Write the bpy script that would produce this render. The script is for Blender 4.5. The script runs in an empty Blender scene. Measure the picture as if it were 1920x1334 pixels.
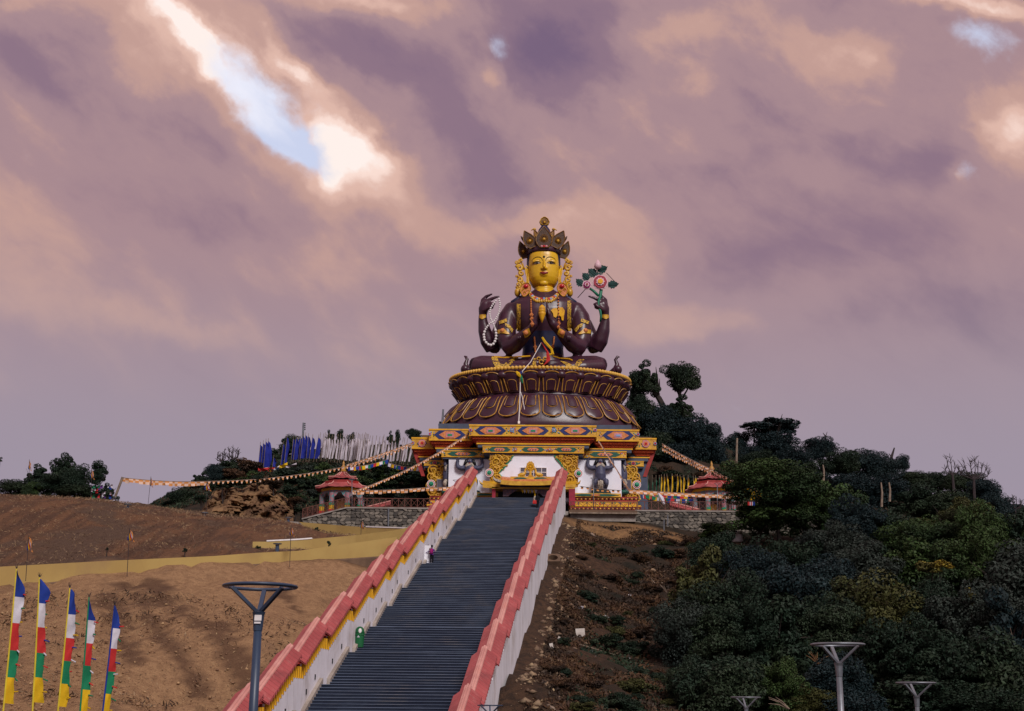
import bpy, bmesh, math, random
import numpy as np
from mathutils import Vector, Matrix, noise as mnoise

random.seed(7); rng = np.random.default_rng(7)
SC = bpy.context.scene
COL = SC.collection

# ------------------------------------------------------------------ camera
F = 2400.0; TH = math.radians(15.45); RO = math.radians(0.5)
fw = np.array([0, math.cos(TH), math.sin(TH)])
_u0 = np.array([0, -math.sin(TH), math.cos(TH)]); _r0 = np.array([1.0, 0, 0])
rt = math.cos(RO) * _r0 + math.sin(RO) * _u0
up = math.cos(RO) * _u0 - math.sin(RO) * _r0
cam = bpy.data.cameras.new('camera'); camo = bpy.data.objects.new('camera', cam); COL.objects.link(camo)
cam.sensor_width = 36.0; cam.lens = F / 1920 * 36.0; cam.clip_start = 0.5; cam.clip_end = 6000
camo.matrix_world = Matrix(((rt[0], up[0], -fw[0], 0), (rt[1], up[1], -fw[1], 0), (rt[2], up[2], -fw[2], 0), (0, 0, 0, 1)))
SC.camera = camo
SC.view_settings.view_transform = 'Standard'; SC.view_settings.look = 'None'
SC.view_settings.gamma = 1; SC.view_settings.use_curve_mapping = False
SC.view_settings.exposure = EXPOSURE = 0.0

def P(px, py, D):
    """survey point: bearing read off the photograph, D = metres in front of the camera"""
    d = fw + (px - 960) / F * rt + (667 - py) / F * up
    return Vector(d / d[1] * D)

# ------------------------------------------------------------------ sky + sun
SUN_EL = math.radians(38); SUN_AZ = math.radians(158)     # behind the camera, to the right
w = bpy.data.worlds.new('World'); SC.world = w; w.use_nodes = True
nt = w.node_tree; nt.nodes.clear()

class NG:
    """small helper to write shader maths"""
    def __init__(s, nt): s.nt = nt
    def n(s, t, **kw):
        x = s.nt.nodes.new(t)
        for k, v in kw.items(): setattr(x, k, v)
        return x
    def setv(s, sock, v):
        if isinstance(v, bpy.types.NodeSocket): s.nt.links.new(v, sock)
        elif v is not None:
            if sock.type == 'RGBA' and not isinstance(v, (int, float)) and len(v) == 3: v = (*v, 1)
            sock.default_value = v
    def m(s, op, a, b=None, c=None, clamp=False):
        x = s.n('ShaderNodeMath', operation=op, use_clamp=clamp)
        s.setv(x.inputs[0], a)
        if b is not None: s.setv(x.inputs[1], b)
        if c is not None: s.setv(x.inputs[2], c)
        return x.outputs[0]
    def vm(s, op, a, b=None):
        x = s.n('ShaderNodeVectorMath', operation=op); s.setv(x.inputs[0], a)
        if b is not None:
            if op == 'SCALE': s.setv(x.inputs[3], b)
            else: s.setv(x.inputs[1], b)
        return x.outputs['Value'] if op in ('DOT_PRODUCT', 'LENGTH') else x.outputs[0]
    def noise(s, vec, scale, detail=4, rough=0.5, dist=0.0, col=False):
        x = s.n('ShaderNodeTexNoise'); s.setv(x.inputs['Vector'], vec)
        x.inputs['Scale'].default_value = scale; x.inputs['Detail'].default_value = detail
        x.inputs['Roughness'].default_value = rough; x.inputs['Distortion'].default_value = dist
        return x.outputs['Color' if col else 'Fac']
    def mix(s, f, a, b, mode='MIX'):
        x = s.n('ShaderNodeMix', data_type='RGBA', blend_type=mode, clamp_factor=True)
        s.setv(x.inputs[0], f); s.setv(x.inputs[6], a); s.setv(x.inputs[7], b)
        return x.outputs[2]
    def ramp(s, f, lo, hi):
        x = s.n('ShaderNodeMapRange', interpolation_type='SMOOTHSTEP'); s.setv(x.inputs[0], f)
        x.inputs[1].default_value = lo; x.inputs[2].default_value = hi
        return x.outputs[0]

g = NG(nt)
tc = g.n('ShaderNodeTexCoord'); dirv = tc.outputs['Generated']
sky = g.n('ShaderNodeTexSky', sky_type='NISHITA', sun_disc=False); sky.sun_elevation = SUN_EL; sky.sun_rotation = SUN_AZ
sky.altitude = 2000; sky.air_density = 1.0; sky.dust_density = 1.5
BG = 0.10
def c10(c): return tuple(x / BG for x in c)
def V3(v): return (float(v[0]), float(v[1]), float(v[2]))
wn = g.noise(dirv, 5.0, 5, 0.55, 0, True)
wv = g.vm('SCALE', g.vm('SUBTRACT', wn, (0.5, 0.5, 0.5)), 0.075)
wn2 = g.noise(dirv, 22.0, 5, 0.6, 0, True)
wv2 = g.vm('SCALE', g.vm('SUBTRACT', wn2, (0.5, 0.5, 0.5)), 0.030)
dw = g.vm('ADD', g.vm('ADD', dirv, wv), wv2)
dz = g.m('MAXIMUM', g.vm('DOT_PRODUCT', dw, V3(fw)), 0.05)
U = g.m('DIVIDE', g.vm('DOT_PRODUCT', dw, V3(rt)), dz)
V = g.m('DIVIDE', g.vm('DOT_PRODUCT', dw, V3(up)), dz)
def blob(px, py, a, b, ang=0.0, sharp=1.0):
    u0 = (px - 960) / F; v0 = (667 - py) / F; a /= F; b /= F
    c, s_ = math.cos(math.radians(ang)), math.sin(math.radians(ang))
    du = g.m('SUBTRACT', U, u0); dv = g.m('SUBTRACT', V, v0)
    p = g.m('DIVIDE', g.m('ADD', g.m('MULTIPLY', du, c), g.m('MULTIPLY', dv, s_)), a)
    q = g.m('DIVIDE', g.m('SUBTRACT', g.m('MULTIPLY', dv, c), g.m('MULTIPLY', du, s_)), b)
    r2 = g.m('ADD', g.m('MULTIPLY', p, p), g.m('MULTIPLY', q, q))
    if sharp != 1.0: r2 = g.m('POWER', r2, sharp)
    return g.m('EXPONENT', g.m('MULTIPLY', r2, -1.0))
def bsum(bl):
    t = None
    for (wt, *b) in bl:
        x = g.m('MULTIPLY', blob(*b), wt)
        t = x if t is None else g.m('ADD', t, x)
    return t
d0 = g.n('ShaderNodeMapping'); g.setv(d0.inputs['Vector'], g.vm('ADD', dirv, wv)); d0.inputs['Rotation'].default_value = (0, math.radians(-34), 0)
dsc = g.n('ShaderNodeMapping'); g.setv(dsc.inputs['Vector'], d0.outputs[0]); dsc.inputs['Scale'].default_value = (0.8, 1.0, 2.0)
nbig = g.noise(dsc.outputs[0], 4.2, 3, 0.5)
nmid = g.noise(dsc.outputs[0], 10.0, 5, 0.52, 0.2)
nsm = g.noise(dsc.outputs[0], 26.0, 6, 0.55, 0.2)

sep = g.n('ShaderNodeSeparateXYZ'); g.setv(sep.inputs[0], dirv)
elev = sep.outputs[2]
# cloud body: one brightness field (broad masses + several sizes of billow), coloured from purple shade to sunlit cream
nfi = g.noise(dirv, 52.0, 7, 0.62, 0.3)
hz = g.ramp(elev, 0.17, 0.34)
hz2 = g.ramp(elev, 0.30, 0.48)
mass = bsum([
    (-0.46, 1085, 75, 150, 100, 10), (-0.08, 390, 275, 110, 60, -35), (-0.05, 240, 340, 200, 80, -8), (-0.22, 890, 290, 160, 66, -42), (-0.10, 1030, 350, 120, 40, -10), (-0.13, 690, 95, 160, 46, -30),
    (-0.12, 1400, 230, 260, 46, -12), (-0.10, 1330, 340, 260, 46, 8), (-0.10, 60, 130, 100, 60, 0), (-0.10, 1560, 480, 330, 50, 10), (-0.10, 380, 430, 150, 60, 0), (-0.10, 1740, 310, 120, 50, 30), (-0.08, 1600, 620, 400, 40, 5),
    (0.22, 620, 8, 260, 26, -6), (0.20, 520, 110, 110, 26, -42), (0.10, 800, 40, 130, 50, 0), (0.18, 250, 90, 110, 50, -42), (0.22, 1240, 70, 140, 50, 0), (0.20, 1600, 115, 110, 54, 10), (0.12, 1120, 395, 220, 40, 8), (0.12, 300, 615, 160, 28, -8),
    (0.08, 520, 480, 200, 60, 0), (0.10, 930, 410, 130, 50, 0), (0.42, 1890, 235, 80, 70, 10), (0.10, 1250, 600, 300, 40, 0), (0.14, 40, 20, 120, 60, 0), (0.16, 270, 165, 60, 36, -30), (0.14, 640, 340, 150, 40, -20),
    (0.52, 348, 80, 110, 22, -47), (0.18, 330, 70, 150, 50, -46), (0.50, 645, 262, 100, 38, -24), (0.36, 595, 300, 30, 48, 0), (0.14, 650, 300, 130, 60, -15), (0.20, 370, 146, 20, 14, 0), (0.42, 1840, 6, 130, 26, -8), (0.20, 930, 148, 30, 26, 0), (0.20, 545, 132, 60, 22, -42), (0.16, 1785, 345, 20, 28, 30)])
bill = g.m('ADD', g.m('ADD', g.m('MULTIPLY', g.m('SUBTRACT', nbig, 0.5), 0.55), g.m('MULTIPLY', g.m('SUBTRACT', nmid, 0.5), 0.40)), g.m('MULTIPLY', g.m('ADD', 0.35, g.m('MULTIPLY', hz2, 0.65)), g.m('ADD', g.m('MULTIPLY', g.m('SUBTRACT', nsm, 0.5), 0.26), g.m('MULTIPLY', g.m('SUBTRACT', nfi, 0.5), 0.14))))
bri = g.m('ADD', 0.46, g.m('MULTIPLY', g.m('ADD', mass, bill), g.m('ADD', 0.28, g.m('MULTIPLY', hz, 0.72))))
def cramp(f, stops):
    x = g.n('ShaderNodeValToRGB'); g.setv(x.inputs[0], f); e = x.color_ramp.elements; x.color_ramp.interpolation = 'EASE'
    while len(e) < len(stops): e.new(0.5)
    for k, (p_, c_) in enumerate(stops): e[k].position = p_; e[k].color = (*c_, 1)
    return x.outputs[0]
cl = cramp(bri, [(0.0, (0.190, 0.128, 0.210)), (0.24, (0.270, 0.176, 0.238)), (0.44, (0.395, 0.256, 0.282)), (0.58, (0.550, 0.340, 0.300)), (0.72, (0.740, 0.480, 0.405)), (0.86, (0.96, 0.73, 0.65)), (0.97, (1.0, 0.88, 0.83))])
lowc = cramp(bri, [(0.2, (0.235, 0.205, 0.275)), (0.46, (0.345, 0.292, 0.362)), (0.7, (0.52, 0.38, 0.37)), (0.95, (0.72, 0.55, 0.53))])
body = g.mix(g.ramp(elev, 0.16, 0.36), lowc, cl)
body = g.vm('SCALE', body, 1.0 / BG)
# the breaks in the cloud: clear sky veiled by thin white
gap = bsum([(1.25, 475, 188, 135, 46, -43), (0.8, 548, 262, 54, 30, -30), (0.8, 1850, 75, 90, 40, -10), (0.6, 942, 88, 28, 30, 0), (0.35, 1000, 30, 70, 40, 0), (0.45, 1800, 335, 30, 24, 50)])
veil = g.mix(0.82, sky.outputs[0], c10((0.70, 0.75, 0.96)))
veil = g.mix(g.ramp(nmid, 0.46, 0.74), veil, c10((0.86, 0.86, 0.97)))
gapf = g.ramp(g.m('ADD', gap, g.m('ADD', g.m('MULTIPLY', g.m('SUBTRACT', nsm, 0.5), 1.1), g.m('MULTIPLY', g.m('SUBTRACT', nfi, 0.5), 0.7))), 0.26, 1.15)
body = g.mix(gapf, body, veil)
bg = g.n('ShaderNodeBackground'); g.setv(bg.inputs[0], body); bg.inputs[1].default_value = BG
out = g.n('ShaderNodeOutputWorld'); nt.links.new(bg.outputs[0], out.inputs[0])
sl = bpy.data.lights.new('sun', 'SUN'); sl.energy = 2.7; sl.angle = math.radians(16); sl.color = (1.0, 0.955, 0.92)
so = bpy.data.objects.new('sun', sl); COL.objects.link(so)
sd = Vector((math.sin(SUN_AZ) * math.cos(SUN_EL), math.cos(SUN_AZ) * math.cos(SUN_EL), math.sin(SUN_EL)))
so.rotation_euler = sd.to_track_quat('Z', 'Y').to_euler()

# ------------------------------------------------------------------ object helpers
WL = {}
def wloc(o): return WL.get(o.name, Vector((0, 0, 0))) if o is not None else Vector((0, 0, 0))
def tag(o, label=None, cat=None, group=None, kind=None):
    if label: o['label'] = label
    if cat: o['category'] = cat
    if group: o['group'] = group
    if kind: o['kind'] = kind
    return o
def thing(name, label, cat, loc=(0, 0, 0), group=None):
    o = bpy.data.objects.new(name, None); o.empty_display_size = 0.2; COL.objects.link(o)
    o.location = Vector(loc); WL[o.name] = Vector(loc)
    return tag(o, label, cat, group, 'thing')
def link(name, me, parent=None, loc=None):
    o = bpy.data.objects.new(name, me); COL.objects.link(o)
    if parent is not None: o.parent = parent
    if loc is not None: o.location = loc
    WL[o.name] = wloc(parent) + Vector(o.location)
    return o
def dup(o, parent=None):
    c = o.copy(); COL.objects.link(c); c.parent = parent
    for ch in [x for x in KIDS.get(o.name, [])] if o.name in KIDS else list(o.children): dup(ch, c)
    return c
KIDS = {}

class MB:
    def __init__(s): s.v = []; s.f = []; s.m = []
    def add(s, vs, fs, mi=0):
        b = len(s.v); s.v.extend([tuple(v) for v in vs])
        s.f.extend([tuple(i + b for i in f) for f in fs]); s.m.extend([mi] * len(fs)); return s
    def box(s, x0, x1, y0, y1, z0, z1, mi=0):
        return s.add([(x0, y0, z0), (x1, y0, z0), (x1, y1, z0), (x0, y1, z0), (x0, y0, z1), (x1, y0, z1), (x1, y1, z1), (x0, y1, z1)],
                     [(0, 3, 2, 1), (4, 5, 6, 7), (0, 1, 5, 4), (1, 2, 6, 5), (2, 3, 7, 6), (3, 0, 4, 7)], mi)
    def hexa(s, b4, t4, mi=0):
        return s.add(list(b4) + list(t4), [(0, 3, 2, 1), (4, 5, 6, 7), (0, 1, 5, 4), (1, 2, 6, 5), (2, 3, 7, 6), (3, 0, 4, 7)], mi)
    def bar(s, a, b, wd, ht, upv=(0, 0, 1), mi=0):
        a = Vector(a); b = Vector(b); d = (b - a).normalized(); sd = d.cross(Vector(upv))
        if sd.length < 1e-4: sd = d.cross(Vector((1, 0, 0)))
        sd.normalize(); u = sd.cross(d).normalized(); sd = sd * wd / 2; u = u * ht / 2
        return s.hexa([a - sd - u, a + sd - u, b + sd - u, b - sd - u], [a - sd + u, a + sd + u, b + sd + u, b - sd + u], mi)
    def tube(s, pts, rad, n=8, mi=0, cap=True, flat=1.0, upv=None):
        pts = [Vector(p) for p in pts]; k = len(pts)
        if isinstance(rad, (int, float)): rad = [rad] * k
        vs = []; fs = []; prev = None
        for i, p in enumerate(pts):
            d = (pts[min(i + 1, k - 1)] - pts[max(i - 1, 0)])
            d = d.normalized() if d.length > 1e-9 else Vector((0, 0, 1))
            if prev is None:
                a = Vector(upv) if upv else (Vector((0, 0, 1)) if abs(d.z) < 0.9 else Vector((0, 1, 0)))
                u = (a - d * a.dot(d)).normalized()
            else:
                u = prev - d * prev.dot(d); u = u.normalized() if u.length > 1e-6 else prev
            prev = u; w_ = d.cross(u)
            for j in range(n):
                t = 2 * math.pi * j / n
                vs.append(p + (u * math.cos(t) * flat + w_ * math.sin(t)) * rad[i])
        for i in range(k - 1):
            for j in range(n):
                a = i * n + j; b = i * n + (j + 1) % n
                fs.append((a, b, b + n, a + n))
        if cap:
            fs.append(tuple(range(n - 1, -1, -1))); fs.append(tuple((k - 1) * n + j for j in range(n)))
        return s.add(vs, fs, mi)
    def lathe(s, prof, c, n=24, sx=1.0, sy=1.0, mi=0, cap=True, ph=0.0):
        vs = []; fs = []; k = len(prof)
        for (r, z) in prof:
            for j in range(n):
                t = 2 * math.pi * j / n + ph
                vs.append((c[0] + r * sx * math.cos(t), c[1] + r * sy * math.sin(t), c[2] + z))
        for i in range(k - 1):
            for j in range(n):
                a = i * n + j; b = i * n + (j + 1) % n
                fs.append((a, b, b + n, a + n))
        if cap:
            fs.append(tuple(range(n - 1, -1, -1))); fs.append(tuple((k - 1) * n + j for j in range(n)))
        return s.add(vs, fs, mi)
    def ball(s, c, rx, ry=None, rz=None, n=10, k=6, mi=0):
        ry = rx if ry is None else ry; rz = rx if rz is None else rz
        prof = [(math.sin(math.pi * i / k), -math.cos(math.pi * i / k)) for i in range(k + 1)]
        prof[0] = (0.02, -1); prof[-1] = (0.02, 1)
        vs = []; fs = []
        for (r, z) in prof:
            for j in range(n):
                t = 2 * math.pi * j / n
                vs.append((c[0] + rx * r * math.cos(t), c[1] + ry * r * math.sin(t), c[2] + rz * z))
        for i in range(k):
            for j in range(n):
                a = i * n + j; b = i * n + (j + 1) % n
                fs.append((a, b, b + n, a + n))
        fs.append(tuple(range(n - 1, -1, -1))); fs.append(tuple(k * n + j for j in range(n)))
        return s.add(vs, fs, mi)
    def prism(s, poly, o, u, v, w_, mi=0):
        """polygon (list of 2-D points in u,v from o) thickened along w_"""
        o = Vector(o); u = Vector(u); v = Vector(v); w_ = Vector(w_); n = len(poly)
        a = [o + u * p[0] + v * p[1] for p in poly]; b = [p + w_ for p in a]
        fs = [tuple(range(n)), tuple(range(2 * n - 1, n - 1, -1))] + [(i, i + n, (i + 1) % n + n, (i + 1) % n) for i in range(n)]
        return s.add(a + b, fs, mi)
    def loft(s, rings, mi=0, cap=True):
        n = len(rings[0]); vs = [p for r in rings for p in r]; fs = []
        for i in range(len(rings) - 1):
            for j in range(n):
                a = i * n + j; b = i * n + (j + 1) % n
                fs.append((a, b, b + n, a + n))
        if cap:
            fs.append(tuple(range(n - 1, -1, -1))); fs.append(tuple((len(rings) - 1) * n + j for j in range(n)))
        return s.add(vs, fs, mi)
    def sheet(s, grid, mi=0):
        h = len(grid); w_ = len(grid[0]); vs = [p for r in grid for p in r]
        fs = [(i * w_ + j, i * w_ + j + 1, (i + 1) * w_ + j + 1, (i + 1) * w_ + j) for i in range(h - 1) for j in range(w_ - 1)]
        return s.add(vs, fs, mi)
    def mesh(s, name, mats, org=(0, 0, 0), smooth=False):
        me = bpy.data.meshes.new(name); o = Vector(org)
        me.from_pydata([(v[0] - o.x, v[1] - o.y, v[2] - o.z) for v in s.v], [], s.f)
        mats = mats if isinstance(mats, (list, tuple)) else [mats]
        for m_ in mats: me.materials.append(m_)
        if len(mats) > 1: me.polygons.foreach_set('material_index', s.m)
        if smooth: me.polygons.foreach_set('use_smooth', [True] * len(me.polygons))
        me.validate(); me.update()
        bm_ = bmesh.new(); bm_.from_mesh(me); bmesh.ops.recalc_face_normals(bm_, faces=bm_.faces); bm_.to_mesh(me); bm_.free()
        return me
    def build(s, name, mats, parent=None, smooth=False, origin=None, label=None):
        """world-coordinate mesh; becomes a child of parent, or a top-level object with its own origin"""
        org = wloc(parent) if parent is not None else Vector(origin or (0, 0, 0))
        me = s.mesh(name, mats, org, smooth)
        o = link(name, me, parent, None if parent is not None else org)
        if label: o['label'] = label
        return o

def remesh(o, voxel, smooth_it=6, mats=None, pick=None):
    md = o.modifiers.new('r', 'REMESH'); md.mode = 'VOXEL'; md.voxel_size = voxel; md.use_smooth_shade = True
    if smooth_it:
        sm = o.modifiers.new('s', 'SMOOTH'); sm.iterations = smooth_it; sm.factor = 0.5
    dg = bpy.context.evaluated_depsgraph_get(); me = bpy.data.meshes.new_from_object(o.evaluated_get(dg)); me.name = o.data.name
    old = o.data; o.modifiers.clear(); o.data = me
    if mats:
        me.materials.clear()
        for m_ in mats: me.materials.append(m_)
    else:
        if not len(me.materials):
            for m_ in old.materials: me.materials.append(m_)
    if pick:
        org = wloc(o); idx = [pick(p.center + org) for p in me.polygons]; me.polygons.foreach_set('material_index', idx)
    bpy.data.meshes.remove(old)
    me.polygons.foreach_set('use_smooth', [True] * len(me.polygons))
    return o

# ------------------------------------------------------------------ materials
def pm(name, c1, c2=None, scale=3.0, rough=0.65, bump=0.0, bscale=None, spec=0.35, detail=5, metal=0.0, dirt=None, dirt_scale=0.6, island=0.0, lo=0.35, hi=0.65, stretch=None, coat=0.0, world=False, streak=None):
    m_ = bpy.data.materials.new(name); m_.use_nodes = True; t = m_.node_tree; t.nodes.clear(); q = NG(t)
    b = q.n('ShaderNodeBsdfPrincipled'); o = q.n('ShaderNodeOutputMaterial'); t.links.new(b.outputs[0], o.inputs[0])
    co = q.n('ShaderNodeNewGeometry').outputs['Position'] if world else q.n('ShaderNodeTexCoord').outputs['Object']
    if stretch:
        mp = q.n('ShaderNodeMapping'); q.setv(mp.inputs['Vector'], co); mp.inputs['Scale'].default_value = stretch; cs = mp.outputs[0]
    else: cs = co
    if c2 is None: c2 = tuple(x * 0.72 for x in c1)
    f = q.ramp(q.noise(cs, scale, detail, 0.6), lo, hi)
    c = q.mix(f, c1, c2)
    if dirt:
        f2 = q.ramp(q.noise(co, dirt_scale, 6, 0.65, 0.4), 0.5, 0.72); c = q.mix(f2, c, dirt)
    if streak:
        ms_ = q.n('ShaderNodeMapping'); q.setv(ms_.inputs['Vector'], co); ms_.inputs['Scale'].default_value = (1.6, 1.6, 0.16)
        c = q.mix(q.m('MULTIPLY', q.ramp(q.noise(ms_.outputs[0], 1.7, 5, 0.6), 0.50, 0.74), 0.55), c, streak)
    if island:
        gi = q.n('ShaderNodeNewGeometry').outputs['Random Per Island']
        hs = q.n('ShaderNodeHueSaturation'); q.setv(hs.inputs['Color'], c)
        q.setv(hs.inputs['Value'], q.m('ADD', 1 - island, q.m('MULTIPLY', gi, 2 * island)))
        q.setv(hs.inputs['Hue'], q.m('ADD', 0.5 - 0.03 * island, q.m('MULTIPLY', gi, 0.06 * island)))
        c = hs.outputs[0]
    q.setv(b.inputs['Base Color'], c); b.inputs['Roughness'].default_value = rough
    b.inputs['Specular IOR Level'].default_value = spec; b.inputs['Metallic'].default_value = metal
    b.inputs['Coat Weight'].default_value = coat
    if bump:
        bn = q.n('ShaderNodeBump'); bn.inputs['Strength'].default_value = min(1, bump); bn.inputs['Distance'].default_value = 0.08 * max(1, bump)
        q.setv(bn.inputs['Height'], q.noise(cs, bscale or scale * 4, 6, 0.65)); t.links.new(bn.outputs[0], b.inputs['Normal'])
    return m_

M = {}
M['maroon'] = pm('maroon paint', (0.050, 0.013, 0.028), (0.034, 0.010, 0.022), 0.5, 0.36, 0.15, 3, 0.5, dirt=(0.045, 0.015, 0.022))
M['navy'] = pm('navy paint', (0.014, 0.016, 0.060), (0.010, 0.011, 0.035), 1.0, 0.5)
M['gold'] = pm('gold paint', (0.62, 0.36, 0.020), (0.45, 0.22, 0.012), 1.5, 0.38, 0.3, 9, 0.5)
M['goldface'] = pm('gold face', (0.70, 0.41, 0.012), (0.60, 0.33, 0.010), 0.6, 0.36, 0.06, 4, 0.5, dirt=(0.42, 0.23, 0.015))
M['goldline'] = pm('gold trim', (0.50, 0.27, 0.045), (0.30, 0.14, 0.03), 1.3, 0.45, 0, 9, 0.5)
M['bronze'] = pm('antique bronze', (0.070, 0.030, 0.012), (0.032, 0.014, 0.008), 4.0, 0.5, 0.6, 12, 0.25)
M['white'] = pm('white wash', (0.76, 0.77, 0.86), (0.71, 0.71, 0.80), 0.4, 0.8, 0.08, 8, 0.2, dirt=(0.62, 0.59, 0.62), dirt_scale=0.25)
M['wallwhite'] = pm('stair wall paint', (0.78, 0.77, 0.83), (0.70, 0.69, 0.74), 0.5, 0.8, 0.1, 6, 0.2, dirt=(0.52, 0.47, 0.45), dirt_scale=0.22, streak=(0.40, 0.36, 0.36))
M['yellow'] = pm('yellow ochre paint', (0.74, 0.40, 0.008), (0.62, 0.31, 0.008), 1.2, 0.55, 0.1, 9, dirt=(0.45, 0.20, 0.02), dirt_scale=0.9)
M['red'] = pm('deep red paint', (0.32, 0.022, 0.018), (0.20, 0.015, 0.014), 1.5, 0.55)
M['roof'] = pm('red roof sheet', (0.38, 0.075, 0.076), (0.29, 0.055, 0.057), 0.6, 0.5, 0.08, 6, 0.4, dirt=(0.22, 0.05, 0.052), dirt_scale=0.5, streak=(0.42, 0.15, 0.14))
M['ridge'] = pm('pink ridge cap', (0.60, 0.30, 0.26), (0.48, 0.21, 0.185), 0.8, 0.55, dirt=(0.55, 0.24, 0.2), dirt_scale=0.5)
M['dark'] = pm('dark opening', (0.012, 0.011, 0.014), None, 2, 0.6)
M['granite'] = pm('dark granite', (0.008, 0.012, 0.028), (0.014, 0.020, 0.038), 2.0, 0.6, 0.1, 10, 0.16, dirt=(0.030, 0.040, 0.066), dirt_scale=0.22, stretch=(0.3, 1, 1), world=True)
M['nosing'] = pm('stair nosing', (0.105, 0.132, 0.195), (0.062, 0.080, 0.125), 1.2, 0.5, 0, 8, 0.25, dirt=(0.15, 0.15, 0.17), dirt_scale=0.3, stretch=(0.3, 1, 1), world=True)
M['skirt'] = pm('stair skirting', (0.36, 0.31, 0.27), (0.25, 0.21, 0.18), 0.7, 0.8, 0.15, 8)
M['slate'] = pm('slate blue soffit', (0.055, 0.075, 0.125), (0.040, 0.055, 0.095), 1.0, 0.6)
M['green'] = pm('green enamel', (0.010, 0.095, 0.062), (0.008, 0.070, 0.05), 2.0, 0.45)
M['jade'] = pm('jade boss', (0.02, 0.26, 0.14), (0.015, 0.2, 0.11), 2.0, 0.3)
M['blue'] = pm('royal blue enamel', (0.010, 0.022, 0.135), (0.008, 0.016, 0.10), 2.0, 0.45)
M['orange'] = pm('orange lacquer', (0.62, 0.24, 0.07), (0.48, 0.13, 0.04), 5.0, 0.5, 0.5, 14)
M['pink'] = pm('pink enamel', (0.58, 0.26, 0.28), (0.45, 0.16, 0.19), 5.0, 0.5)
M['sky'] = pm('sky blue enamel', (0.22, 0.36, 0.62), None, 3.0, 0.4)
M['petalpink'] = pm('pale pink enamel', (0.66, 0.46, 0.50), (0.58, 0.36, 0.42), 5.0, 0.5)
M['petalred'] = pm('deep rose enamel', (0.36, 0.018, 0.045), None, 3.0, 0.4)
M['dirty_white'] = pm('weathered white board', (0.50, 0.46, 0.42), (0.34, 0.30, 0.27), 1.5, 0.8)
M['redgem'] = pm('red gem', (0.48, 0.015, 0.025), None, 3.0, 0.25)
M['lips'] = pm('lip paint', (0.36, 0.028, 0.028), None, 3.0, 0.4)
M['paint_white'] = pm('white enamel', (0.78, 0.75, 0.74), (0.68, 0.65, 0.66), 3.0, 0.5)
M['black'] = pm('black enamel', (0.008, 0.007, 0.010), None, 3.0, 0.45)
M['atlas'] = pm('slate skin', (0.060, 0.063, 0.115), (0.042, 0.044, 0.085), 1.4, 0.5, 0.15, 8)
M['cream'] = pm('cream cloth paint', (0.46, 0.40, 0.33), (0.20, 0.17, 0.14), 4.0, 0.7, 0.6, 6)
M['glass'] = pm('dusty window', (0.10, 0.095, 0.12), (0.075, 0.07, 0.095), 1.0, 0.25, 0, 8, 0.6)
M['steel'] = pm('galvanised steel', (0.22, 0.24, 0.27), (0.15, 0.165, 0.19), 2.0, 0.4, 0, 8, 0.5, metal=0.5)
M['lampblue'] = pm('blue grey lamp paint', (0.022, 0.042, 0.085), (0.030, 0.050, 0.09), 2.0, 0.42, 0, 8, 0.5)
M['diffuser'] = pm('lamp diffuser', (0.42, 0.42, 0.46), None, 2.0, 0.4)
M['rail'] = pm('rust red rail', (0.13, 0.038, 0.026), (0.09, 0.03, 0.022), 2.0, 0.55)
M['ochrewall'] = pm('ochre wall', (0.40, 0.285, 0.100), (0.345, 0.235, 0.082), 0.25, 0.85, 0.08, 5, 0.2, dirt=(0.30, 0.20, 0.085), dirt_scale=0.16)
M['concrete'] = pm('weathered concrete', (0.30, 0.27, 0.25), (0.20, 0.175, 0.155), 0.8, 0.85, 0.2, 6, 0.2)
M['brownslab'] = pm('brown slab', (0.16, 0.10, 0.065), (0.11, 0.07, 0.048), 0.9, 0.85, 0.2, 6, 0.2)
M['bark'] = pm('bark', (0.045, 0.034, 0.030), (0.025, 0.020, 0.020), 6.0, 0.9, 0.5, 20, 0.2)
M['deadwood'] = pm('dead wood', (0.055, 0.042, 0.045), (0.03, 0.024, 0.026), 6.0, 0.9, 0.3, 20, 0.2)
M['wood'] = pm('grey timber', (0.26, 0.20, 0.15), (0.15, 0.11, 0.085), 3.0, 0.85, 0.2, 9)
M['rope'] = pm('rope', (0.30, 0.22, 0.18), None, 3.0, 0.9)
def cloth(n, c): M[n] = pm(n, c, tuple(x * 0.78 for x in c), 1.6, 0.8, 0.15, 5, 0.15)
cloth('c_blue', (0.018, 0.045, 0.27)); cloth('c_white', (0.62, 0.60, 0.67)); cloth('c_red', (0.52, 0.035, 0.035))
cloth('c_green', (0.015, 0.20, 0.095)); cloth('c_yellow', (0.68, 0.42, 0.015)); cloth('c_orange', (0.64, 0.27, 0.085))
cloth('c_peach', (0.76, 0.54, 0.43)); cloth('b_blue', (0.016, 0.026, 0.24)); cloth('b_white', (0.52, 0.47, 0.53)); cloth('c_purple', (0.12, 0.03, 0.22))
cloth('c_magenta', (0.30, 0.015, 0.14)); cloth('c_black', (0.008, 0.008, 0.012)); cloth('c_maroon', (0.16, 0.03, 0.035)); cloth('skin', (0.30, 0.16, 0.10)); cloth('hair', (0.012, 0.010, 0.012))
cloth('c_dkgreen', (0.008, 0.10, 0.06))
M['goldbead'] = pm('gilt bead', (0.72, 0.46, 0.10), (0.6, 0.34, 0.05), 2, .4)
M['jade_stem'] = pm('stem green', (0.02, 0.20, 0.115), None, 2, .45)
M['c_leaf'] = pm('dark leaf enamel', (0.008, 0.055, 0.050), None, 2, .45)
M['polegold'] = pm('yellow pole', (0.66, 0.52, 0.03), None, 2, 0.5)
M['bin'] = pm('green plastic', (0.008, 0.115, 0.038), (0.007, 0.09, 0.03), 2.0, 0.38, 0, 8, 0.45)
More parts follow.
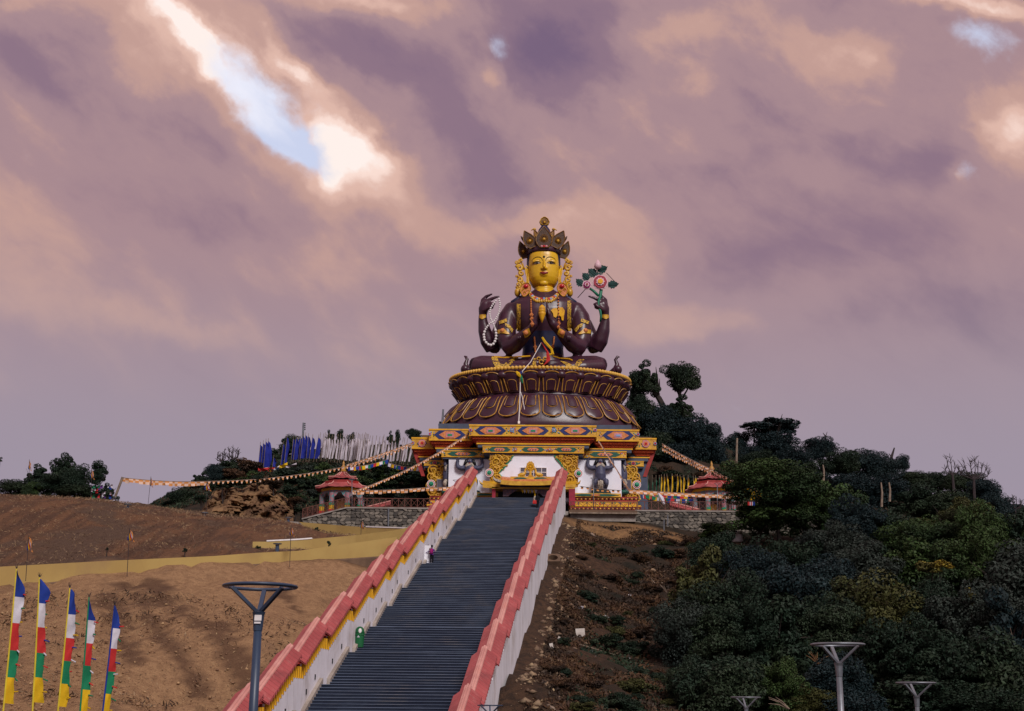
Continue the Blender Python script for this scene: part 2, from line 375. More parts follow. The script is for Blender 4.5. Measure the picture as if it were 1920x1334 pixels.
# ------------------------------------------------------------------ stair axis (shared by ground and stairs)
SD = Vector((0.0948, 1.0, 0.3121))                      # mean run of the stairway
RL = P(888, 883.5, 143.0); RR = P(1055, 884.6, 143.0)   # upper ends of the two ridges
HR = 3.35                                               # ridge above tread
def sx_l(t): return RL.x + SD.x * (t - 143)
def sx_r(t): return RR.x + SD.x * (t - 143)
def sz(t): return RL.z - HR + SD.z * (t - 143)
PLZ = 21.4                                              # plaza level

# ------------------------------------------------------------------ ground
CP = []
def cp(px, py, D, dz=0.0):
    p = P(px, py, D); CP.append((p.x, p.y, p.z + dz))
for t in (52, 60, 70, 80, 90, 98, 106, 114, 122, 130, 137):
    CP.append((sx_l(t) - 1.3, t, min(sz(t) + 1.55, 17.3)))
    CP.append((sx_r(t) + 1.0, t, sz(t) - 0.9))
for (a, b, d) in [(-150, 1334, 52), (0, 1334, 55), (150, 1330, 55), (320, 1330, 55), (430, 1330, 55), (0, 1220, 67), (200, 1220, 68), (400, 1180, 73), (560, 1180, 74), (0, 1112, 82.5), (240, 1091, 84.5), (420, 1071, 88.5), (540, 1063, 91.5), (640, 1056, 93.5), (-150, 1118, 82),
                  (-150, 1062, 88), (0, 1066, 87.5), (200, 1056, 88.5), (400, 1046, 92), (470, 1042, 95), (0, 1000, 97), (200, 1000, 99), (380, 1005, 103), (-150, 940, 108), (0, 935, 109), (100, 940, 110), (210, 945, 111), (300, 957, 114), (400, 968, 118), (500, 974, 121),
                  (500, 1003, 106), (600, 1000, 110), (560, 986, 122), (660, 1006, 113), (720, 1010, 110), (600, 1020, 131), (680, 1024, 130), (760, 1030, 126), (600, 1004, 138), (700, 1006, 138), (790, 1006, 138), (760, 1022, 116)]:
    cp(a, b, d)
for (a, b, d) in [(-100, 975, 128), (50, 950, 126), (150, 950, 127), (300, 975, 136), (380, 972, 134), (450, 973, 134), (540, 980, 134), (395, 945, 152), (470, 938, 154), (540, 940, 156), (420, 890, 166), (360, 912, 162), (300, 955, 158), (500, 872, 168), (600, 866, 172), (700, 864, 174), (790, 862, 176), (600, 905, 164), (700, 915, 166), (790, 920, 168), (500, 880, 192), (700, 872, 200), (300, 1000, 185), (0, 1040, 185)]:
    cp(a, b, d)
for (a, b, d) in [(1070, 972, 140), (1150, 985, 139.5), (1250, 1000, 139), (1300, 1010, 139), (1100, 1006, 136.5), (1200, 1010, 136), (1290, 1020, 136), (1400, 968, 150), (1460, 1040, 128), (1600, 1050, 125), (1800, 1080, 120), (1950, 1100, 118), (1200, 1100, 118), (1300, 1120, 115), (1100, 1130, 108), (1050, 1200, 94), (1200, 1250, 92), (1010, 1290, 72), (1110, 1320, 74), (1300, 1334, 80), (1500, 1310, 88), (1700, 1280, 93), (1950, 1260, 95), (1500, 1180, 105), (1800, 1180, 107),
                  (1250, 905, 168), (1330, 905, 170), (1240, 865, 176), (1300, 845, 182), (1380, 882, 180), (1200, 810, 190), (1300, 815, 195), (1450, 870, 198), (1600, 920, 192), (1750, 945, 188), (1900, 985, 186), (2100, 1040, 190), (1450, 930, 165), (1650, 985, 160), (1850, 1030, 155), (1500, 905, 215), (1800, 990, 220), (1200, 850, 215)]:
    cp(a, b, d)
CP += [(-60, 10, -4), (0, 8, -3), (60, 10, -6), (-40, 35, -5), (0, 35, -6), (40, 35, -7), (-90, 60, 4), (-110, 110, 14), (110, 60, -4), (120, 110, 8), (-110, 180, 12), (140, 180, 22), (-60, 240, 18), (60, 240, 25), (150, 250, 10), (0, 210, 38)]
CPA = np.array(CP)
def _tps(r2): return np.where(r2 > 1e-9, 0.5 * r2 * np.log(r2 + 1e-12), 0.0)
def _fit(c):
    n = len(c); xy = c[:, :2] / 100.0; d2 = ((xy[:, None] - xy[None]) ** 2).sum(-1)
    K = _tps(d2) + np.eye(n) * 2e-4; Pm = np.c_[np.ones(n), xy]
    A = np.block([[K, Pm], [Pm.T, np.zeros((3, 3))]])
    s_ = np.linalg.solve(A, np.r_[c[:, 2], np.zeros(3)]); return xy, s_[:n], s_[n:]
TX, TW, TA = _fit(CPA)
def zbase(x, y):
    q = np.stack([np.asarray(x, float).ravel(), np.asarray(y, float).ravel()], 1) / 100.0
    o = np.empty(len(q))
    for i in range(0, len(q), 20000):
        b = q[i:i + 20000]; d2 = ((b[:, None] - TX[None]) ** 2).sum(-1)
        o[i:i + 20000] = _tps(d2) @ TW + TA[0] + b @ TA[1:]
    return o
def zsurf(x, y):
    """ground height with the cut for stairs and plaza"""
    x = np.asarray(x, float).ravel(); y = np.asarray(y, float).ravel()
    z = zbase(x, y)
    r = np.hypot(x - 10, y - 120); far = np.clip((r - 170) / 300, 0, 1); far = far * far * (3 - 2 * far)
    z = np.clip(z, -14, 75); z = z * (1 - far) + (-30) * far
    xl = RL.x + SD.x * (y - 143); xr = RR.x + SD.x * (y - 143); st = RL.z - HR + SD.z * (y - 143)
    ins = (x > xl - 0.25) & (x < xr + 0.25) & (y > 40) & (y < 146)
    z = np.where(ins, np.minimum(z, st - 1.0), z)
    pl = (x > -19.5) & (x < 36) & (y > 142.6) & (y < 172)
    z = np.where(pl, np.minimum(z, PLZ - 0.3), z)
    return z
def gz(x, y): return float(zsurf([x], [y])[0])
_DS = np.arange(46, 232, 0.6)
def on_stairs(px, py):
    best = min((abs(P(px, py, t).z - tread_z(t)), t) for t in np.arange(50, 142, .05)); return best[1]
def hit(px, py, dflt=None):
    """distance at which the line of sight meets the hillside"""
    d = P(px, py, 1.0); z = zsurf(d.x * _DS, _DS); k = np.nonzero(z >= d.z * _DS)[0]
    return float(_DS[k[0]]) if len(k) else dflt

def axis(lo, hi, step, far, k):
    a = list(np.arange(lo, hi + 1e-6, step)); s_ = step; x = hi
    while x < far[1]: s_ *= k; x += s_; a.append(x)
    s_ = step; x = lo
    while x > far[0]: s_ *= k; x -= s_; a.insert(0, x)
    return np.array(a)
gx = axis(-58, 92, 0.5, (-2500, 2500), 1.35); gy = axis(44, 205, 0.5, (-2500, 3500), 1.35)
XX, YY = np.meshgrid(gx, gy); ZZ = zsurf(XX, YY)
def fbm2(x, y, s, seed, octv=4):
    """value-noise fbm, vectorised"""
    tot = np.zeros_like(x); a = 1.0; r_ = np.random.default_rng(seed); T = r_.random((256, 256))
    for o in range(octv):
        u = x * s; v = y * s; i = np.floor(u).astype(int); j = np.floor(v).astype(int); fu = u - i; fv = v - j
        fu = fu * fu * (3 - 2 * fu); fv = fv * fv * (3 - 2 * fv)
        g00 = T[i % 256, j % 256]; g10 = T[(i + 1) % 256, j % 256]; g01 = T[i % 256, (j + 1) % 256]; g11 = T[(i + 1) % 256, (j + 1) % 256]
        tot += a * ((g00 * (1 - fu) + g10 * fu) * (1 - fv) + (g01 * (1 - fu) + g11 * fu) * fv - 0.5); a *= 0.5; s *= 2.03
    return tot
xf = XX.ravel(); yf = YY.ravel()
rough = fbm2(xf, yf, 0.35, 3) * 0.55 + fbm2(xf, yf, 1.1, 4) * 0.22
# run-off gullies that follow the fall of the left slope
gul = np.abs(fbm2(xf * 1.0 + yf * 0.12, yf * 0.10, 0.30, 9, 3)); gul = np.clip(0.12 - gul, 0, 1) * 4.0
left = (xf < sx_l(1) + SD.x * yf) & (yf < 92)
rgh = np.where(xf > 6, 1.7, 0.75)
edge = np.clip(np.minimum(np.abs(xf - (RL.x + SD.x * (yf - 143)) + 1.2), np.abs(xf - (RR.x + SD.x * (yf - 143)) - 1.0)) / 3.0, 0.1, 1)
plz = np.where((xf > -21) & (xf < 37) & (yf > 139) & (yf < 173), 0.1, 1)
ZZ = ZZ + rough * rgh * edge * plz - np.where(left, gul * 0.7, 0)
nx, ny = len(gx), len(gy)
me = bpy.data.meshes.new('ground'); nv = nx * ny
idx = np.arange(nv).reshape(ny, nx)
quads = np.stack([idx[:-1, :-1], idx[:-1, 1:], idx[1:, 1:], idx[1:, :-1]], -1).reshape(-1, 4)
me.vertices.add(nv); me.vertices.foreach_set('co', np.stack([xf, yf, ZZ], 1).ravel())
me.loops.add(quads.size); me.loops.foreach_set('vertex_index', quads.ravel())
me.polygons.add(len(quads)); me.polygons.foreach_set('loop_start', np.arange(0, quads.size, 4)); me.polygons.foreach_set('use_smooth', np.ones(len(quads), bool))
me.update(); me.validate()
# soil kinds: r = pale tan spoil, g = red brown bank, b = dark overgrown, a = bare yellow cut / plaza dirt
def sm(a, lo, hi):
    t = np.clip((a - lo) / (hi - lo), 0, 1); return t * t * (3 - 2 * t)
wob = fbm2(xf, yf, 0.12, 21) * 5
xls = RL.x + SD.x * (yf - 143)
road = 84 + (xf + 32) * 0.42
tan_ = (1 - sm(xf + 0 * wob, xls + 1, xls + 3)) * (1 - sm(yf, road + 1, road + 4))
redb = (1 - sm(xf, xls + 1, xls + 3)) * sm(yf, road + 1, road + 4) * (1 - sm(yf + wob * .5, 122, 128))
over = np.clip(sm(xf + wob, xls + 13, xls + 17) + sm(yf + wob, 140, 150) * (1 - plz * 0), 0, 1)
cut = sm(-np.hypot((xf - 12.5) / 7.5, (yf - 137.5) / 3.4), -1.15, -0.75) + sm(-np.hypot((xf - 26) / 9, (yf - 131) / 5), -1.0, -0.5) * 0.7 + sm(-np.hypot((xf - 33) / 5, (yf - 180) / 5), -1.0, -0.5)
ca = me.color_attributes.new('soil', 'FLOAT_COLOR', 'POINT')
ca.data.foreach_set('color', np.stack([tan_, redb, over * (1 - tan_), np.clip(cut, 0, 1)], 1).astype(np.float32).ravel())
# damp dark scars washed down the tan slope
def scarline(pts, w0):
    best = np.full(len(xf), 9.0); A = [P(p[0], p[1], hit(p[0], p[1], p[2])) for p in pts]
    for a, b in zip(A[:-1], A[1:]):
        d = np.array([b.x - a.x, b.y - a.y]); L = (d ** 2).sum(); t = np.clip(((xf - a.x) * d[0] + (yf - a.y) * d[1]) / L, 0, 1)
        best = np.minimum(best, np.hypot(xf - a.x - t * d[0], yf - a.y - t * d[1]) / w0)
    return best
wv_ = fbm2(xf, yf, .5, 31) * 1.1
sc_ = np.zeros(len(xf))
for pts, w0 in (([(290, 1092, 85), (345, 1150, 76), (425, 1230, 66), (490, 1300, 58)], 1.15), ([(240, 1095, 84), (300, 1190, 71), (375, 1310, 57)], .6), ([(195, 1110, 82), (240, 1170, 73)], .7), ([(180, 1130, 79), (250, 1250, 64)], .5), ([(500, 1085, 86), (560, 1150, 76)], .5)):
    sc_ = np.maximum(sc_, 1 - sm(scarline(pts, w0) + wv_ + fbm2(xf, yf, 1.6, 33) * .7, .55, 1.05))
fa = me.attributes.new('scar', 'FLOAT', 'POINT'); fa.data.foreach_set('value', sc_.astype(np.float32))
m_ = bpy.data.materials.new('hillside soil'); m_.use_nodes = True; t_ = m_.node_tree; t_.nodes.clear(); q = NG(t_)
b_ = q.n('ShaderNodeBsdfPrincipled'); o_ = q.n('ShaderNodeOutputMaterial'); t_.links.new(b_.outputs[0], o_.inputs[0])
co = q.n('ShaderNodeTexCoord').outputs['Object']
at = q.n('ShaderNodeAttribute', attribute_name='soil'); sp = q.n('ShaderNodeSeparateColor'); t_.links.new(at.outputs['Color'], sp.inputs[0])
scar = q.n('ShaderNodeAttribute', attribute_name='scar')
n1 = q.noise(co, 0.35, 6, 0.62); n2 = q.noise(co, 2.2, 6, 0.7); n3 = q.noise(co, 0.11, 4, 0.55); n4 = q.noise(co, 5.0, 6, 0.7)
mp = q.n('ShaderNodeMapping'); q.setv(mp.inputs['Vector'], co); mp.inputs['Scale'].default_value = (1.3, 0.16, 0.16); mp.inputs['Rotation'].default_value = (0, 0, math.radians(-20))
n6 = q.noise(co, 13.0, 5, 0.7)
n5 = q.noise(mp.outputs[0], 0.7, 5, 0.6)
c = q.mix(q.ramp(n1, .35, .65), (0.085, 0.050, 0.032), (0.050, 0.030, 0.022))
ct = q.mix(q.ramp(n2, .35, .66), (0.37, 0.225, 0.120), (0.265, 0.155, 0.083)); ct = q.mix(q.ramp(n1, .52, .76), ct, (0.185, 0.110, 0.066)); ct = q.mix(q.ramp(n4, .60, .72), ct, (0.150, 0.088, 0.052)); ct = q.mix(q.ramp(n6, .54, .70), ct, (0.135, 0.078, 0.046)); ct = q.mix(q.m('MULTIPLY', scar.outputs['Fac'], 0.75), ct, (0.085, 0.045, 0.029)); ct = q.mix(q.ramp(n4, .68, .76), ct, (0.40, 0.29, 0.19))
cr = q.mix(q.ramp(n5, .40, .62), (0.165, 0.084, 0.046), (0.095, 0.052, 0.034)); cr = q.mix(q.ramp(n3, .48, .58), cr, (0.105, 0.066, 0.046)); cr = q.mix(q.ramp(n6, .54, .70), cr, (0.055, 0.033, 0.024)); cr = q.mix(q.ramp(n2, .55, .75), cr, (0.052, 0.028, 0.020))
cd = q.mix(q.ramp(n1, .38, .62), (0.045, 0.030, 0.021), (0.020, 0.019, 0.014)); cd = q.mix(q.ramp(n2, .60, .78), cd, (0.09, 0.05, 0.03))
cy = q.mix(q.ramp(n2, .35, .68), (0.27, 0.155, 0.070), (0.165, 0.095, 0.050)); cy = q.mix(q.ramp(n1, .5, .7), cy, (0.13, 0.078, 0.045))
rk = q.mix(q.ramp(n2, .40, .64), (0.082, 0.046, 0.028), (0.036, 0.023, 0.017)); rk = q.mix(q.ramp(n4, .67, .75), rk, (0.17, 0.115, 0.075))
c = rk
c = q.mix(sp.outputs[2], c, cd); c = q.mix(sp.outputs[1], c, cr); c = q.mix(sp.outputs[0], c, ct); c = q.mix(at.outputs['Alpha'], c, cy)
q.setv(b_.inputs['Base Color'], c); b_.inputs['Roughness'].default_value = 0.95; b_.inputs['Specular IOR Level'].default_value = 0.15
bn = q.n('ShaderNodeBump'); bn.inputs['Strength'].default_value = 0.9; bn.inputs['Distance'].default_value = 0.25
q.setv(bn.inputs['Height'], q.m('ADD', n2, q.m('MULTIPLY', n4, 0.9))); t_.links.new(bn.outputs[0], b_.inputs['Normal'])
me.materials.append(m_)
ground = link('ground', me); tag(ground, kind='structure', label='bare brown hillside falling away on both sides of the stairway')

# plaza round the shrine and the porch landing
pz = MB(); pz.box(-19.0, 35.5, 142.6, 171.5, PLZ - 3.5, PLZ)
o = pz.build('plaza', M['concrete']); tag(o, 'paved plaza round the shrine above the stairs', kind='structure')

# stone retaining walls of the plaza
def stone_mat():
    m_ = bpy.data.materials.new('rubble masonry'); m_.use_nodes = True; t = m_.node_tree; t.nodes.clear(); q = NG(t)
    b = q.n('ShaderNodeBsdfPrincipled'); o = q.n('ShaderNodeOutputMaterial'); t.links.new(b.outputs[0], o.inputs[0])
    co = q.n('ShaderNodeTexCoord').outputs['Object']
    gi = q.n('ShaderNodeNewGeometry').outputs['Random Per Island']
    n = q.noise(co, 2.5, 5, 0.6)
    c = q.mix(q.ramp(gi, 0.1, 0.9), (0.045, 0.041, 0.038), (0.21, 0.185, 0.155)); c = q.mix(q.ramp(n, .45, .7), c, (0.10, 0.085, 0.07))
    q.setv(b.inputs['Base Color'], c); b.inputs['Roughness'].default_value = 0.9
    bn = q.n('ShaderNodeBump'); bn.inputs['Strength'].default_value = 0.4; bn.inputs['Distance'].default_value = 0.05
    q.setv(bn.inputs['Height'], n); t.links.new(bn.outputs[0], b.inputs['Normal'])
    return m_
M['stone'] = stone_mat()
M['mortar'] = pm('mortar bed', (0.085, 0.075, 0.066), (0.06, 0.053, 0.047), 2.0, 0.95, 0.3, 12)
def stone_wall(label, x0, x1, D, z0, ztop, zbot=None, origin_dz=0):
    """rubble wall along x at depth D; ztop(x) gives the top"""
    r = thing('retaining_wall', label, 'retaining wall', ((x0 + x1) / 2, D, z0))
    b = MB(); n = max(2, int((x1 - x0) / 0.8)); xs = np.linspace(x0, x1, n + 1)
    fr = [(x, D + 0.05, z0) for x in xs]
    b.loft([[(x, D + .06, z0), (x, D + .7, z0), (x, D + .7, ztop(x) - .06), (x, D + .06, ztop(x) - .06)] for x in xs])
    b.build('mortar_core', M['mortar'], r)
    s = MB(); H0 = max(ztop(x0), ztop(x1)); nr = int((H0 - z0) / .36); nc = int((x1 - x0) / .52)
    V_ = [[(x0 + (x1 - x0) * (c + (.5 if rw % 2 else 0) + random.uniform(-.26, .26)) / nc, z0 + (H0 - z0) * (rw + random.uniform(-.3, .3)) / nr) for c in range(nc + 1)] for rw in range(nr + 1)]
    for rw in range(nr):
        for c in range(nc):
            Q = [V_[rw][c], V_[rw][c + 1], V_[rw + 1][c + 1], V_[rw + 1][c]]; mx = sum(p[0] for p in Q) / 4; mz = sum(p[1] for p in Q) / 4
            if not x0 < mx < x1 or mz > ztop(mx) - .12: continue
            k_ = random.uniform(.80, .93); pr = random.uniform(-.03, .12)
            oc = []
            for i in range(4):
                p, n_ = Q[i], Q[(i + 1) % 4]
                for f in (.2, .8): oc.append((p[0] * (1 - f) + n_[0] * f, min(p[1] * (1 - f) + n_[1] * f, ztop(mx) - .06)))
            f = [(mx + (p[0] - mx) * k_, D - pr, mz + (p[1] - mz) * k_) for p in oc]; k2 = [(mx + (p[0] - mx) * k_ * 1.05, D + .08, mz + (p[1] - mz) * k_ * 1.05) for p in oc]
            s.add(f + k2, [tuple(range(8))] + [(i, i + 8, (i + 1) % 8 + 8, (i + 1) % 8) for i in range(8)])
    o = s.build('stone_courses', M['stone'], r); o['kind'] = 'stuff'
    c = MB(); c.loft([[(x, D - .12, ztop(x) - .05), (x, D + .75, ztop(x) - .05), (x, D + .75, ztop(x) + .1), (x, D - .12, ztop(x) + .1)] for x in xs])
    c.build('coping', M['concrete'], r)
    return r
xa = P(650, 955, 141.6).x; xb = P(566, 975, 141.6).x; xc = RL.x + SD.x * (141.6 - 143) - 0.9
zr = P(566, 974, 141.6).z
stone_wall('grey stone wall with the pavilion and lattice railing above it', xb, xc, 141.6, 15.6, lambda x: PLZ if x > xa else PLZ - (xa - x) / (xa - xb) * (PLZ - zr))
stone_wall('pale stone wall behind the bare dirt bank and the leafy tree', P(1190, 958, 141.9).x, 37.0, 141.9, 15.5, lambda x: PLZ)

# ochre parapet walls of the switchback road
def parapet(label, tops, bots, Ds, th=0.35, white=None):
    A = [P(a, b, d) for (a, b), d in zip(tops, Ds)]; zb = [P(a, b, d).z for (a, b), d in zip(bots, Ds)]
    r = thing('parapet_wall', label, 'wall', (A[0].x, A[0].y, zb[0]))
    rings = []
    for p, z in zip(A, zb): rings.append([(p.x, p.y, z - 1.2), (p.x, p.y + th, z - 1.2), (p.x, p.y + th, p.z), (p.x, p.y, p.z)])
    MB().loft(rings).build('wall_face', M['ochrewall'], r)
    if white:
        k = [(p.x, p.y - .06, p.z + .004) for p in A]
        MB().loft([[(p.x, p.y - .05, p.z + .004), (p.x, p.y + th + .1, p.z + .004), (p.x, p.y + th + .1, p.z + .11), (p.x, p.y - .05, p.z + .11)] for p in A[white[0]:white[1]]]).build('coping', M['paint_white'], r)
    f = MB()   # dark weathered footing strip
    f.loft([[(p.x, p.y - .12, z - 1.2), (p.x, p.y - .004, z - 1.2), (p.x, p.y - .004, z + .12), (p.x, p.y - .12, z + .02)] for p, z in zip(A, zb)]).build('footing', M['brownslab'], r)
    return r
def densify(l, k=6):
    out = []
    for i in range(len(l) - 1):
        for j in range(k):
            t = j / k; out.append(tuple(np.array(l[i]) * (1 - t) + np.array(l[i + 1]) * t))
    out.append(l[-1]); return out
parapet('long ochre parapet curving across the lower slope to the stairs', [(-160, 1068), (0, 1063), (200, 1052), (400, 1043), (480, 1037), (560, 1033), (660, 1019), (745, 1007)], [(-160, 1112), (0, 1106), (240, 1085), (420, 1065), (480, 1061), (560, 1056), (660, 1050), (745, 1044)], [84, 84, 86, 90, 91.5, 93, 95.5, 97.5])
parapet('ochre hairpin wall with a white coping at its left end', [(474, 1016), (500, 1016), (560, 1013), (585, 1011), (667, 1004), (738, 995), (790, 984)], [(474, 1030), (500, 1031), (563, 1033), (600, 1033), (680, 1026), (738, 1022), (790, 1012)], [98.5, 99, 100.5, 101, 104, 108, 111], white=(1, 4))
parapet('upper ochre wall running below the stone retaining wall', [(559, 979), (631, 985), (686, 989), (777, 992), (800, 993)], [(559, 1000), (631, 1006), (686, 1012), (777, 1012), (800, 1012)], [129, 127, 125, 121, 120], white=(2, 5))
# road surface slivers behind the parapets and the grey path under the rock cut
rd = MB()
A = [P(a, b, d) for a, b, d in [(330, 966.5, 125), (400, 969.5, 125), (470, 972.5, 125.5), (560, 979, 127)]]
rd.loft([[(p.x, p.y, p.z - 1.5), (p.x, p.y + 5, p.z - 1.5), (p.x, p.y + 5, p.z + .25), (p.x, p.y, p.z)] for p in A])
o = rd.build('road', M['concrete']); tag(o, 'grey road rising past the rock cut', kind='structure')
rd = MB()
A = [P(a, b, d) for a, b, d in [(-160, 1075, 84.4), (0, 1070, 84.4), (200, 1059, 86.4), (400, 1050, 90.4), (480, 1044, 92), (560, 1040, 93.5), (660, 1034, 96), (745, 1026, 98)]]
rd.loft([[(p.x, p.y, p.z - 1.0), (p.x, p.y + 3.2, p.z - 1.0), (p.x, p.y + 3.2, p.z), (p.x, p.y, p.z)] for p in A])
o = rd.build('road', M['concrete']); tag(o, 'grey road behind the long ochre parapet', kind='structure')
# ------------------------------------------------------------------ the long stairway
TB = [42.0, 49.0, 56.0, 62.5, 69.1, 74.6, 81.0, 87.0, 92.6, 98.3, 107.0, 112.0, 118.0, 127.7, 135.5, 143.0]
LAND = 1.7
flights = []
for a, b in zip(TB[:-1], TB[1:]):
    n = round((sz(b) - sz(a)) / 0.165); flights.append((a, b, n, (sz(b) - sz(a)) / n, (b - a - LAND) / n))
stairs = thing('staircase', 'long dark granite staircase climbing to the shrine between red roofed walls', 'staircase', (sx_l(TB[0]) + 5, TB[0], sz(TB[0])))
TW_ = (RR.x - RL.x) - 1.2
def tread_z(t):
    for a, b, n, rs, rn in flights:
        if t < b:
            return sz(a) + rs * n * min(1.0, max(0, (t - a)) / (b - a - LAND))
    return sz(143)
first = True
for a, b, n, rs, rn in flights:
    mb = {}
    for last in (0, 1):
        d = rn + 0.12 if not last else LAND + rn + 0.1
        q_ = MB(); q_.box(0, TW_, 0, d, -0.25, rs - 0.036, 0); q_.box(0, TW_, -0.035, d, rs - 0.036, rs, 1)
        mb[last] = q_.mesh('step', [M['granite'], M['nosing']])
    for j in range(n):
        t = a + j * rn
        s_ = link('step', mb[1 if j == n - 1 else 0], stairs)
        s_.location = Vector((sx_l(t) + 0.60, t, sz(a) + j * rs)) - wloc(stairs)
# porch landing in front of the doorway
q_ = MB(); q_.box(sx_l(143) - 0.2, sx_r(143) + 0.2, 143.02, 151.0, PLZ - 0.6, sz(143) - 0.004)
q_.build('landing', M['granite'], stairs)

def sp(side, t, off, z):      # side -1 left / +1 right ; off measured towards the stair
    base = sx_l(t) if side < 0 else sx_r(t)
    return Vector((base - side * off, t, z))
NICHE = MB().box(-.07, .07, -.16, .16, -.2, .2).mesh('niche', M['dark'])
def balustrade(side, label):
    r = thing('balustrade', label, 'balustrade', sp(side, TB[0], 0, sz(TB[0])))
    for fi, (a, b, n, rs, rn) in enumerate(flights):
        za, zb = sz(a), sz(b); tl = b - LAND
        H = 1.95
        # masonry of this flight: sloping piece and level piece
        q_ = MB()
        def pc(t0, z0, t1, z1, d0, d1, in_, out_, mi=0):
            q_.hexa([sp(side, t0, in_, z0 + d0), sp(side, t0, out_, z0 + d0), sp(side, t1, out_, z1 + d0), sp(side, t1, in_, z1 + d0)],
                    [sp(side, t0, in_, z0 + d1), sp(side, t0, out_, z0 + d1), sp(side, t1, out_, z1 + d1), sp(side, t1, in_, z1 + d1)], mi)
        lowd = -1.5 if side > 0 else -1.0
        pc(a, za, tl, zb, lowd, H, .40, -.30); pc(tl, zb, b, zb, lowd - .25, H, .403, -.303)
        q_.build('wall', M['wallwhite'], r)
        q_ = MB(); pc(a + .02, za, tl - .02, zb, -.2, .34, .61, .405); q_.build('skirting', M['skirt'], r)
        # dark niches on the inner face
        for k in (0.25, 0.72):
            t = a + k * (tl - a); o = link('niche', NICHE, r); o.location = sp(side, t, .37, za + k * (zb - za) + .85) - wloc(r); o.scale = (1, .5, .7)
        # yellow blocks stepping up along the top of the wall, and on the level part
        blk = MB().box(-.09, .09, 0.015, rn - .05, 0, .62).mesh('yellow_block', M['yellow'])
        for j in range(n):
            o = link('yellow_block', blk, r); o.location = sp(side, a + j * rn, .34, za + j * rs + H - .02) - wloc(r)
        k = 4; w_ = LAND / k; blk2 = MB().box(-.09, .09, 0.015, w_ - .05, 0, .60).mesh('yellow_block', M['yellow'])
        for j in range(k):
            o = link('yellow_block', blk2, r); o.location = sp(side, tl + j * w_, .34, zb + H - .02) - wloc(r)
        q_ = MB()
        for t in (a + .15, (a + tl) / 2, tl - .1):
            z = za + (zb - za) * (t - a) / (tl - a)
            q_.box(*[v for p in [(sp(side, t, .1, 0).x - .1, sp(side, t, .1, 0).x + .1)] for v in p], t - .1, t + .1, z + H - .05, z + 3.0)
        q_.build('post', M['red'], r)
        # roof over this flight: ribbed sheets either side of a ridge, steeper than the mean slope
        t0 = a - .55; t1 = tl + .45; sl = (zb - za) / (tl - a); L = t1 - t0
        zr = lambda t: za + sl * (t - a) + HR - 0.0
        EV, DR = .66, .46
        npitch = max(6, int(L / .36)); fr_ = ((0.0, .05), (.66, .085), (.68, -.07), (.98, -.07))
        for dirn in (1, -1):
            rows = []
            for i in range(npitch * 4):
                t = t0 + L * (i // 4 + fr_[i % 4][0]) / npitch; bmp = fr_[i % 4][1]
                row = []
                for f, sag in ((0.0, 0), (1.0, 0)):
                    row.append(sp(side, t, dirn * EV * f, zr(t) - DR * f + bmp + sag))
                rows.append(row)
            q_ = MB(); q_.sheet(rows)
            low = [[p + Vector((0, 0, -.07)) for p in row] for row in rows]; q_.sheet(low)
            q_.sheet([[row[-1], lw[-1]] for row, lw in zip(rows, low)])
            q_.build('roof_sheet', M['roof'], r)
        # gable ends
        for t in (t0 + .12, t1 - .12):
            q_ = MB(); z = zr(t) - .09; th = .1
            A = [sp(side, t, 0, z), sp(side, t, EV - .1, z - DR + .06), sp(side, t, -EV + .1, z - DR + .06)]
            q_.add([p for p in A] + [p + Vector((0, th, th * sl)) for p in A], [(0, 1, 2), (5, 4, 3), (0, 3, 4, 1), (1, 4, 5, 2), (2, 5, 3, 0)])
            q_.build('gable', M['red'], r)
        rows = []
        for t in (t0 - .06, t1 + .06):
            z = zr(t) + .06
            rows.append([sp(side, t, o_, z + dz) for o_, dz in ((.17, -.10), (.15, -.03), (.06, .0), (.035, .055), (-.035, .055), (-.06, .0), (-.15, -.03), (-.17, -.10), (-.12, -.15), (.12, -.15))])
        q_ = MB(); q_.loft(rows); q_.build('ridge_cap', M['ridge'], r)
        # beam under the eaves, out on the face that shows
        q_ = MB()
        for dirn in (1, -1):
            q_.bar(sp(side, t0 + .3, dirn * .45, zr(t0 + .3) - DR * .56 - .26), sp(side, t1 - .2, dirn * .45, zr(t1 - .2) - DR * .56 - .26), .1, .14)
        q_.build('beam', M['yellow'], r)
    return r
bl = balustrade(-1, 'red roofed white balustrade on the side of the stairs with the green bin')
br = balustrade(1, 'red roofed white balustrade on the side of the stairs facing the scrubby slope')
# return panel of the gate opening half way up the left wall
q_ = MB(); t = on_stairs(800, 1057); z = tread_z(t)
q_.box(sx_l(t) + .38, sx_l(t) + 1.0, t, t + .25, z - .3, z + 1.5)
q_.build('gate_return', M['wallwhite'], bl)
# ------------------------------------------------------------------ shrine podium
M['goldbase'] = pm('carved gilt ground', (0.52, 0.27, 0.015), (0.22, 0.075, 0.012), 3.2, 0.5, 1.2, 7, 0.4)
SH0 = P(1003, 955, 147)
shrine = thing('shrine_building', 'painted square shrine with stepped golden cornices carrying the giant lotus throne', 'shrine', (SH0.x, 150, PLZ))
def bpx(mb, x0, y0, x1, y1, D, dep, mi=0):
    """box whose front face was surveyed as the rectangle x0,y0 - x1,y1 at depth D"""
    ym = (y0 + y1) / 2; xm = (x0 + x1) / 2
    mb.box(P(x0, ym, D).x, P(x1, ym, D).x, D, D + dep, P(xm, y1, D).z, P(xm, y0, D).z, mi)
def SB(name, m_, x0, y0, x1, y1, D, dep): b = MB(); bpx(b, x0, y0, x1, y1, D, dep); return b.build(name, m_, shrine)
def fx(x, y, D): p = P(x, y, D); return p
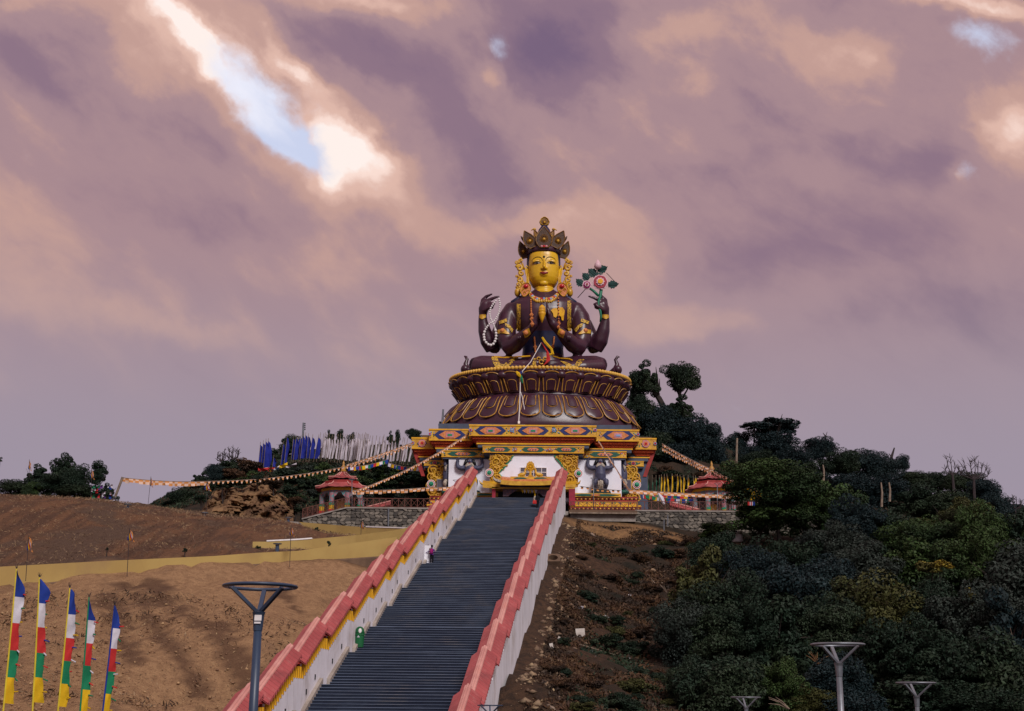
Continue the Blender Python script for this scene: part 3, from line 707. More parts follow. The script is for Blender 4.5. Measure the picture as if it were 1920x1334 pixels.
def hexplate(x0, x1, y0, y1, D, tip, mat, name='hexagon', th=.05, parent=None):
    """flat six-sided plaque"""
    a = P(x0, (y0 + y1) / 2, D); b = P(x1, (y0 + y1) / 2, D); zt = P((x0 + x1) / 2, y0, D).z; zb = P((x0 + x1) / 2, y1, D).z; zm = (zt + zb) / 2
    t = tip * (b.x - a.x)
    poly = [(a.x, zm), (a.x + t, zb), (b.x - t, zb), (b.x, zm), (b.x - t, zt), (a.x + t, zt)]
    q_ = MB(); q_.prism(poly, (0, D, 0), (1, 0, 0), (0, 0, 1), (0, -th, 0)); return q_.build(name, mat, parent or shrine)
def disc(x, y, D, r, mats, name='rosette', k=10, parent=None, dome=False):
    c = P(x, y, D); q_ = MB()
    for i, (rr, mi) in enumerate(r):
        poly = [(rr * math.cos(2 * math.pi * j / k), rr * math.sin(2 * math.pi * j / k)) for j in range(k)]
        q_.prism(poly, c + Vector((0, -.03 * i, 0)), (1, 0, 0), (0, 0, 1), (0, -.06, 0), mi)
    if dome: q_.ball(c + Vector((0, -.1, 0)), r[-1][0] * .9, .22, r[-1][0] * .9, 10, 6, r[-1][1])
    return q_.build(name, mats, parent or shrine)
GEMC = ['green', 'blue', 'redgem', 'orange', 'pink', 'sky', 'jade']
def gems(x0, x1, y0, y1, D, n, avoid=()):
    """row of small coloured bosses set on a gold band; one joined part"""
    q_ = MB(); mats = [M[c] for c in GEMC]; k = 0; tries = 0
    while k < n and tries < n * 8:
        tries += 1; x = random.uniform(x0, x1); y = random.uniform(y0, y1)
        if any(a <= x <= b for a, b in avoid): continue
        c = P(x, y, D); q_.ball(c, .085, .05, .085, 6, 4, random.randrange(len(mats))); k += 1
    o = q_.build('gem_bosses', mats, shrine); o['kind'] = 'stuff'; return o
def scroll(x0, x1, y0, y1, D, n, poly=None, parent=None, rmax=.55, name='scrollwork'):
    """carved gilt scrolls in relief: spirals of tube crowded together"""
    q_ = MB(); k = 0; tries = 0
    def inside(px, py):
        if poly is None: return True
        c = False; j = len(poly) - 1
        for i in range(len(poly)):
            (xi, yi), (xj, yj) = poly[i], poly[j]
            if (yi > py) != (yj > py) and px < (xj - xi) * (py - yi) / (yj - yi) + xi: c = not c
            j = i
        return c
    placed = []
    while k < n and tries < n * 30:
        tries += 1; x = random.uniform(x0, x1); y = random.uniform(y0, y1)
        if not inside(x, y): continue
        c = P(x, y, D); R = random.uniform(.16, .34) if k > n * .2 else rmax * random.uniform(.7, 1)
        if any((c - p).length < (R + rp) * .5 for p, rp in placed): continue
        if not all(inside(x + dx * R * 13, y + dy * R * 13) for dx, dy in ((1, 0), (-1, 0), (0, 1), (0, -1))):
            if R > .3: continue
        placed.append((c, R)); k += 1; ph = random.uniform(0, 6.28); sg = random.choice((-1, 1)); turns = 1.6 if R > .3 else 1.05
        pts = []; rad = []; N = int(14 * turns)
        for i in range(N + 1):
            t = i / N; a = ph + sg * t * turns * 6.283; rr = R * (1 - .85 * t)
            pts.append(c + Vector((rr * math.cos(a), -.06 - .12 * t, rr * math.sin(a)))); rad.append(.075 * (1 - .45 * t) * (R / .3) ** .4)
        q_.tube(pts, rad, 4)
    for i in range(int(n * 1.2)):
        x = random.uniform(x0, x1); y = random.uniform(y0, y1)
        if inside(x, y):
            c = P(x, y, D); a = random.uniform(0, 3.14); L = random.uniform(.15, .3)
            q_.tube([c + Vector((-L * math.cos(a), -.02, -L * math.sin(a))), c + Vector((0, -.1, .06)), c + Vector((L * math.cos(a), -.02, L * math.sin(a)))], [.02, .065, .02], 4)
    o = q_.build(name, M['gold'], parent or shrine, smooth=True); o['kind'] = 'stuff'; return o

# core masses (front faces stay behind every cornice piece)
b = MB(); bpx(b, 806, 832, 1214, 958, 155.0, 16.0); b.build('core', M['slate'], shrine)
SB('roof_slab', M['brownslab'], 792, 818, 1222, 826, 154.6, 17.0)
SB('roof_slab', M['slate'], 822, 796, 1184, 806, 153.2, 16.0)
SB('wall', M['white'], 841, 848, 1165, 940, 152.4, 2.55)       # wall of the two middle bays
SB('wall', M['white'], 918, 846, 1083, 940, 150.7, 1.65)       # projecting centre bay

def frieze(x0, x1, y0, y1, D, dep, hexes, hexcol, n_gem, small=False):
    SB('frieze', M['gold'], x0, y0, x1, y1, D, dep)
    h = y1 - y0
    SB('moulding', M['yellow'], x0 - .6, y0, x1 + .6, y0 + h * .13, D - .07, dep + .05)
    SB('moulding', M['yellow'], x0 - .6, y1 - h * .10, x1 + .6, y1, D - .07, dep + .05)
    av = []
    for (a, b) in hexes:
        ya = y0 + h * .15; yb = y1 - h * .13; wd = b - a
        hexplate(a, b, ya, yb, D - .005, .16, M[hexcol]); av.append((a, b))
        if not small:
            hexplate(a + wd * .15, b - wd * .15, ya + h * .05, yb - h * .04, D - .06, .28, M['orange'], 'medallion')
            cx = (a + b) / 2
            hexplate(cx - wd * .13, cx + wd * .13, ya + h * .18, yb - h * .16, D - .115, .02, M['pink'], 'plaque', .04)
            hexplate(cx - wd * .075, cx + wd * .075, ya + h * .29, yb - h * .27, D - .16, .02, M[random.choice(['sky', 'jade'])], 'gem', .04)
        else:
            cx = (a + b) / 2
            hexplate(a + wd * .24, b - wd * .24, ya + h * .12, yb - h * .12, D - .06, .2, M['orange'], 'medallion', .04)
            for k in (-1, 0, 1): disc(cx + k * wd * .12, (ya + yb) / 2, D - .11, [(.12, 0), (.06, 1)], [M['pink'], M['blue']], 'gem', 8)
    gems(x0 + 1.5, x1 - 1.5, y0 + h * .22, y1 - h * .2, D - .02, n_gem, av)
def brackets(x0, x1, y0, y1, D, shrink, dep=2.0, rec=.8):
    """red sloping course of carved brackets under a frieze"""
    a0 = P(x0, y0, D); a1 = P(x1, y0, D); zb = P((x0 + x1) / 2, y1, D).z; zt = P((x0 + x1) / 2, y0, D).z
    q_ = MB(); s_ = shrink
    q_.hexa([(a0.x + s_, D + rec, zb), (a1.x - s_, D + rec, zb), (a1.x - s_, D + dep, zb), (a0.x + s_, D + dep, zb)], [(a0.x, D + .03, zt), (a1.x, D + .03, zt), (a1.x, D + dep, zt), (a0.x, D + dep, zt)])
    q_.build('cornice_course', M['red'], shrine)
    n = int((a1.x - a0.x) / .36); q_ = MB()
    for row in (0, 1):
        for i in range(n):
            f = (i + .5 + .5 * row) / n
            if f >= 1: continue
            t = .28 if row == 0 else .68
            x = (a0.x + s_ * t) * (1 - f) + (a1.x - s_ * t) * f; z = zt + (zb - zt) * t; y = D + .03 + (rec - .03) * t
            q_.tube([(x - .14, y - .02, z - .1), (x - .12, y - .1, z + .06), (x, y - .15, z + .15), (x + .12, y - .1, z + .06), (x + .14, y - .02, z - .1)], .045, 4)
            q_.ball((x, y - .06, z - .05), .07, .08, .07, 6, 4)
    o = q_.build('carved_brackets', pmc, shrine); o['kind'] = 'stuff'
pmc = pm('carved bracket paint', (0.60, 0.11, 0.03), (0.36, 0.05, 0.02), 6, 0.55)

# centre bay
frieze(880, 1118, 797, 818.5, 150.0, 4, [(890.5, 949), (970, 1029), (1049, 1108)], 'blue', 44)
for x in (960, 1039): disc(x, 806.8, 149.95, [(.26, 0), (.16, 1), (.08, 2)], [M['sky'], M['blue'], M['paint_white']])
for x in (882, 1116): disc(x, 806.8, 149.95, [(.2, 0), (.13, 1)], [M['sky'], M['redgem']])
brackets(882, 1117, 818.7, 831.5, 150.05, .75)
SB('moulding', M['yellow'], 893.5, 831.6, 1106, 834, 150.5, 3); SB('soffit', M['slate'], 896, 834, 1104, 840, 150.6, 2.9)
frieze(905, 1095, 836.8, 849.6, 150.35, 2.5, [(916, 957), (978, 1021), (1042, 1082)], 'green', 30, True)
for x in (967, 1031): disc(x, 843, 150.28, [(.22, 0), (.14, 1), (.07, 2)], [M['orange'], M['blue'], M['paint_white']])
SB('soffit', M['slate'], 907, 849.6, 1093, 853, 150.55, 2.2)
# middle bays
for sgn in (-1, 1):
    X = (lambda x: x) if sgn < 0 else (lambda x: 2002.5 - x)
    dy = 0 if sgn < 0 else 1.2
    def rr(a, b): a, b = X(a), X(b); return (min(a, b), max(a, b))
    x0, x1 = rr(804.5, 884); frieze(x0, x1, 804.3 + dy, 826.6 + dy, 152.0, 3.5, [rr(814, 873)], 'blue', 16)
    disc(X(806), 814 + dy, 151.93, [(.2, 0), (.13, 1)], [M['sky'], M['redgem']])
    x0, x1 = rr(805.5, 890); brackets(x0, x1, 826.8 + dy, 839.5 + dy, 152.05, .8)
    x0, x1 = rr(816, 897); SB('moulding', M['yellow'], x0, 840 + dy, x1, 842 + dy, 152.5, 2.4)
    x0, x1 = rr(818.5, 897); SB('soffit', M['slate'], x0, 842 + dy, x1, 848 + dy, 152.55, 2.3)
    x0, x1 = rr(828, 908); frieze(x0, x1, 845 + dy, 857.5 + dy, 152.25, 2.0, [rr(839, 897)], 'green', 12, True)
    x0, x1 = rr(830, 917); SB('soffit', M['slate'], x0, 857.5 + dy, x1, 861 + dy, 152.3, 1.9)
    # outer bays
    x0, x1 = rr(772, 812); frieze(x0, x1, 820.3 + dy, 842 + dy, 154.3, 5, [], 'blue', 12)
    cx = X(791.5); hexplate(cx - 9, cx + 9, 823.5 + dy, 839.5 + dy, 154.29, .5, M['blue'], 'lozenge'); disc(cx, 831.5 + dy, 154.22, [(.46, 0), (.3, 1), (.16, 2)], [M['pink'], M['orange'], M['redgem']])
    disc(X(774), 831 + dy, 154.2, [(.2, 0), (.13, 1)], [M['sky'], M['redgem']])
    x0, x1 = rr(773, 820); brackets(x0, x1, 842.2 + dy, 855 + dy, 154.35, .85)
    x0, x1 = rr(784, 826); SB('moulding', M['yellow'], x0, 856 + dy, x1, 858 + dy, 154.6, 3)
    x0, x1 = rr(787, 826); SB('soffit', M['slate'], x0, 858 + dy, x1, 864 + dy, 154.65, 2.9)
    x0, x1 = rr(795.5, 834); frieze(x0, x1, 863.5 + dy, 873.5 + dy, 154.45, 2.0, [], 'green', 6, True)
    hexplate(X(815) - 12, X(815) + 12, 865 + dy, 872 + dy, 154.44, .4, M['green'], 'lozenge'); disc(X(815), 868.3 + dy, 154.38, [(.3, 0), (.2, 1), (.12, 2)], [M['orange'], M['blue'], M['redgem']])
    x0, x1 = rr(796, 838); SB('soffit', M['slate'], x0, 873.5 + dy, x1, 877 + dy, 154.5, 1.5)
    # red end boards that run down under the outer eaves, and the flank seen beyond
    a = P(X(772), 842 + dy, 154.9); c_ = P(X(781), 842 + dy, 154.9); e = P(X(790), 893 + dy, 154.9); d_ = P(X(797), 893 + dy, 154.9)
    q_ = MB(); q_.add([a, c_, d_, e] + [p + Vector((0, .5, 0)) for p in (a, c_, d_, e)], [(0, 1, 2, 3), (7, 6, 5, 4), (0, 4, 5, 1), (1, 5, 6, 2), (2, 6, 7, 3), (3, 7, 4, 0)]); q_.build('eave_board', M['red'], shrine)
    # gilt corner panel with window, boss
    x0, x1 = rr(806, 835.5)
    SB('corner_panel', M['goldbase'], x0, 876 + dy, x1, 940 + dy, 154.15, .8)
    scroll(x0 + 1.5, x1 - 1.5, 879 + dy, 937 + dy, 154.12, 130, rmax=.8)
    o = SB('window', M['glass'], *rr(820, 833.5)[:1], 900 + dy, rr(820, 833.5)[1], 919 + dy, 153.72, .4)
    fr = MB(); a, c_ = rr(820, 833.5)
    for (u0, v0, u1, v1) in ((a - 1.2, 898.5, c_ + 1.2, 900), (a - 1.2, 919, c_ + 1.2, 920.4), (a - 1.2, 900, a, 919), (c_, 900, c_ + 1.2, 919)): bpx(fr, u0, v0 + dy, u1, v1 + dy, 153.68, .4)
    fr.build('frame', M['concrete'], o)
    disc(X(808.5), 908 + dy, 153.95, [(.52, 0), (.44, 1), (.36, 2), (.3, 3)], [M['paint_white'], M['redgem'], M['paint_white'], M['jade']], 'boss', 14, None, True)
    q_ = MB(); cc = P(X(801.5), 905 + dy, 154.6)
    # plinth courses
    x0, x1 = rr(806, 934); SB('plinth_course', M['gold'], x0, 939.5 + dy, x1, 946 + dy, 150.0, 4)
    x0, x1 = rr(806.5, 934); SB('plinth_course', M['red'], x0, 930.5 + dy, x1, 939.5 + dy, 150.3, 4)
    x0, x1 = rr(838, 934); SB('plinth_course', M['gold'], x0, 924 + dy, x1, 931 + dy, 150.15, 4); hexplate(x0 + 4, x1 - 4, 925.4 + dy, 929.6 + dy, 150.14, .2, M['green'], 'lozenge')
    hexplate((x0 + x1) / 2 - 10, (x0 + x1) / 2 + 10, 925.8 + dy, 929.2 + dy, 150.08, .3, M['orange'], 'medallion')
    x0, x1 = rr(800, 934); SB('plinth_course', M['yellow'], x0 , 946 + dy, x1, 949 + dy, 149.8, 4); SB('plinth_course', M['red'], x0, 949 + dy, x1, 957 + dy, 149.9, 4)
    n = 34; q_ = MB()
    for i in range(n):
        x = x0 + 2 + (x1 - x0 - 4) * i / (n - 1); c0 = P(x, 935 + dy, 150.26); q_.ball(c0, .12, .08, .1, 6, 4, i % 2)
        c0 = P(x, 953 + dy, 149.86); q_.ball(c0, .12, .08, .1, 6, 4, (i + 1) % 2)
    o = q_.build('plinth_ornament', [M['bronze'], M['gold']], shrine); o['kind'] = 'stuff'
    gems(x0 + 2, x1 - 2, 940.5 + dy, 945 + dy, 149.98, 40)
    # carved gilt wing of the centre bay with a wavy green edge
    pl = [(918.5, 853.5), (963, 853.5), (958, 862), (951, 869), (945, 878), (938, 884), (935.5, 887.5), (941, 894), (946.5, 900), (946.5, 912), (918.5, 912)]
    pl = [(X(x), y + dy * .4) for x, y in pl]
    D = 150.62; q_ = MB(); q_.prism([(P(x, y, D).x, P(x, y, D).z) for x, y in pl], (0, D, 0), (1, 0, 0), (0, 0, 1), (0, .08, 0)); q_.build('carved_panel', M['goldbase'], shrine)
    xs_ = [p[0] for p in pl]; scroll(min(xs_), max(xs_), 854, 911, D, 170, pl, rmax=.95)
    q_ = MB(); q_.tube([P(x, y, D - .03) for x, y in pl[1:9]], .09, 5); q_.build('panel_edge', M['jade'], shrine)
    disc(X(917.5), 887 + dy, 150.4, [(.5, 0), (.42, 1), (.34, 2), (.28, 3)], [M['paint_white'], M['redgem'], M['paint_white'], M['jade']], 'boss', 14, None, True)
# upper window of the centre bay
w_ = SB('window', M['glass'], 976, 877.5, 1024.5, 893, 150.66, .2)
fr = MB()
for x in (975.2, 984.5, 1000, 1015, 1024.5): bpx(fr, x, 877, x + 1.0, 893, 150.6, .12)
for y in (876.6, 885.2): bpx(fr, 975.2, y, 1025.5, y + 1.0, 150.59, .12)
fr.build('frame', M['paint_white'], w_)

# entrance porch with curved gilt roof
porch = thing('entrance_porch', 'gilt curved porch roof over the dark doorway at the stair head', 'porch', (P(998, 935, 147.5).x, 148, sz(143)))
def PB(name, m_, *a): b = MB(); bpx(b, *a); return b.build(name, m_, porch)
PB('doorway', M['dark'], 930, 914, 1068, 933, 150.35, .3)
PB('lintel', M['gold'], 922, 914, 1078, 917.2, 148.4, 2.2); PB('lintel', M['blue'], 926, 910, 1072, 914, 148.6, 2.0)
for x0, x1 in ((922.5, 929), (1067, 1078.5)): PB('pillar', pm('porch pillar', (0.30, 0.01, 0.035), None, 2, .5), x0, 917, x1, 948, 148.3, .45)
def curved_roof(x0, x1, y, th, D, D1, lift, name, m_, rows=1):
    q_ = MB(); n = 24; ring = []
    for i in range(n + 1):
        f = i / n; e = abs(2 * f - 1) ** 3 * lift
        a = P(x0 + (x1 - x0) * f, y - e, D); zb = P(x0 + (x1 - x0) * f, y + th - e * .8, D).z
        ring.append([(a.x, D, zb), (a.x, D1, zb + .5), (a.x, D1, a.z + .75), (a.x, D, a.z)])
    q_.loft(ring); return q_.build(name, m_, porch)
curved_roof(934, 1048, 903, 7.5, 147.3, 150.6, 4, 'roof', M['gold']); curved_roof(940, 1042, 899.5, 3.5, 147.5, 150.6, 3, 'roof', M['orange']); curved_roof(936, 1046, 910.2, 1.4, 147.6, 150.5, 4, 'eave', M['yellow'])
for x0, x1 in ((905, 938), (1055, 1082)): curved_roof(x0, x1, 909, 6.5, 148.4, 150.4, 2, 'side_roof', M['gold'])
for x0, x1, s_ in ((905, 938, -1), (1055, 1082, 1)):
    x = x0 if s_ < 0 else x1; a = P(x, 908, 148.4); q_ = MB(); q_.tube([a, a + Vector((s_ * .25, -.1, .12)), a + Vector((s_ * .4, -.15, .42))], [.16, .12, .03], 6); q_.build('horn', M['gold'], porch)
for x, s_ in ((934, -1), (1048, 1)):
    a = P(x, 902, 147.3); q_ = MB(); q_.tube([a - Vector((s_ * .3, 0, .1)), a + Vector((s_ * .2, -.1, 0)), a + Vector((s_ * .5, -.1, .2)), a + Vector((s_ * .55, -.1, .5))], [.2, .2, .13, .04], 6); q_.build('horn', M['cream'], porch)
PB('crest', M['gold'], 957, 894, 1032, 901.5, 148.2, 1.2)
for x in (975.5, 1013): hexplate(x - 12, x + 12, 895.6, 899.2, 148.19, .25, M['green'], 'lozenge', .05, porch)
for x0, x1, dx in ((943, 961, 1), (1010, 1028, -1)):
    q_ = MB(); D = 148.7; a, c_ = (x0, x1) if dx > 0 else (x1, x0)
    pl = [(a, 917.4), (a + dx * 30, 917.4), (a + dx * 22, 922), (a + dx * 15, 926), (a + dx * 10, 931), (a, 931)]
    q_.prism([(P(x, y, D).x, P(x, y, D).z) for x, y in pl], (0, D, 0), (1, 0, 0), (0, 0, 1), (0, .15, 0)); q_.build('carved_brace', pm('carved porch brace', (0.22, 0.10, 0.10), (0.06, 0.07, 0.12), 9, .6, .6, 14), porch)
q_ = MB(); D = 148.5
for i in range(4):
    a = 979 + i * 7; 
    for k, c_ in ((0, 0), (1, 1)): q_.tube([P(a + k * 3.4, 918.5, D), P(a + 1.5 + k * 3.4, 924, D), P(a + 3.4 + k * 3.4, 920 if k == 0 else 919, D)], [.10, .13, .08], 5, c_)
q_.tube([P(1003, 918, D), P(1003, 930, D)], .09, 5, 0); o = q_.build('valance', [M['c_yellow'], M['c_white']], porch); o['kind'] = 'stuff'

# wheel of law between two deer on the porch crest
wh = thing('dharma_wheel', 'golden eight spoked wheel in a flame frame between two golden deer', 'wheel ornament', P(994.5, 894, 148.6))
D = 148.5; c0 = P(994.5, 876, D)
q_ = MB(); pl = []
for j in range(20):
    a = 2 * math.pi * j / 20; r_ = .52 if j % 2 else .58; pl.append((r_ * math.cos(a) * .92, r_ * math.sin(a) * (1.25 if math.sin(a) > 0 else 1.0)))
q_.prism(pl, c0, (1, 0, 0), (0, 0, 1), (0, .1, 0)); q_.build('flame_frame', M['gold'], wh)
q_ = MB(); ring = [c0 + Vector((.34 * math.cos(2 * math.pi * j / 16), -.06, .34 * math.sin(2 * math.pi * j / 16))) for j in range(17)]; q_.tube(ring, .05, 5); q_.ball(c0 + Vector((0, -.08, 0)), .1)
q_.build('wheel_rim', M['yellow'], wh)
for j in range(4):
    a = math.pi * j / 4; q_ = MB(); q_.tube([c0 + Vector((.34 * math.cos(a), -.06, .34 * math.sin(a))), c0 - Vector((.34 * math.cos(a), .06, .34 * math.sin(a)))], .03, 4); q_.build('spoke', M['yellow'], wh)
q_ = MB(); q_.lathe([(.26, 0), (.3, .1), (.14, .25), (.14, .75), (.26, .85)], P(994.5, 894.5, D), 10, sy=.6); q_.build('pedestal', M['gold'], wh)
for s_, lab in ((-1, 'golden deer kneeling nearest the black strongman half hidden by the roof'), (1, 'golden deer kneeling beside the wheel towards the window with more panes')):
    xb = 994.5 + s_ * 16; c0 = P(xb, 891, 148.5)
    d_ = thing('deer_statue', ['golden deer facing the wheel from the end nearer the green bin', 'golden deer facing the wheel from the end nearer the right roof ridge'][s_ > 0], 'deer statue', c0 - Vector((0, 0, .3)), 'deer beside the wheel of law')
    q_ = MB(); q_.tube([c0 + Vector((s_ * .48, 0, -.05)), c0 + Vector((s_ * .2, 0, 0)), c0 + Vector((-s_ * .2, 0, .05)), c0 + Vector((-s_ * .38, 0, .3)), c0 + Vector((-s_ * .42, 0, .72))], [.12, .23, .24, .16, .1], 8)
    q_.tube([c0 + Vector((-s_ * .36, 0, .74)), c0 + Vector((-s_ * .66, 0, .70))], [.12, .05], 6)
    for u in (-.3, .3): q_.tube([c0 + Vector((s_ * u, -.1, -.1)), c0 + Vector((s_ * u - .15, -.15, -.3)), c0 + Vector((s_ * u + .12, -.15, -.32))], [.09, .06, .05], 5)
    q_.build('body', M['gold'], d_, True)
    q_ = MB()
    for v in (-.06, .06): q_.tube([c0 + Vector((-s_ * .38, v, .82)), c0 + Vector((-s_ * .33, v * 2.4, 1.02))], [.035, .015], 4)
    q_.build('ears', M['gold'], d_)

# atlas figures holding up the cornice
def atlas(cx, ytop, D, flip, label, half=False):
    k = P(cx, 890, D); S = (P(cx + 10, 890, D).x - P(cx, 890, D).x) / 10
    def A(x, y, d=0): p = P(cx + x, y, D); return Vector((p.x, D + d, p.z))
    r = thing('atlas_figure', label, 'statue', A(0, 928), 'strongman figures holding up the cornice')
    q_ = MB(); B = lambda pts, rd, n=10: q_.tube([A(*p) for p in pts], [v * S for v in rd], n)
    B([(0, 905, -.35), (0, 899, -.5), (0, 892, -.55), (0, 885, -.42), (0, 878, -.35), (0, 875, -.3)], [8, 10.5, 11, 9.5, 9.5, 6], 12)
    for s_ in (-1, 1):
        B([(s_ * 8, 878, -.3), (s_ * 15, 879.5, -.35), (s_ * 22, 877.5, -.35)], [5, 4.8, 4.2]); B([(s_ * 22, 878, -.35), (s_ * 23.5, 870, -.3), (s_ * 22.5, 861.5, -.25)], [4.2, 3.4, 2.8]); B([(s_ * 22.5, 862, -.3), (s_ * 20, 860.5, -.35), (s_ * 17, 860.8, -.3)], [2.6, 2.6, 1.6])
        B([(s_ * 6, 903, -.4), (s_ * 11, 905, -.95), (s_ * 11.5, 910, -1.0)], [6, 5.2, 4]); B([(s_ * 11.5, 909, -1.0), (s_ * 10, 916, -.6), (s_ * 9.5, 921, -.5)], [4.2, 3.6, 2.6]); B([(s_ * 9.5, 921, -.4), (s_ * 11, 922.5, -.9)], [2.6, 1.8])
    B([(0, 876, -.3), (0, 871, -.35)], [4, 4]); c = A(0, 867.5, -.42); q_.ball(c, 5.6 * S, 5 * S, 6.2 * S, 12, 8)
    q_.ball(A(0, 868, -.82), 1.1 * S, 1.3 * S, 1.6 * S, 6, 4)
    body = q_.build('body', M['atlas'], r); remesh(body, .07, 4)
    q_ = MB(); q_.ball(A(0, 866, -.22), 7.4 * S, 5 * S, 7 * S, 12, 6)
    for s_ in (-1, 1): q_.tube([A(s_ * 5.5, 863, -.3), A(s_ * 8, 869, -.3), A(s_ * 10.5, 874.5, -.25)], [3 * S, 3.2 * S, 2.2 * S], 8)
    q_.build('hair', M['black'], r, True)
    q_ = MB()
    for i in range(9):
        x = (i - 4) * 1.6; q_.tube([A(x * .6, 870.5, -.72), A(x * 1.15, 876, -.75), A(x * .9, 881 + (4 - abs(i - 4)) * 1.6, -.68)], [.9 * S, 1.5 * S, .5 * S], 5)
    q_.build('beard', M['cream'], r, True)
    q_ = MB()
    for s_ in (-1, 1):
        q_.ball(A(s_ * 2.1, 866.3, -.77), .6 * S, .3 * S, .28 * S, 6, 4)
    q_.build('eyes', M['paint_white'], r)
    q_ = MB(); q_.ball(A(0, 871, -.78), 2 * S, .4 * S, .9 * S, 8, 4); q_.build('mouth', M['lips'], r)
    q_ = MB(); q_.tube([A(-9.5, 899, -.5), A(0, 900.5, -.95), A(9.5, 899, -.5)], 2.2 * S, 6)
    for i in range(7):
        x = (i - 3) * 3.0; yb = 921 if abs(x) < 4 else 906
        q_.tube([A(x * .9, 900, -.9 + abs(x) * .03), A(x * 1.1, (900 + yb) / 2, -1.05 + abs(x) * .02), A(x * .85, yb, -.9)], [2 * S, 2.2 * S, 1.2 * S], 6)
    q_.build('loincloth', M['cream'], r, True)
    q_ = MB(); a = A(0, 928); 
    rk = []
    for j, (w__, y_) in enumerate(((17, 930), (18.5, 926), (17, 921.5), (12, 920.5))):
        rk.append([Vector((a.x + w__ * S * math.cos(t) * (1 + .1 * math.sin(3 * t + j)), D - .45 + .75 * math.sin(t), A(0, y_).z + .05 * math.sin(5 * t))) for t in [2 * math.pi * i / 14 for i in range(14)]])
    q_.loft(rk); q_.build('rock_base', pm('green rock', (0.018, 0.040, 0.040), (0.010, 0.02, 0.022), 4, .7, .5), r)
    return r
atlas(881, 0, 152.3, 1, 'dark bearded strongman partly hidden behind the red roof ridge of the stairs')
atlas(1125, 0, 152.3, 1, 'dark pot-bellied strongman with arms raised on a green rock, fully in view')
# the two on the flanks, seen edge-on past the wall ends
for x, lab in ((838.5, 'dark strongman seen edge on beside the gilt corner above the left stair roofs'), (1168, 'dark strongman seen edge on beside the gilt corner with the crossing bunting')):
    r = thing('atlas_figure', lab, 'statue', P(x, 928, 153.2), 'strongman figures holding up the cornice')
    s_ = -1 if x < 1000 else 1; D = 153.3; A = lambda u, y, d=0: P(x + s_ * u, y, D + d)
    q_ = MB(); S = .068
    q_.tube([A(0, 906), A(1, 898), A(1.5, 890), A(1, 880), A(.5, 872)], [5 * S, 7 * S, 7 * S, 5.5 * S, 4.5 * S], 10); q_.tube([A(1, 878), A(4, 872, -.4), A(3, 862, -.3)], [4 * S, 3.4 * S, 2.6 * S], 8)
    q_.tube([A(1, 904), A(5, 908, -.3), A(3, 918, -.2)], [5 * S, 4.4 * S, 3 * S], 8); q_.ball(A(1, 868), 4.4 * S, 4.4 * S, 5 * S)
    remesh(q_.build('body', M['atlas'], r), .08, 3)
    q_ = MB(); q_.tube([A(2, 900, -.4), A(4.5, 906, -.5), A(4, 914, -.45)], [3 * S, 4 * S, 2 * S], 8); q_.tube([A(2.5, 872, -.35), A(3.5, 884, -.45)], [3 * S, 1.2 * S], 6); q_.build('loincloth', M['cream'], r, True)
    q_ = MB(); q_.ball(A(2, 924), 9 * S, .6, 5 * S, 10, 6); q_.build('rock_base', M['green'], r)
# ------------------------------------------------------------------ lotus throne
LD = 161.0; LC = P(1012.5, 720, LD); DR_ = 0.62
def zL(py): return P(1012.5, py, LD).z
KX = (P(1112.5, 720, LD).x - P(1012.5, 720, LD).x) / 100.0       # metres per surveyed pixel at the throne
lotus = thing('lotus_throne', 'oval maroon double lotus pedestal with gold outlined petals under the seated figure', 'pedestal', (LC.x, LD, zL(806) - 1.5))
def ring_prof(prof, name, mat, n=96, cap=True):
    q_ = MB(); q_.lathe([(r * KX, zL(y)) for r, y in prof], (LC.x, LD, 0), n, 1, DR_, cap=cap)
    o = q_.build(name, mat, lotus, True); return o
ring_prof([(186, 832), (183, 814), (181.5, 807), (175, 795), (167, 782), (158, 769), (148, 761), (143, 757), (147, 754), (154, 742), (160, 728), (164, 719), (162, 716.5)], 'body', M['maroon'])
ring_prof([(166, 723), (169, 720.5), (169, 717.5), (163, 715.5)], 'rim', M['maroon'])
bead = MB().ball((0, 0, 0), .26, n=10, k=6).mesh('bead', M['goldbead'] if 'goldbead' in M else M['yellow'], smooth=True)
NB = 150
for i in range(NB):
    a = 2 * math.pi * i / NB
    o = link('bead', bead, lotus); o.location = Vector((LC.x + 167.5 * KX * math.cos(a), LD + 167.5 * KX * DR_ * math.sin(a), zL(716.0))) - wloc(lotus)
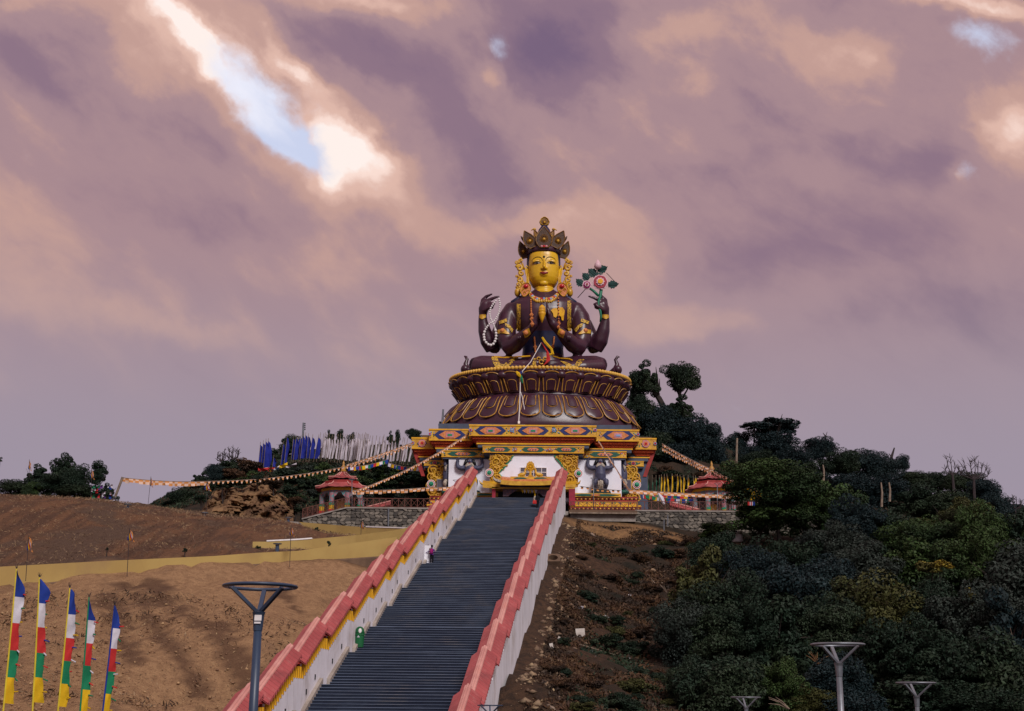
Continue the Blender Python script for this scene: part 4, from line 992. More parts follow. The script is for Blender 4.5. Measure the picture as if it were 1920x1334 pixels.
def petal(a0, half, prof, out, tag_, up_):
    """one curled petal lying on the bowl: prof = [(radius px, y px)] from root to tip"""
    n = len(prof) - 1
    def at(s, t, bulge):
        f = t * n; i = min(int(f), n - 1); f -= i
        r = prof[i][0] * (1 - f) + prof[i + 1][0] * f; y = prof[i][1] * (1 - f) + prof[i + 1][1] * f
        a = a0 + half * s; rr = r * KX + bulge
        return Vector((LC.x + rr * math.cos(a), LD + rr * DR_ * math.sin(a), zL(y)))
    def wd(t): return min(1.0, (1 - max(0, t - .55) ** 2 / .2025) ** .5 if t > .55 else 1.0) if t < 1 else 0.0
    rows = []; S_ = 8; T_ = 10
    for j in range(T_ + 1):
        t = j / T_; w_ = max(.06, wd(t)) * (.80 + .20 * t)
        rows.append([at(s * w_, t, out * (.10 + .28 * t ** 2 + .25 * (1 - s * s) * (1 - .3 * t))) for s in [-1 + 2 * k / S_ for k in range(S_ + 1)]])
    q_ = MB(); q_.sheet(rows); q_.sheet([[p + (Vector((LC.x, LD, p.z)) - p) * .04 for p in r] for r in rows])
    o = q_.build('petal', M['maroon'], lotus, True)
    q_ = MB()
    def line(k, b0, tmin, rad):
        pts = []
        N = 22
        for i in range(N + 1):
            u = i / N; ang = math.pi * u
            s = -math.cos(ang); 
            if u < .3: t = tmin + (.62 * k + .12 - tmin) * (u / .3); s = -1
            elif u > .7: t = tmin + (.62 * k + .12 - tmin) * ((1 - u) / .3); s = 1
            else:
                v = (u - .3) / .4; t = .62 * k + .12 + (.93 * k + .05 - .62 * k - .12) * math.sin(math.pi * v); s = -math.cos(math.pi * v)
            w_ = (.80 + .20 * t) * k * .96
            pts.append(at(s * w_, t, b0 + out * (.10 + .28 * t ** 2 + .25 * (1 - (s * w_) ** 2) * (1 - .3 * t))))
        q_.tube(pts, rad, 5)
    line(1.0, .05, .05, .068); line(.58, .09, .1, .052)
    q_.build('gilt_outline', M['goldline'], o)
    q_ = MB(); g_ = []
    for j in range(6):
        t = .1 + .45 * j / 5; g_.append([at(s * .42, t, .16 + out * (.10 + .28 * t * t + .25) + .18 * (1 - s * s)) for s in (-1, -.5, 0, .5, 1)])
    q_.sheet(g_); q_.build('boss', M['maroon'], o, True)
NP = 28
for i in range(NP):
    a = -math.pi / 2 + 2 * math.pi * (i + .5) / NP
    petal(a, math.pi / NP * .93, [(144, 757), (148, 750), (155, 740), (161, 730), (163.5, 722)], 1.0, 'u', 1)
for i in range(NP):
    a = -math.pi / 2 + 2 * math.pi * (i + .5) / NP
    petal(a, math.pi / NP * .95, [(147, 762), (158, 770), (168, 783), (176, 795), (180.5, 806)], .8, 'd', -1)
# second row of petal tips showing between the upper ones
for i in range(NP):
    a = -math.pi / 2 + 2 * math.pi * i / NP; c = Vector((LC.x + 160 * KX * math.cos(a), LD + 160 * KX * DR_ * math.sin(a), zL(727)))
    q_ = MB(); q_.ball(c, .75, .6, .55, 8, 6); q_.build('inner_petal', M['maroon'], lotus, True)

# ------------------------------------------------------------------ the seated figure
ZB = zL(716)
statue = thing('seated_statue', 'giant seated maroon deity with golden face, jewelled crown and four arms', 'statue', (P(1018, 700, LD).x, LD, ZB))
def S(x, y, d=0.0):
    return P(x, y, LD + d)
q_ = MB()
def limb(pts, rad, n=14, flat=1.0): q_.tube([S(*p) for p in pts], [r * KX for r in rad], n, flat=flat)
def ell(x, y, d, rx, ry, rz): q_.ball(S(x, y, d), rx * KX, ry, rz * KX, 20, 12)
def tor(rings):
    rs = []
    for (x, y, rx, ry, d) in rings:
        c = S(x, y, d); rs.append([Vector((c.x + rx * KX * math.copysign(abs(math.cos(t)) ** .85, math.cos(t)), c.y + ry * math.copysign(abs(math.sin(t)) ** .85, math.sin(t)), c.z)) for t in [2 * math.pi * k / 28 for k in range(28)]])
    q_.loft(rs)
tor([(1018, 690, 44, 2.9, .6), (1018, 672, 40, 2.6, .6), (1018, 655, 38.5, 2.4, .6), (1018, 635, 42, 2.6, .6), (1019, 612, 52, 3.0, .6), (1019.5, 590, 64, 3.1, .7), (1020, 576, 66, 3.0, .9), (1020, 566, 56, 2.6, 1.0), (1020, 558, 42, 2.1, 1.0), (1020, 552.5, 31, 1.8, .95), (1020, 549, 24, 1.5, .85), (1020, 545.5, 19.5, 1.35, .7), (1020, 541, 17.5, 1.2, .7)])
for s_ in (-1, 1):
    m = lambda x: 1020 + s_ * (x - 1020) * -1 if s_ > 0 else x
    mx = (lambda x: x) if s_ < 0 else (lambda x: 2040 - x)
    # front arm: shoulder, elbow, joined hands
    limb([(mx(973), 573, .7), (mx(962), 581, .5), (mx(953), 597, .2), (mx(949), 617, -.4), (mx(950), 640, -.9), (mx(958), 652, -1.3)], [13, 17.5, 19.5, 19, 18, 16])
    limb([(mx(951), 652, -1.0), (mx(966), 646, -2.0), (mx(980), 633, -3.2), (mx(993), 620, -4.2)], [17, 16, 12.5, 8.5])
    limb([(mx(992), 622, -4.1), (mx(1003), 608, -4.7), (mx(1010), 595, -4.8), (mx(1013), 586, -4.8)], [8, 8.5, 6.8, 6.0], flat=1.0)
    for k, (dd, ty, rr) in enumerate(((-.52, 571, 2.6), (-.17, 564, 2.8), (.17, 563, 2.8), (.5, 567, 2.6))):
        limb([(mx(1010), 590, -4.8 + dd), (mx(1013), 580, -4.8 + dd), (mx(1016), ty, -4.7 + dd * .8)], [3.4, 3.2, rr * .6], 8)
    limb([(mx(1007), 600, -5.1), (mx(1011), 588, -5.35), (mx(1014), 578, -5.3)], [3.6, 3.2, 2.2], 8)
    # rear arm: back of the shoulder, elbow held out, forearm rising to the raised hand
    W = (lambda x: x) if s_ < 0 else (lambda x: 2040 - x)
    limb([(W(966), 583, 1.6), (W(945), 610, 1.9), (W(930), 640, 1.6), (W(923), 655, 1.0)], [14, 16.5, 16, 14])
    limb([(W(923), 657, 1.0), (W(914.5), 640, .6), (W(908.5), 620, .3), (W(905.5), 603, .1), (W(905), 591, 0)], [12.5, 14.8, 12.5, 9.2, 7.8])
    limb([(W(905), 592, 0), (W(906.5), 580, -.1), (W(911), 571, -.3), (W(914), 567, -.4)], [7.6, 10, 9.5, 7.5])
    limb([(W(904), 576, .3), (W(905.5), 563, .2), (W(913), 555.5, -.1), (W(924), 551.5, -.4)], [5.6, 4.8, 3.6, 1.9], 10)     # index
    limb([(W(909), 568, -.2), (W(917), 563, -.5), (W(926), 559, -.7), (W(937.5), 555.5, -.8)], [5, 4.2, 3.4, 2.0], 10)
    limb([(W(914), 573, -.5), (W(922), 569, -1.0), (W(927), 570.5, -1.0), (W(923), 574.5, -.8)], [4.4, 3.6, 3.0, 2.2], 8)
    limb([(W(913), 578, -.5), (W(920), 576, -.9), (W(924.5), 577.5, -.9), (W(920), 580.5, -.7)], [4, 3.4, 2.8, 2], 8)
    limb([(W(908), 583, -.6), (W(917), 577, -1.1), (W(924), 571, -1.3)], [4.4, 3.6, 2.2], 8)                       # thumb
    ml = (lambda x: x - 1) if s_ < 0 else (lambda x: 2019 - x)
    # folded legs
    limb([(ml(985), 688, .5), (ml(945), 685.5, -1.0), (ml(903), 684.5, -2.6), (ml(889), 686.5, -3.4)], [15, 17.5, 17.5, 15], 18)
    limb([(ml(890), 688, -3.4), (ml(925), 690, -4.6), (ml(970), 693, -5.2), (ml(1010 if s_ < 0 else 1000), 694 if s_ < 0 else 699, -5.4)], [14.5, 14, 11, 7.5], 16)
ell(1010, 694, -1.4, 104, 4.2, 11)
ell(1040, 691, -5.2, 17, 1.0, 6); ell(998, 688, -5.5, 17, 1.0, 6)
sb = q_.build('body', M['maroon'], statue)
def pick(c):
    if abs(c.x - S(1018, 650).x) < 41 * KX and S(1018, 668).z < c.z < S(1018, 629).z and -2.6 < c.y - LD and c.y - LD > -3.1 and c.y - LD < 3.5: return 1
    return 0
remesh(sb, .16, 4, [M['maroon'], M['navy']], pick)

# ---- head
def S0(x, y, d=0.0):
    p = P(x, y, LD - 1.5); return Vector((p.x * LD / (LD - 1.5) * .991, LD + d, p.z))
head_y = [(462, 24, .6), (468, 27.5, .6), (476, 29.3, .6), (488, 30, .6), (500, 30, .6), (510, 29.4, .6), (518, 28, .6), (524, 25.5, .6), (529, 22, .55), (532.5, 16.5, .4), (534, 9, .2)]
FX = 1020.0
def hd(x, y):
    ys = [h[0] for h in head_y]; rs = [h[1] for h in head_y]; r = np.interp(y, ys, rs); u = min(.999, abs(x - FX) / r)
    return -1.0 * r * KX * 1.02 * (1 - u ** 2.5) ** (1 / 2.2) + .4
rs = []
n = 40
for (y, r, d) in head_y:
    c = S0(FX, y); ring = []
    for k in range(n):
        t = 2 * math.pi * k / n; ct, st = math.cos(t), math.sin(t)
        xx = r * KX * math.copysign(abs(ct) ** .85, ct); yy = r * KX * 1.02 * math.copysign(abs(st) ** .9, st)
        ring.append(Vector((c.x + xx, LD + .4 + yy, c.z)))
    rs.append(ring)
q_ = MB(); q_.loft(rs)
def H(x, y, d=0.0): return S0(x, y, hd(x, y) + d)
q_.loft([[H(FX - a, y, .2), H(FX - a * .35, y, -p), H(FX + a * .35, y, -p), H(FX + a, y, .2)] for y, a, p in ((483, 1.7, .02), (491, 1.9, .20), (498, 2.6, .42), (503.5, 3.8, .60), (506, 4.2, .42), (507.4, 3.2, .05))])
for s_ in (-1, 1):
    q_.ball(H(FX + s_ * 3.4, 505.0, -.08), .2, .22, .17, 8, 6)                     # nostril wings
    q_.ball(H(FX + s_ * 13.3, 490.5, .16), .66, .28, .34, 10, 6)                # lids
q_.ball(H(FX, 529, .2), .62, .42, .42, 10, 6)
q_.ball(H(FX, 513.5, .12), .62, .3, .42, 10, 6)
hdob = q_.build('head', M['goldface'], statue); remesh(hdob, .075, 4)
from mathutils.bvhtree import BVHTree
_ho = wloc(hdob); HBV = BVHTree.FromPolygons([v.co + _ho for v in hdob.data.vertices], [tuple(p.vertices) for p in hdob.data.polygons])
def H(x, y, d=0.0):
    p = S0(x, y); k = HBV.ray_cast(Vector((p.x, LD - 9, p.z)), Vector((0, 1, 0)), 14)
    return k[0] + Vector((0, d, 0)) if k[0] else S0(x, y, hd(x, y) + d)
# painted features as thin raised pieces
def stroke(name, mat, pts, w0, lift=.05, parent=hdob):
    q_ = MB(); q_.tube([H(x, y, -lift) for x, y in pts], [w * KX for w in w0], 6); return q_.build(name, mat, parent)
for s_ in (-1, 1):
    e = lambda dx: FX + s_ * dx
    stroke('eyebrow', M['black'], [(e(2.8), 490), (e(4.6), 485.4), (e(8.5), 483), (e(13.5), 482.4), (e(19), 484), (e(23.5), 487.6)], [.35, .55, .65, .65, .55, .2], .03)
    q_ = MB(); 
    q_.add([H(e(a), y, -.05) for a, y in ((6.2, 494.0), (9, 493.0), (13, 492.7), (17, 493.1), (20.5, 494.2), (17, 495.3), (13, 495.7), (9, 495.2))], [tuple(range(8))]); q_.build('eye_white', M['cream'], hdob)
    q_ = MB(); c = H(e(12.9), 494.0, -.07); q_.ball(c, .15, .05, .11, 8, 5); q_.build('iris', M['black'], hdob)
    stroke('eyelid_line', M['black'], [(e(5.4), 494.2), (e(8.5), 492.2), (e(13), 491.6), (e(17.5), 492.3), (e(22), 494.3)], [.25, .55, .7, .55, .25], .08)
    stroke('fold_line', M['bronze'], [(e(8), 488.8), (e(13), 487.6), (e(18), 488.8)], [.15, .3, .15], .02)
q_ = MB(); q_.ball(H(FX, 483, -.02), .17, .1, .17, 8, 5); q_.build('forehead_dot', M['black'], hdob)
q_ = MB()
q_.loft([[H(FX + x, 513.2 + dy + (-abs(x) * .12), -.04 - p * .9 + abs(x) * .004) for dy, p in ((-3.0 + abs(x) * .28 + (0.5 if abs(x) < 1 else 0), 0), (-1.5 + abs(x) * .1, .12), (0, .02), (1.7 - abs(x) * .12, .14), (3.3 - abs(x) * .34, 0))] for x in (-7.6, -5, -2.5, 0, 2.5, 5, 7.6)], cap=False)
q_.build('lips', M['lips'], hdob, True)
stroke('mouth_line', M['black'], [(FX - 7.8, 512.3), (FX - 3, 513.4), (FX, 512.8), (FX + 3, 513.4), (FX + 7.8, 512.3)], [.1, .3, .3, .3, .1], .10)
stroke('nostril_line', M['black'], [(FX - 4.2, 508.2), (FX, 508.8), (FX + 4.2, 508.2)], [.25, .2, .25], .03)
# collar rings of the neck
q_ = MB(); 
for y, r in ((543.5, 19.6), (540, 18.8), (536.5, 18.6)):
    c = S0(1021, y, .25); q_.lathe([(r * KX * .97, -.22), (r * KX, -.1), (r * KX, .1), (r * KX * .97, .22)], c, 28)
q_.build('neck_collar', M['goldface'], statue, True)
# ears
for s_ in (-1, 1):
    e = lambda dx: FX + s_ * dx
    q_ = MB(); q_.tube([S0(e(29), 496, -.1), S0(e(32.5), 492, -.1), S0(e(35), 496, -.1), S0(e(34), 506, -.2), S0(e(31.5), 514, -.2), S0(e(32), 526, -.2), S0(e(33), 540, -.3), S0(e(31), 545, -.3), S0(e(29), 538, -.3), S0(e(28.5), 520, -.2), S0(e(29), 500, -.1)], [1.4 * KX] * 11, 6)
    q_.prism([((S0(e(a), y).x), S0(e(a), y).z) for a, y in ((29, 497), (34, 496), (33, 508), (31, 515), (32, 540), (29.5, 541), (28.5, 515))], (0, LD - .05, 0), (1, 0, 0), (0, 0, 1), (0, .3, 0))
    q_.build('ear', M['goldface'], statue, True)
    er = MB(); c = S0(e(35), 541, -1.1)
    pl = []
    for k in range(22):
        t = 2 * math.pi * k / 22; r_ = .74 * (1 + .04 * (-1) ** k); z_ = math.sin(t) * 1.0
        pl.append((r_ * math.cos(t) * (1 if z_ > 0 else 1 - .35 * abs(z_)) + (s_ * -.14 * z_), z_ * (.95 if z_ > 0 else 1.05)))
    er.prism(pl, c, (1, 0, 0), (0, 0, 1), (0, .3, 0)); eo = er.build('earring', M['orange'], statue)
    q_ = MB(); q_.ball(c + Vector((s_ * -.08, -.1, .40)), .33, .2, .28, 10, 6); q_.build('red_stone', M['redgem'], eo, True)
    q_ = MB(); q_.tube([c + Vector((p[0] * .95, -.05, p[1] * .95)) for p in pl] + [c + Vector((pl[0][0] * .95, -.05, pl[0][1] * .95))], .06, 4)
    for k in range(10):
        a = random.uniform(0, 6.28); r_ = random.uniform(.15, .5); cc = c + Vector((r_ * math.cos(a), -.04, -.2 + r_ * math.sin(a)))
        q_.tube([cc + Vector((.13 * math.cos(b), 0, .13 * math.sin(b))) for b in (0, 1, 2, 3, 4)], .035, 4)
    q_.build('filigree', M['gold'], eo)
    # gilded cloud-like side ribbons outside the ears
    q_ = MB()
    def curl(x, y, R, turns, ph, sg, th):
        pts = []; rad = []; N = 16
        for i in range(N + 1):
            t = i / N; a = ph + sg * t * turns * 6.283; rr = R * KX * (1 - .75 * t); c0 = S0(e(x), y, -.3)
            pts.append(c0 + Vector((s_ * rr * math.cos(a), -.25 * t, rr * math.sin(a)))); rad.append(th * 1.35 * KX * (1 - .5 * t))
        q_.tube(pts, rad, 6)
    curl(46, 498, 6.5, 1.3, 0.3, 1, 2.7); curl(50.5, 488, 4, 1.2, 3.4, -1, 1.8); curl(43, 484, 4.5, 1.0, 5.0, 1, 1.8); curl(42, 508, 5, 1.1, 1.5, -1, 2.3)
    q_.tube([S0(e(37), 500, -.2), S0(e(40), 490, -.3), S0(e(45), 483, -.3), S0(e(42), 477, -.3)], [1.8 * KX, 1.8 * KX, 1.6 * KX, .5 * KX], 6)
    curl(46, 520, 6, 1.2, 1.0, 1, 2.4); curl(51, 514, 3.2, 1.0, 4.2, -1, 1.6); curl(48, 529.5, 5.2, 1.2, 5.5, -1, 2.2); curl(41, 525, 3.4, 1.0, 2.2, 1, 1.7); q_.ball(S0(e(49.5), 543, -.2), 6 * KX, .5, 9 * KX, 12, 8)
    curl(48, 536, 4.5, 1.1, .3, 1, 2)
    q_.tube([S0(e(45), 512, -.2), S0(e(50), 528, -.2), S0(e(50), 538, -.2)], [.35 * KX] * 3, 4)
    q_.build('ear_ribbon', M['gold'], statue, True)
    # blue hair locks on the shoulder
    q_ = MB(); q_.tube([S0(e(31), 536, .3), S0(e(36), 549, .2), S0(e(47), 556, -.2), S0(e(58), 562, .0), S0(e(64), 572, .4)], [3.2 * KX, 5 * KX, 6.4 * KX, 6 * KX, 2.5 * KX], 8); q_.build('hair_lock', M['navy'], statue, True)
# hair, crown
q_ = MB(); rs = []
for y, r in ((505, 31.4), (490, 32.6), (476, 32.6), (466, 31.5), (456, 28), (444, 20), (436, 12)):
    c = S0(FX, y); rs.append([Vector((c.x + r * KX * math.cos(t), LD + .75 + max(-1.0 if y > 468 else -9, math.sin(t)) * r * KX * 1.02, c.z)) for t in [2 * math.pi * k / 36 for k in range(36)]])
q_.loft(rs)
for k in range(13):
    x = FX - 27 + 54 * k / 12; yy = 471.5 + 1.2 * abs((k - 6) / 6) ** 2
    q_.ball(H(x, yy - 2.6, .05), 2.6 * KX, .22, 3.4 * KX, 8, 6)
q_.build('hair', M['navy'], statue, True)
q_ = MB(); c = S0(FX, 466.5, .5); q_.lathe([(32.2 * KX, -.34), (33 * KX, -.3), (33 * KX, .3), (32 * KX, .36)], c, 40); crown_band = q_.build('crown_band', M['maroon'], statue, True)
q_ = MB()
for x, m_i in ((-4.4, 0), (0, 1), (4.4, 0)): q_.ball(S0(FX + x, 464.3, -1.95), .17, .1, .17, 8, 5, m_i)
q_.build('band_jewel', [M['pink'], M['redgem']], crown_band)
def leafplate(name, base, tip, half, thick, mat, parent, curve=.15, depth0=0., depth1=0.):
    b0 = S(*base, depth0); t0 = S(*tip, depth1); ax = t0 - b0; side = Vector((ax.z, 0, -ax.x)).normalized() * half * KX
    prof = [(0, .55), (.12, .8), (.3, 1.0), (.5, .93), (.68, .70), (.84, .36), (1.0, 0.02)]
    L = [b0 + ax * t + side * w_ for t, w_ in prof] + [b0 + ax * t - side * w_ for t, w_ in reversed(prof)]
    q_ = MB(); n = len(L); vs = L + [p + Vector((0, thick, 0)) for p in L]
    q_.add(vs, [tuple(range(n)), tuple(range(2 * n - 1, n - 1, -1))] + [(i, i + n, (i + 1) % n + n, (i + 1) % n) for i in range(n)]); o = q_.build(name, mat, parent)
    q_ = MB(); q_.tube([p + Vector((0, -.03, 0)) for p in L] + [L[0] + Vector((0, -.03, 0))], .07, 5)
    c = b0 + ax * .38
    for k in range(3): q_.tube([c + Vector((half * KX * (.5 - .13 * k) * math.cos(a), -.08 - .04 * k, half * KX * (.62 - .15 * k) * math.sin(a))) for a in [6.283 * j / 10 for j in range(11)]], .045, 4)
    q_.build('filigree', M['crowngold'], o); q_ = MB(); q_.ball(c + Vector((0, -.12, 0)), .2, .14, .2, 8, 5); q_.build('jewel', M['gold'], o)
    return o
M['crowngold'] = pm('tarnished gilt', (0.24, 0.115, 0.018), (0.10, 0.042, 0.010), 3, .5, .3, 9, .25)
q_ = MB(); c = S0(FX, 455, .6); q_.lathe([(31 * KX, -.6), (32 * KX, .1), (30 * KX, .3), (25 * KX, .9), (17 * KX, 1.5)], c, 30); crn = q_.build('crown', M['bronze'], statue, True)
leafplate('crown_leaf', (FX, 464), (FX, 425), 15.5, .25, M['bronze'], crn, depth0=-1.9, depth1=-1.1)
for s_ in (-1, 1):
    e = lambda dx: FX + s_ * dx
    leafplate('crown_leaf', (e(27), 462), (e(29), 438), 6.5, .25, M['bronze'], crn, depth0=-.7, depth1=-.2)
    leafplate('crown_leaf', (e(20), 464), (e(37), 433.5), 12, .25, M['bronze'], crn, depth0=-1.4, depth1=-.8)
    leafplate('crown_leaf', (e(35), 484), (e(45.5), 453), 9, .25, M['bronze'], crn, depth0=.2, depth1=.5)
    leafplate('crown_leaf', (e(10), 452), (e(18.5), 431), 5, .2, M['crowngold'], crn, depth0=-1.2, depth1=-.6)
    q_ = MB(); q_.tube([S(e(32), 462, -.5), S(e(38), 453, -.5), S(e(41), 447, -.5), S(e(43.5), 443, -.5)], [1.6 * KX, 1.8 * KX, 2.2 * KX, .5 * KX], 6); q_.build('crown_spike', M['bronze'], crn)
    q_ = MB(); q_.ball(S(e(18), 430.5, -.3), 3.4 * KX, .22, 2.6 * KX, 8, 6); q_.tube([S(e(18), 430, -.3), S(e(22), 431, -.3), S(e(24.5), 433, -.3)], [1.6 * KX, 1.2 * KX, .3 * KX], 5); q_.tube([S(e(17), 433, -.3), S(e(16), 442, -.5)], [2 * KX, 2.6 * KX], 6); q_.build('crown_finial', M['gold'], crn, True)
q_ = MB(); 
q_.lathe([(24 * KX, -2.2), (20 * KX, -.9), (13 * KX, -.35), (11 * KX, .1), (7 * KX, .5), (4 * KX, .95)], S(FX + .5, 433, .3), 24); q_.build('hair_bun', M['navy'], statue, True)
q_ = MB(); pl = []
for k in range(20):
    t = 2 * math.pi * k / 20; z_ = math.sin(t); r_ = 9.4 * KX * (1 + .06 * (-1) ** k); pl.append((r_ * math.cos(t) * (1 - .28 * max(0, z_) ** 2), z_ * (10.5 if z_ > 0 else 7.5) * KX))
q_.prism(pl, S(FX + 1, 416, .0), (1, 0, 0), (0, 0, 1), (0, .5, 0)); q_.ball(S(FX + 1, 417, -.05), 3.2 * KX, .25, 3.6 * KX, 10, 6); q_.lathe([(5 * KX, 0), (3.6 * KX, .3)], S(FX + 1, 425.5, .25), 10)
o = q_.build('crown_jewel', M['crowngold'], statue); q_ = MB(); q_.tube([S(FX + 1, 416, -.06) + Vector((p[0] * .93, 0, p[1] * .93)) for p in pl + pl[:1]], .06, 4); q_.ball(S(FX + 1, 417.5, -.2), 2.2 * KX, .2, 2.6 * KX, 8, 6); q_.build('filigree', M['gold'], o)

# ---- gilt ornaments laid on the body; each found by dropping it on the body surface
_dg = bpy.context.evaluated_depsgraph_get(); _me = sb.data; _off = wloc(sb)
BV = BVHTree.FromPolygons([v.co + _off for v in _me.vertices], [tuple(p.vertices) for p in _me.polygons])
def onb(x, y, lift=.05, dflt=-3.0):
    p = P(x, y, LD); dn = p.normalized(); h = BV.ray_cast(dn * 135.0, dn, 45.0)
    return h[0] - dn * lift if h[0] else P(x, y, LD + dflt)
def patch(name, mat, quadgrid, lift=.06, parent=statue, nu=10, nv=3):
    """ribbon between two pixel polylines dropped on the body"""
    A, B = quadgrid; rows = []
    def pl(L, t):
        f = t * (len(L) - 1); i = min(int(f), len(L) - 2); f -= i; return np.array(L[i]) * (1 - f) + np.array(L[i + 1]) * f
    for i in range(nu + 1):
        a = pl(A, i / nu); b = pl(B, i / nu); rows.append([onb(*(a * (1 - k / nv) + b * (k / nv)), lift + .05) for k in range(nv + 1)])
    q_ = MB(); q_.sheet(rows); q_.sheet([[p + Vector((0, .3, 0)) for p in r] for r in rows])
    q_.sheet([[r[0], r[0] + Vector((0, .3, 0))] for r in rows]); q_.sheet([[r[-1], r[-1] + Vector((0, .3, 0))] for r in rows])
    return q_.build(name, mat, parent, False)
M['brocade'] = pm('gilt brocade', (0.60, 0.37, 0.03), (0.09, 0.040, 0.02), 7.0, .45, .8, 9, .4, detail=2, lo=.47, hi=.58)
for s_ in (-1, 1):
    e = lambda x: x if s_ < 0 else 2040 - x
    o_ = 0 if s_ < 0 else -4
    patch('stole_band', M['brocade'], ([(e(969), 570 - 2 * (s_ > 0) * 3), (e(969), 596), (e(969), 620)], [(e(976), 570 - 6 * (s_ > 0)), (e(976), 596), (e(976), 621)]))
    patch('arm_band', M['brocade'], ([(e(935), 603), (e(950), 597)], [(e(936.5), 608.5), (e(951), 603)]), .1)
    patch('arm_band', M['brocade'], ([(e(946), 605.5), (e(955), 609), (e(963), 618)], [(e(948), 612), (e(954), 615), (e(960), 624)]), .1)
    patch('armlet', M['gold'], ([(e(932), 619), (e(938), 618), (e(944), 615), (e(950), 621), (e(955), 625)], [(e(932), 626), (e(938), 625), (e(944), 625), (e(950), 626.5), (e(955), 627)]), .12, nu=14)
    q_ = MB(); q_.ball(onb(e(942), 620, .2), .3, .2, .3); q_.build('armlet_jewel', M['orange'], statue, True)
    patch('wrist_cuff', M['gold'], ([(e(980), 622), (e(986), 618), (e(992), 615)], [(e(984), 634), (e(990), 631), (e(995), 626)]), .12, nu=8)
    q_ = MB(); q_.ball(onb(e(986), 624, .2), .34, .2, .34); q_.build('cuff_jewel', M['orange'], statue, True)
    patch('upper_wrist_cuff', M['gold'], ([(e(898.5), 590.5), (e(904), 590), (e(911), 590)], [(e(898.5), 596), (e(904), 599), (e(911), 595.5)]), .12, nu=8)
    # sleeve folds
    q_ = MB()
    for k in range(3):
        x = 970 + k * 2.4; q_.tube([onb(e(x - 1), 626 + k, .02), onb(e(x + 1.5), 634, .04), onb(e(x + 1.5), 642, .02)], [.10, .14, .08], 5)
    q_.build('sleeve_fold', M['maroon'], statue, True)
    # jewelled sash ornaments on the shins
    if s_ < 0: A, B = [(921, 669), (924, 680), (932, 693), (945, 696), (955, 686), (972, 670)], [(933, 668), (934, 676), (938, 682), (944, 684), (950, 679), (963, 671)]
    else: A, B = [(1050, 677), (1060, 684), (1066, 694), (1080, 696), (1088, 684), (1096, 674)], [(1062, 679), (1068, 682), (1074, 686), (1078, 684), (1082, 677), (1086, 674)]
    patch('knee_sash', M['brocade'], (A, B), .1, nu=18, nv=2)
# scarf loops beyond both knees
for s_, x0, ys in ((-1, 874, 0), (1, 1156, 1)):
    q_ = MB(); a = lambda x, y: S(x, y + ys, -.5)
    q_.tube([a(x0 - s_ * 9, 700), a(x0, 692), a(x0 + s_ * 1, 682), a(x0 - s_ * 2, 674), a(x0 + s_ * 2, 668), a(x0 + s_ * 6 * (1 if s_ > 0 else -.4), 669)], [7 * KX, 7.5 * KX, 4 * KX, 3.2 * KX, 2.6 * KX, .8 * KX], 10)
    q_.ball(a(x0 + s_ * 2, 693), 8.5 * KX, .7, 9 * KX, 12, 8); q_.build('scarf_loop', M['maroon'], statue, True)
# centre front: brocade panels, pendant
patch('waist_panel', M['brocade'], ([(1000.5, 672), (998, 684), (994, 699)], [(1006, 672), (1005, 684), (1003, 699)]), .12)
patch('waist_panel', M['brocade'], ([(1021, 689), (1020, 700)], [(1027, 689), (1028, 700)]), .12)
q_ = MB()
for x, y, r in ((1010, 673, 3), (1015, 679, 4), (1017, 687, 4.5), (1022, 673, 3), (1012, 691, 3)): q_.tube([onb(x, y, .2) + Vector((r * KX * math.cos(a), 0, r * KX * math.sin(a))) for a in [.7 * j for j in range(9)]], .10, 5)
q_.build('belt_scrollwork', M['gold'], statue, True)
q_ = MB(); q_.tube([onb(x, y, .1) for x, y in ((926, 669), (945, 671), (960, 670), (978, 669), (994, 668))], .1, 5); q_.tube([onb(x, y, .1) for x, y in ((1037, 668), (1050, 672), (1066, 673), (1073, 676))], .1, 5); q_.build('gilt_cord', M['yellow'], statue)
# broad jewelled necklace
A = [(994, 552.5), (1000, 560), (1008, 564), (1020, 563), (1032, 564), (1040, 560), (1046, 552.5)]; B = [(998, 551), (1003, 555.5), (1010, 558), (1020, 559.5), (1030, 558), (1037, 555.5), (1042, 551)]
nk = patch('necklace', M['orange'], (A, B), .14, nu=20)
A2 = [(x, y + 3) for x, y in A]; B2 = [(x, y + 2) for x, y in A]
q_ = MB()
for i in range(17):
    t = i / 16; f = t * 6; k = min(int(f), 5); f -= k; p = np.array(A[k]) * (1 - f) + np.array(A[k + 1]) * f
    q_.ball(onb(p[0], p[1] - 2.5, .25), .2, .14, .2, 6, 4, i % 3); q_.ball(onb(p[0], p[1] + 1.3, .15), .16, .12, .24, 6, 4, 0)
q_.build('necklace_jewel', [M['gold'], M['redgem'], M['sky']], nk)
# long bead strings
def string(pts, n, pend):
    q_ = MB(); P_ = []
    for i in range(n):
        f = i / (n - 1) * (len(pts) - 1); k = min(int(f), len(pts) - 2); f -= k; p = np.array(pts[k]) * (1 - f) + np.array(pts[k + 1]) * f
        q_.ball(onb(p[0], p[1], .2), .13, n=6, k=4)
    for x, y, r in pend:
        c = onb(x, y, .25)
        for j in range(6): q_.ball(c + Vector((r * KX * .6 * math.cos(j * 1.047), 0, r * KX * .6 * math.sin(j * 1.047))), r * KX * .42, .14, r * KX * .42, 6, 4)
        q_.ball(c + Vector((0, -.1, 0)), r * KX * .4, .12, r * KX * .4, 6, 4)
    q_.build('bead_string', M['orange'], statue, True)
string([(995.5, 563), (996, 582), (997, 596), (998, 612)], 18, [(996.5, 591, 4), (997.5, 599, 4.4), (998, 608, 4)])
string([(1047, 560), (1047, 580), (1047.5, 600), (1047, 616)], 12, [(1047.5, 607, 4), (1047, 614, 3)])
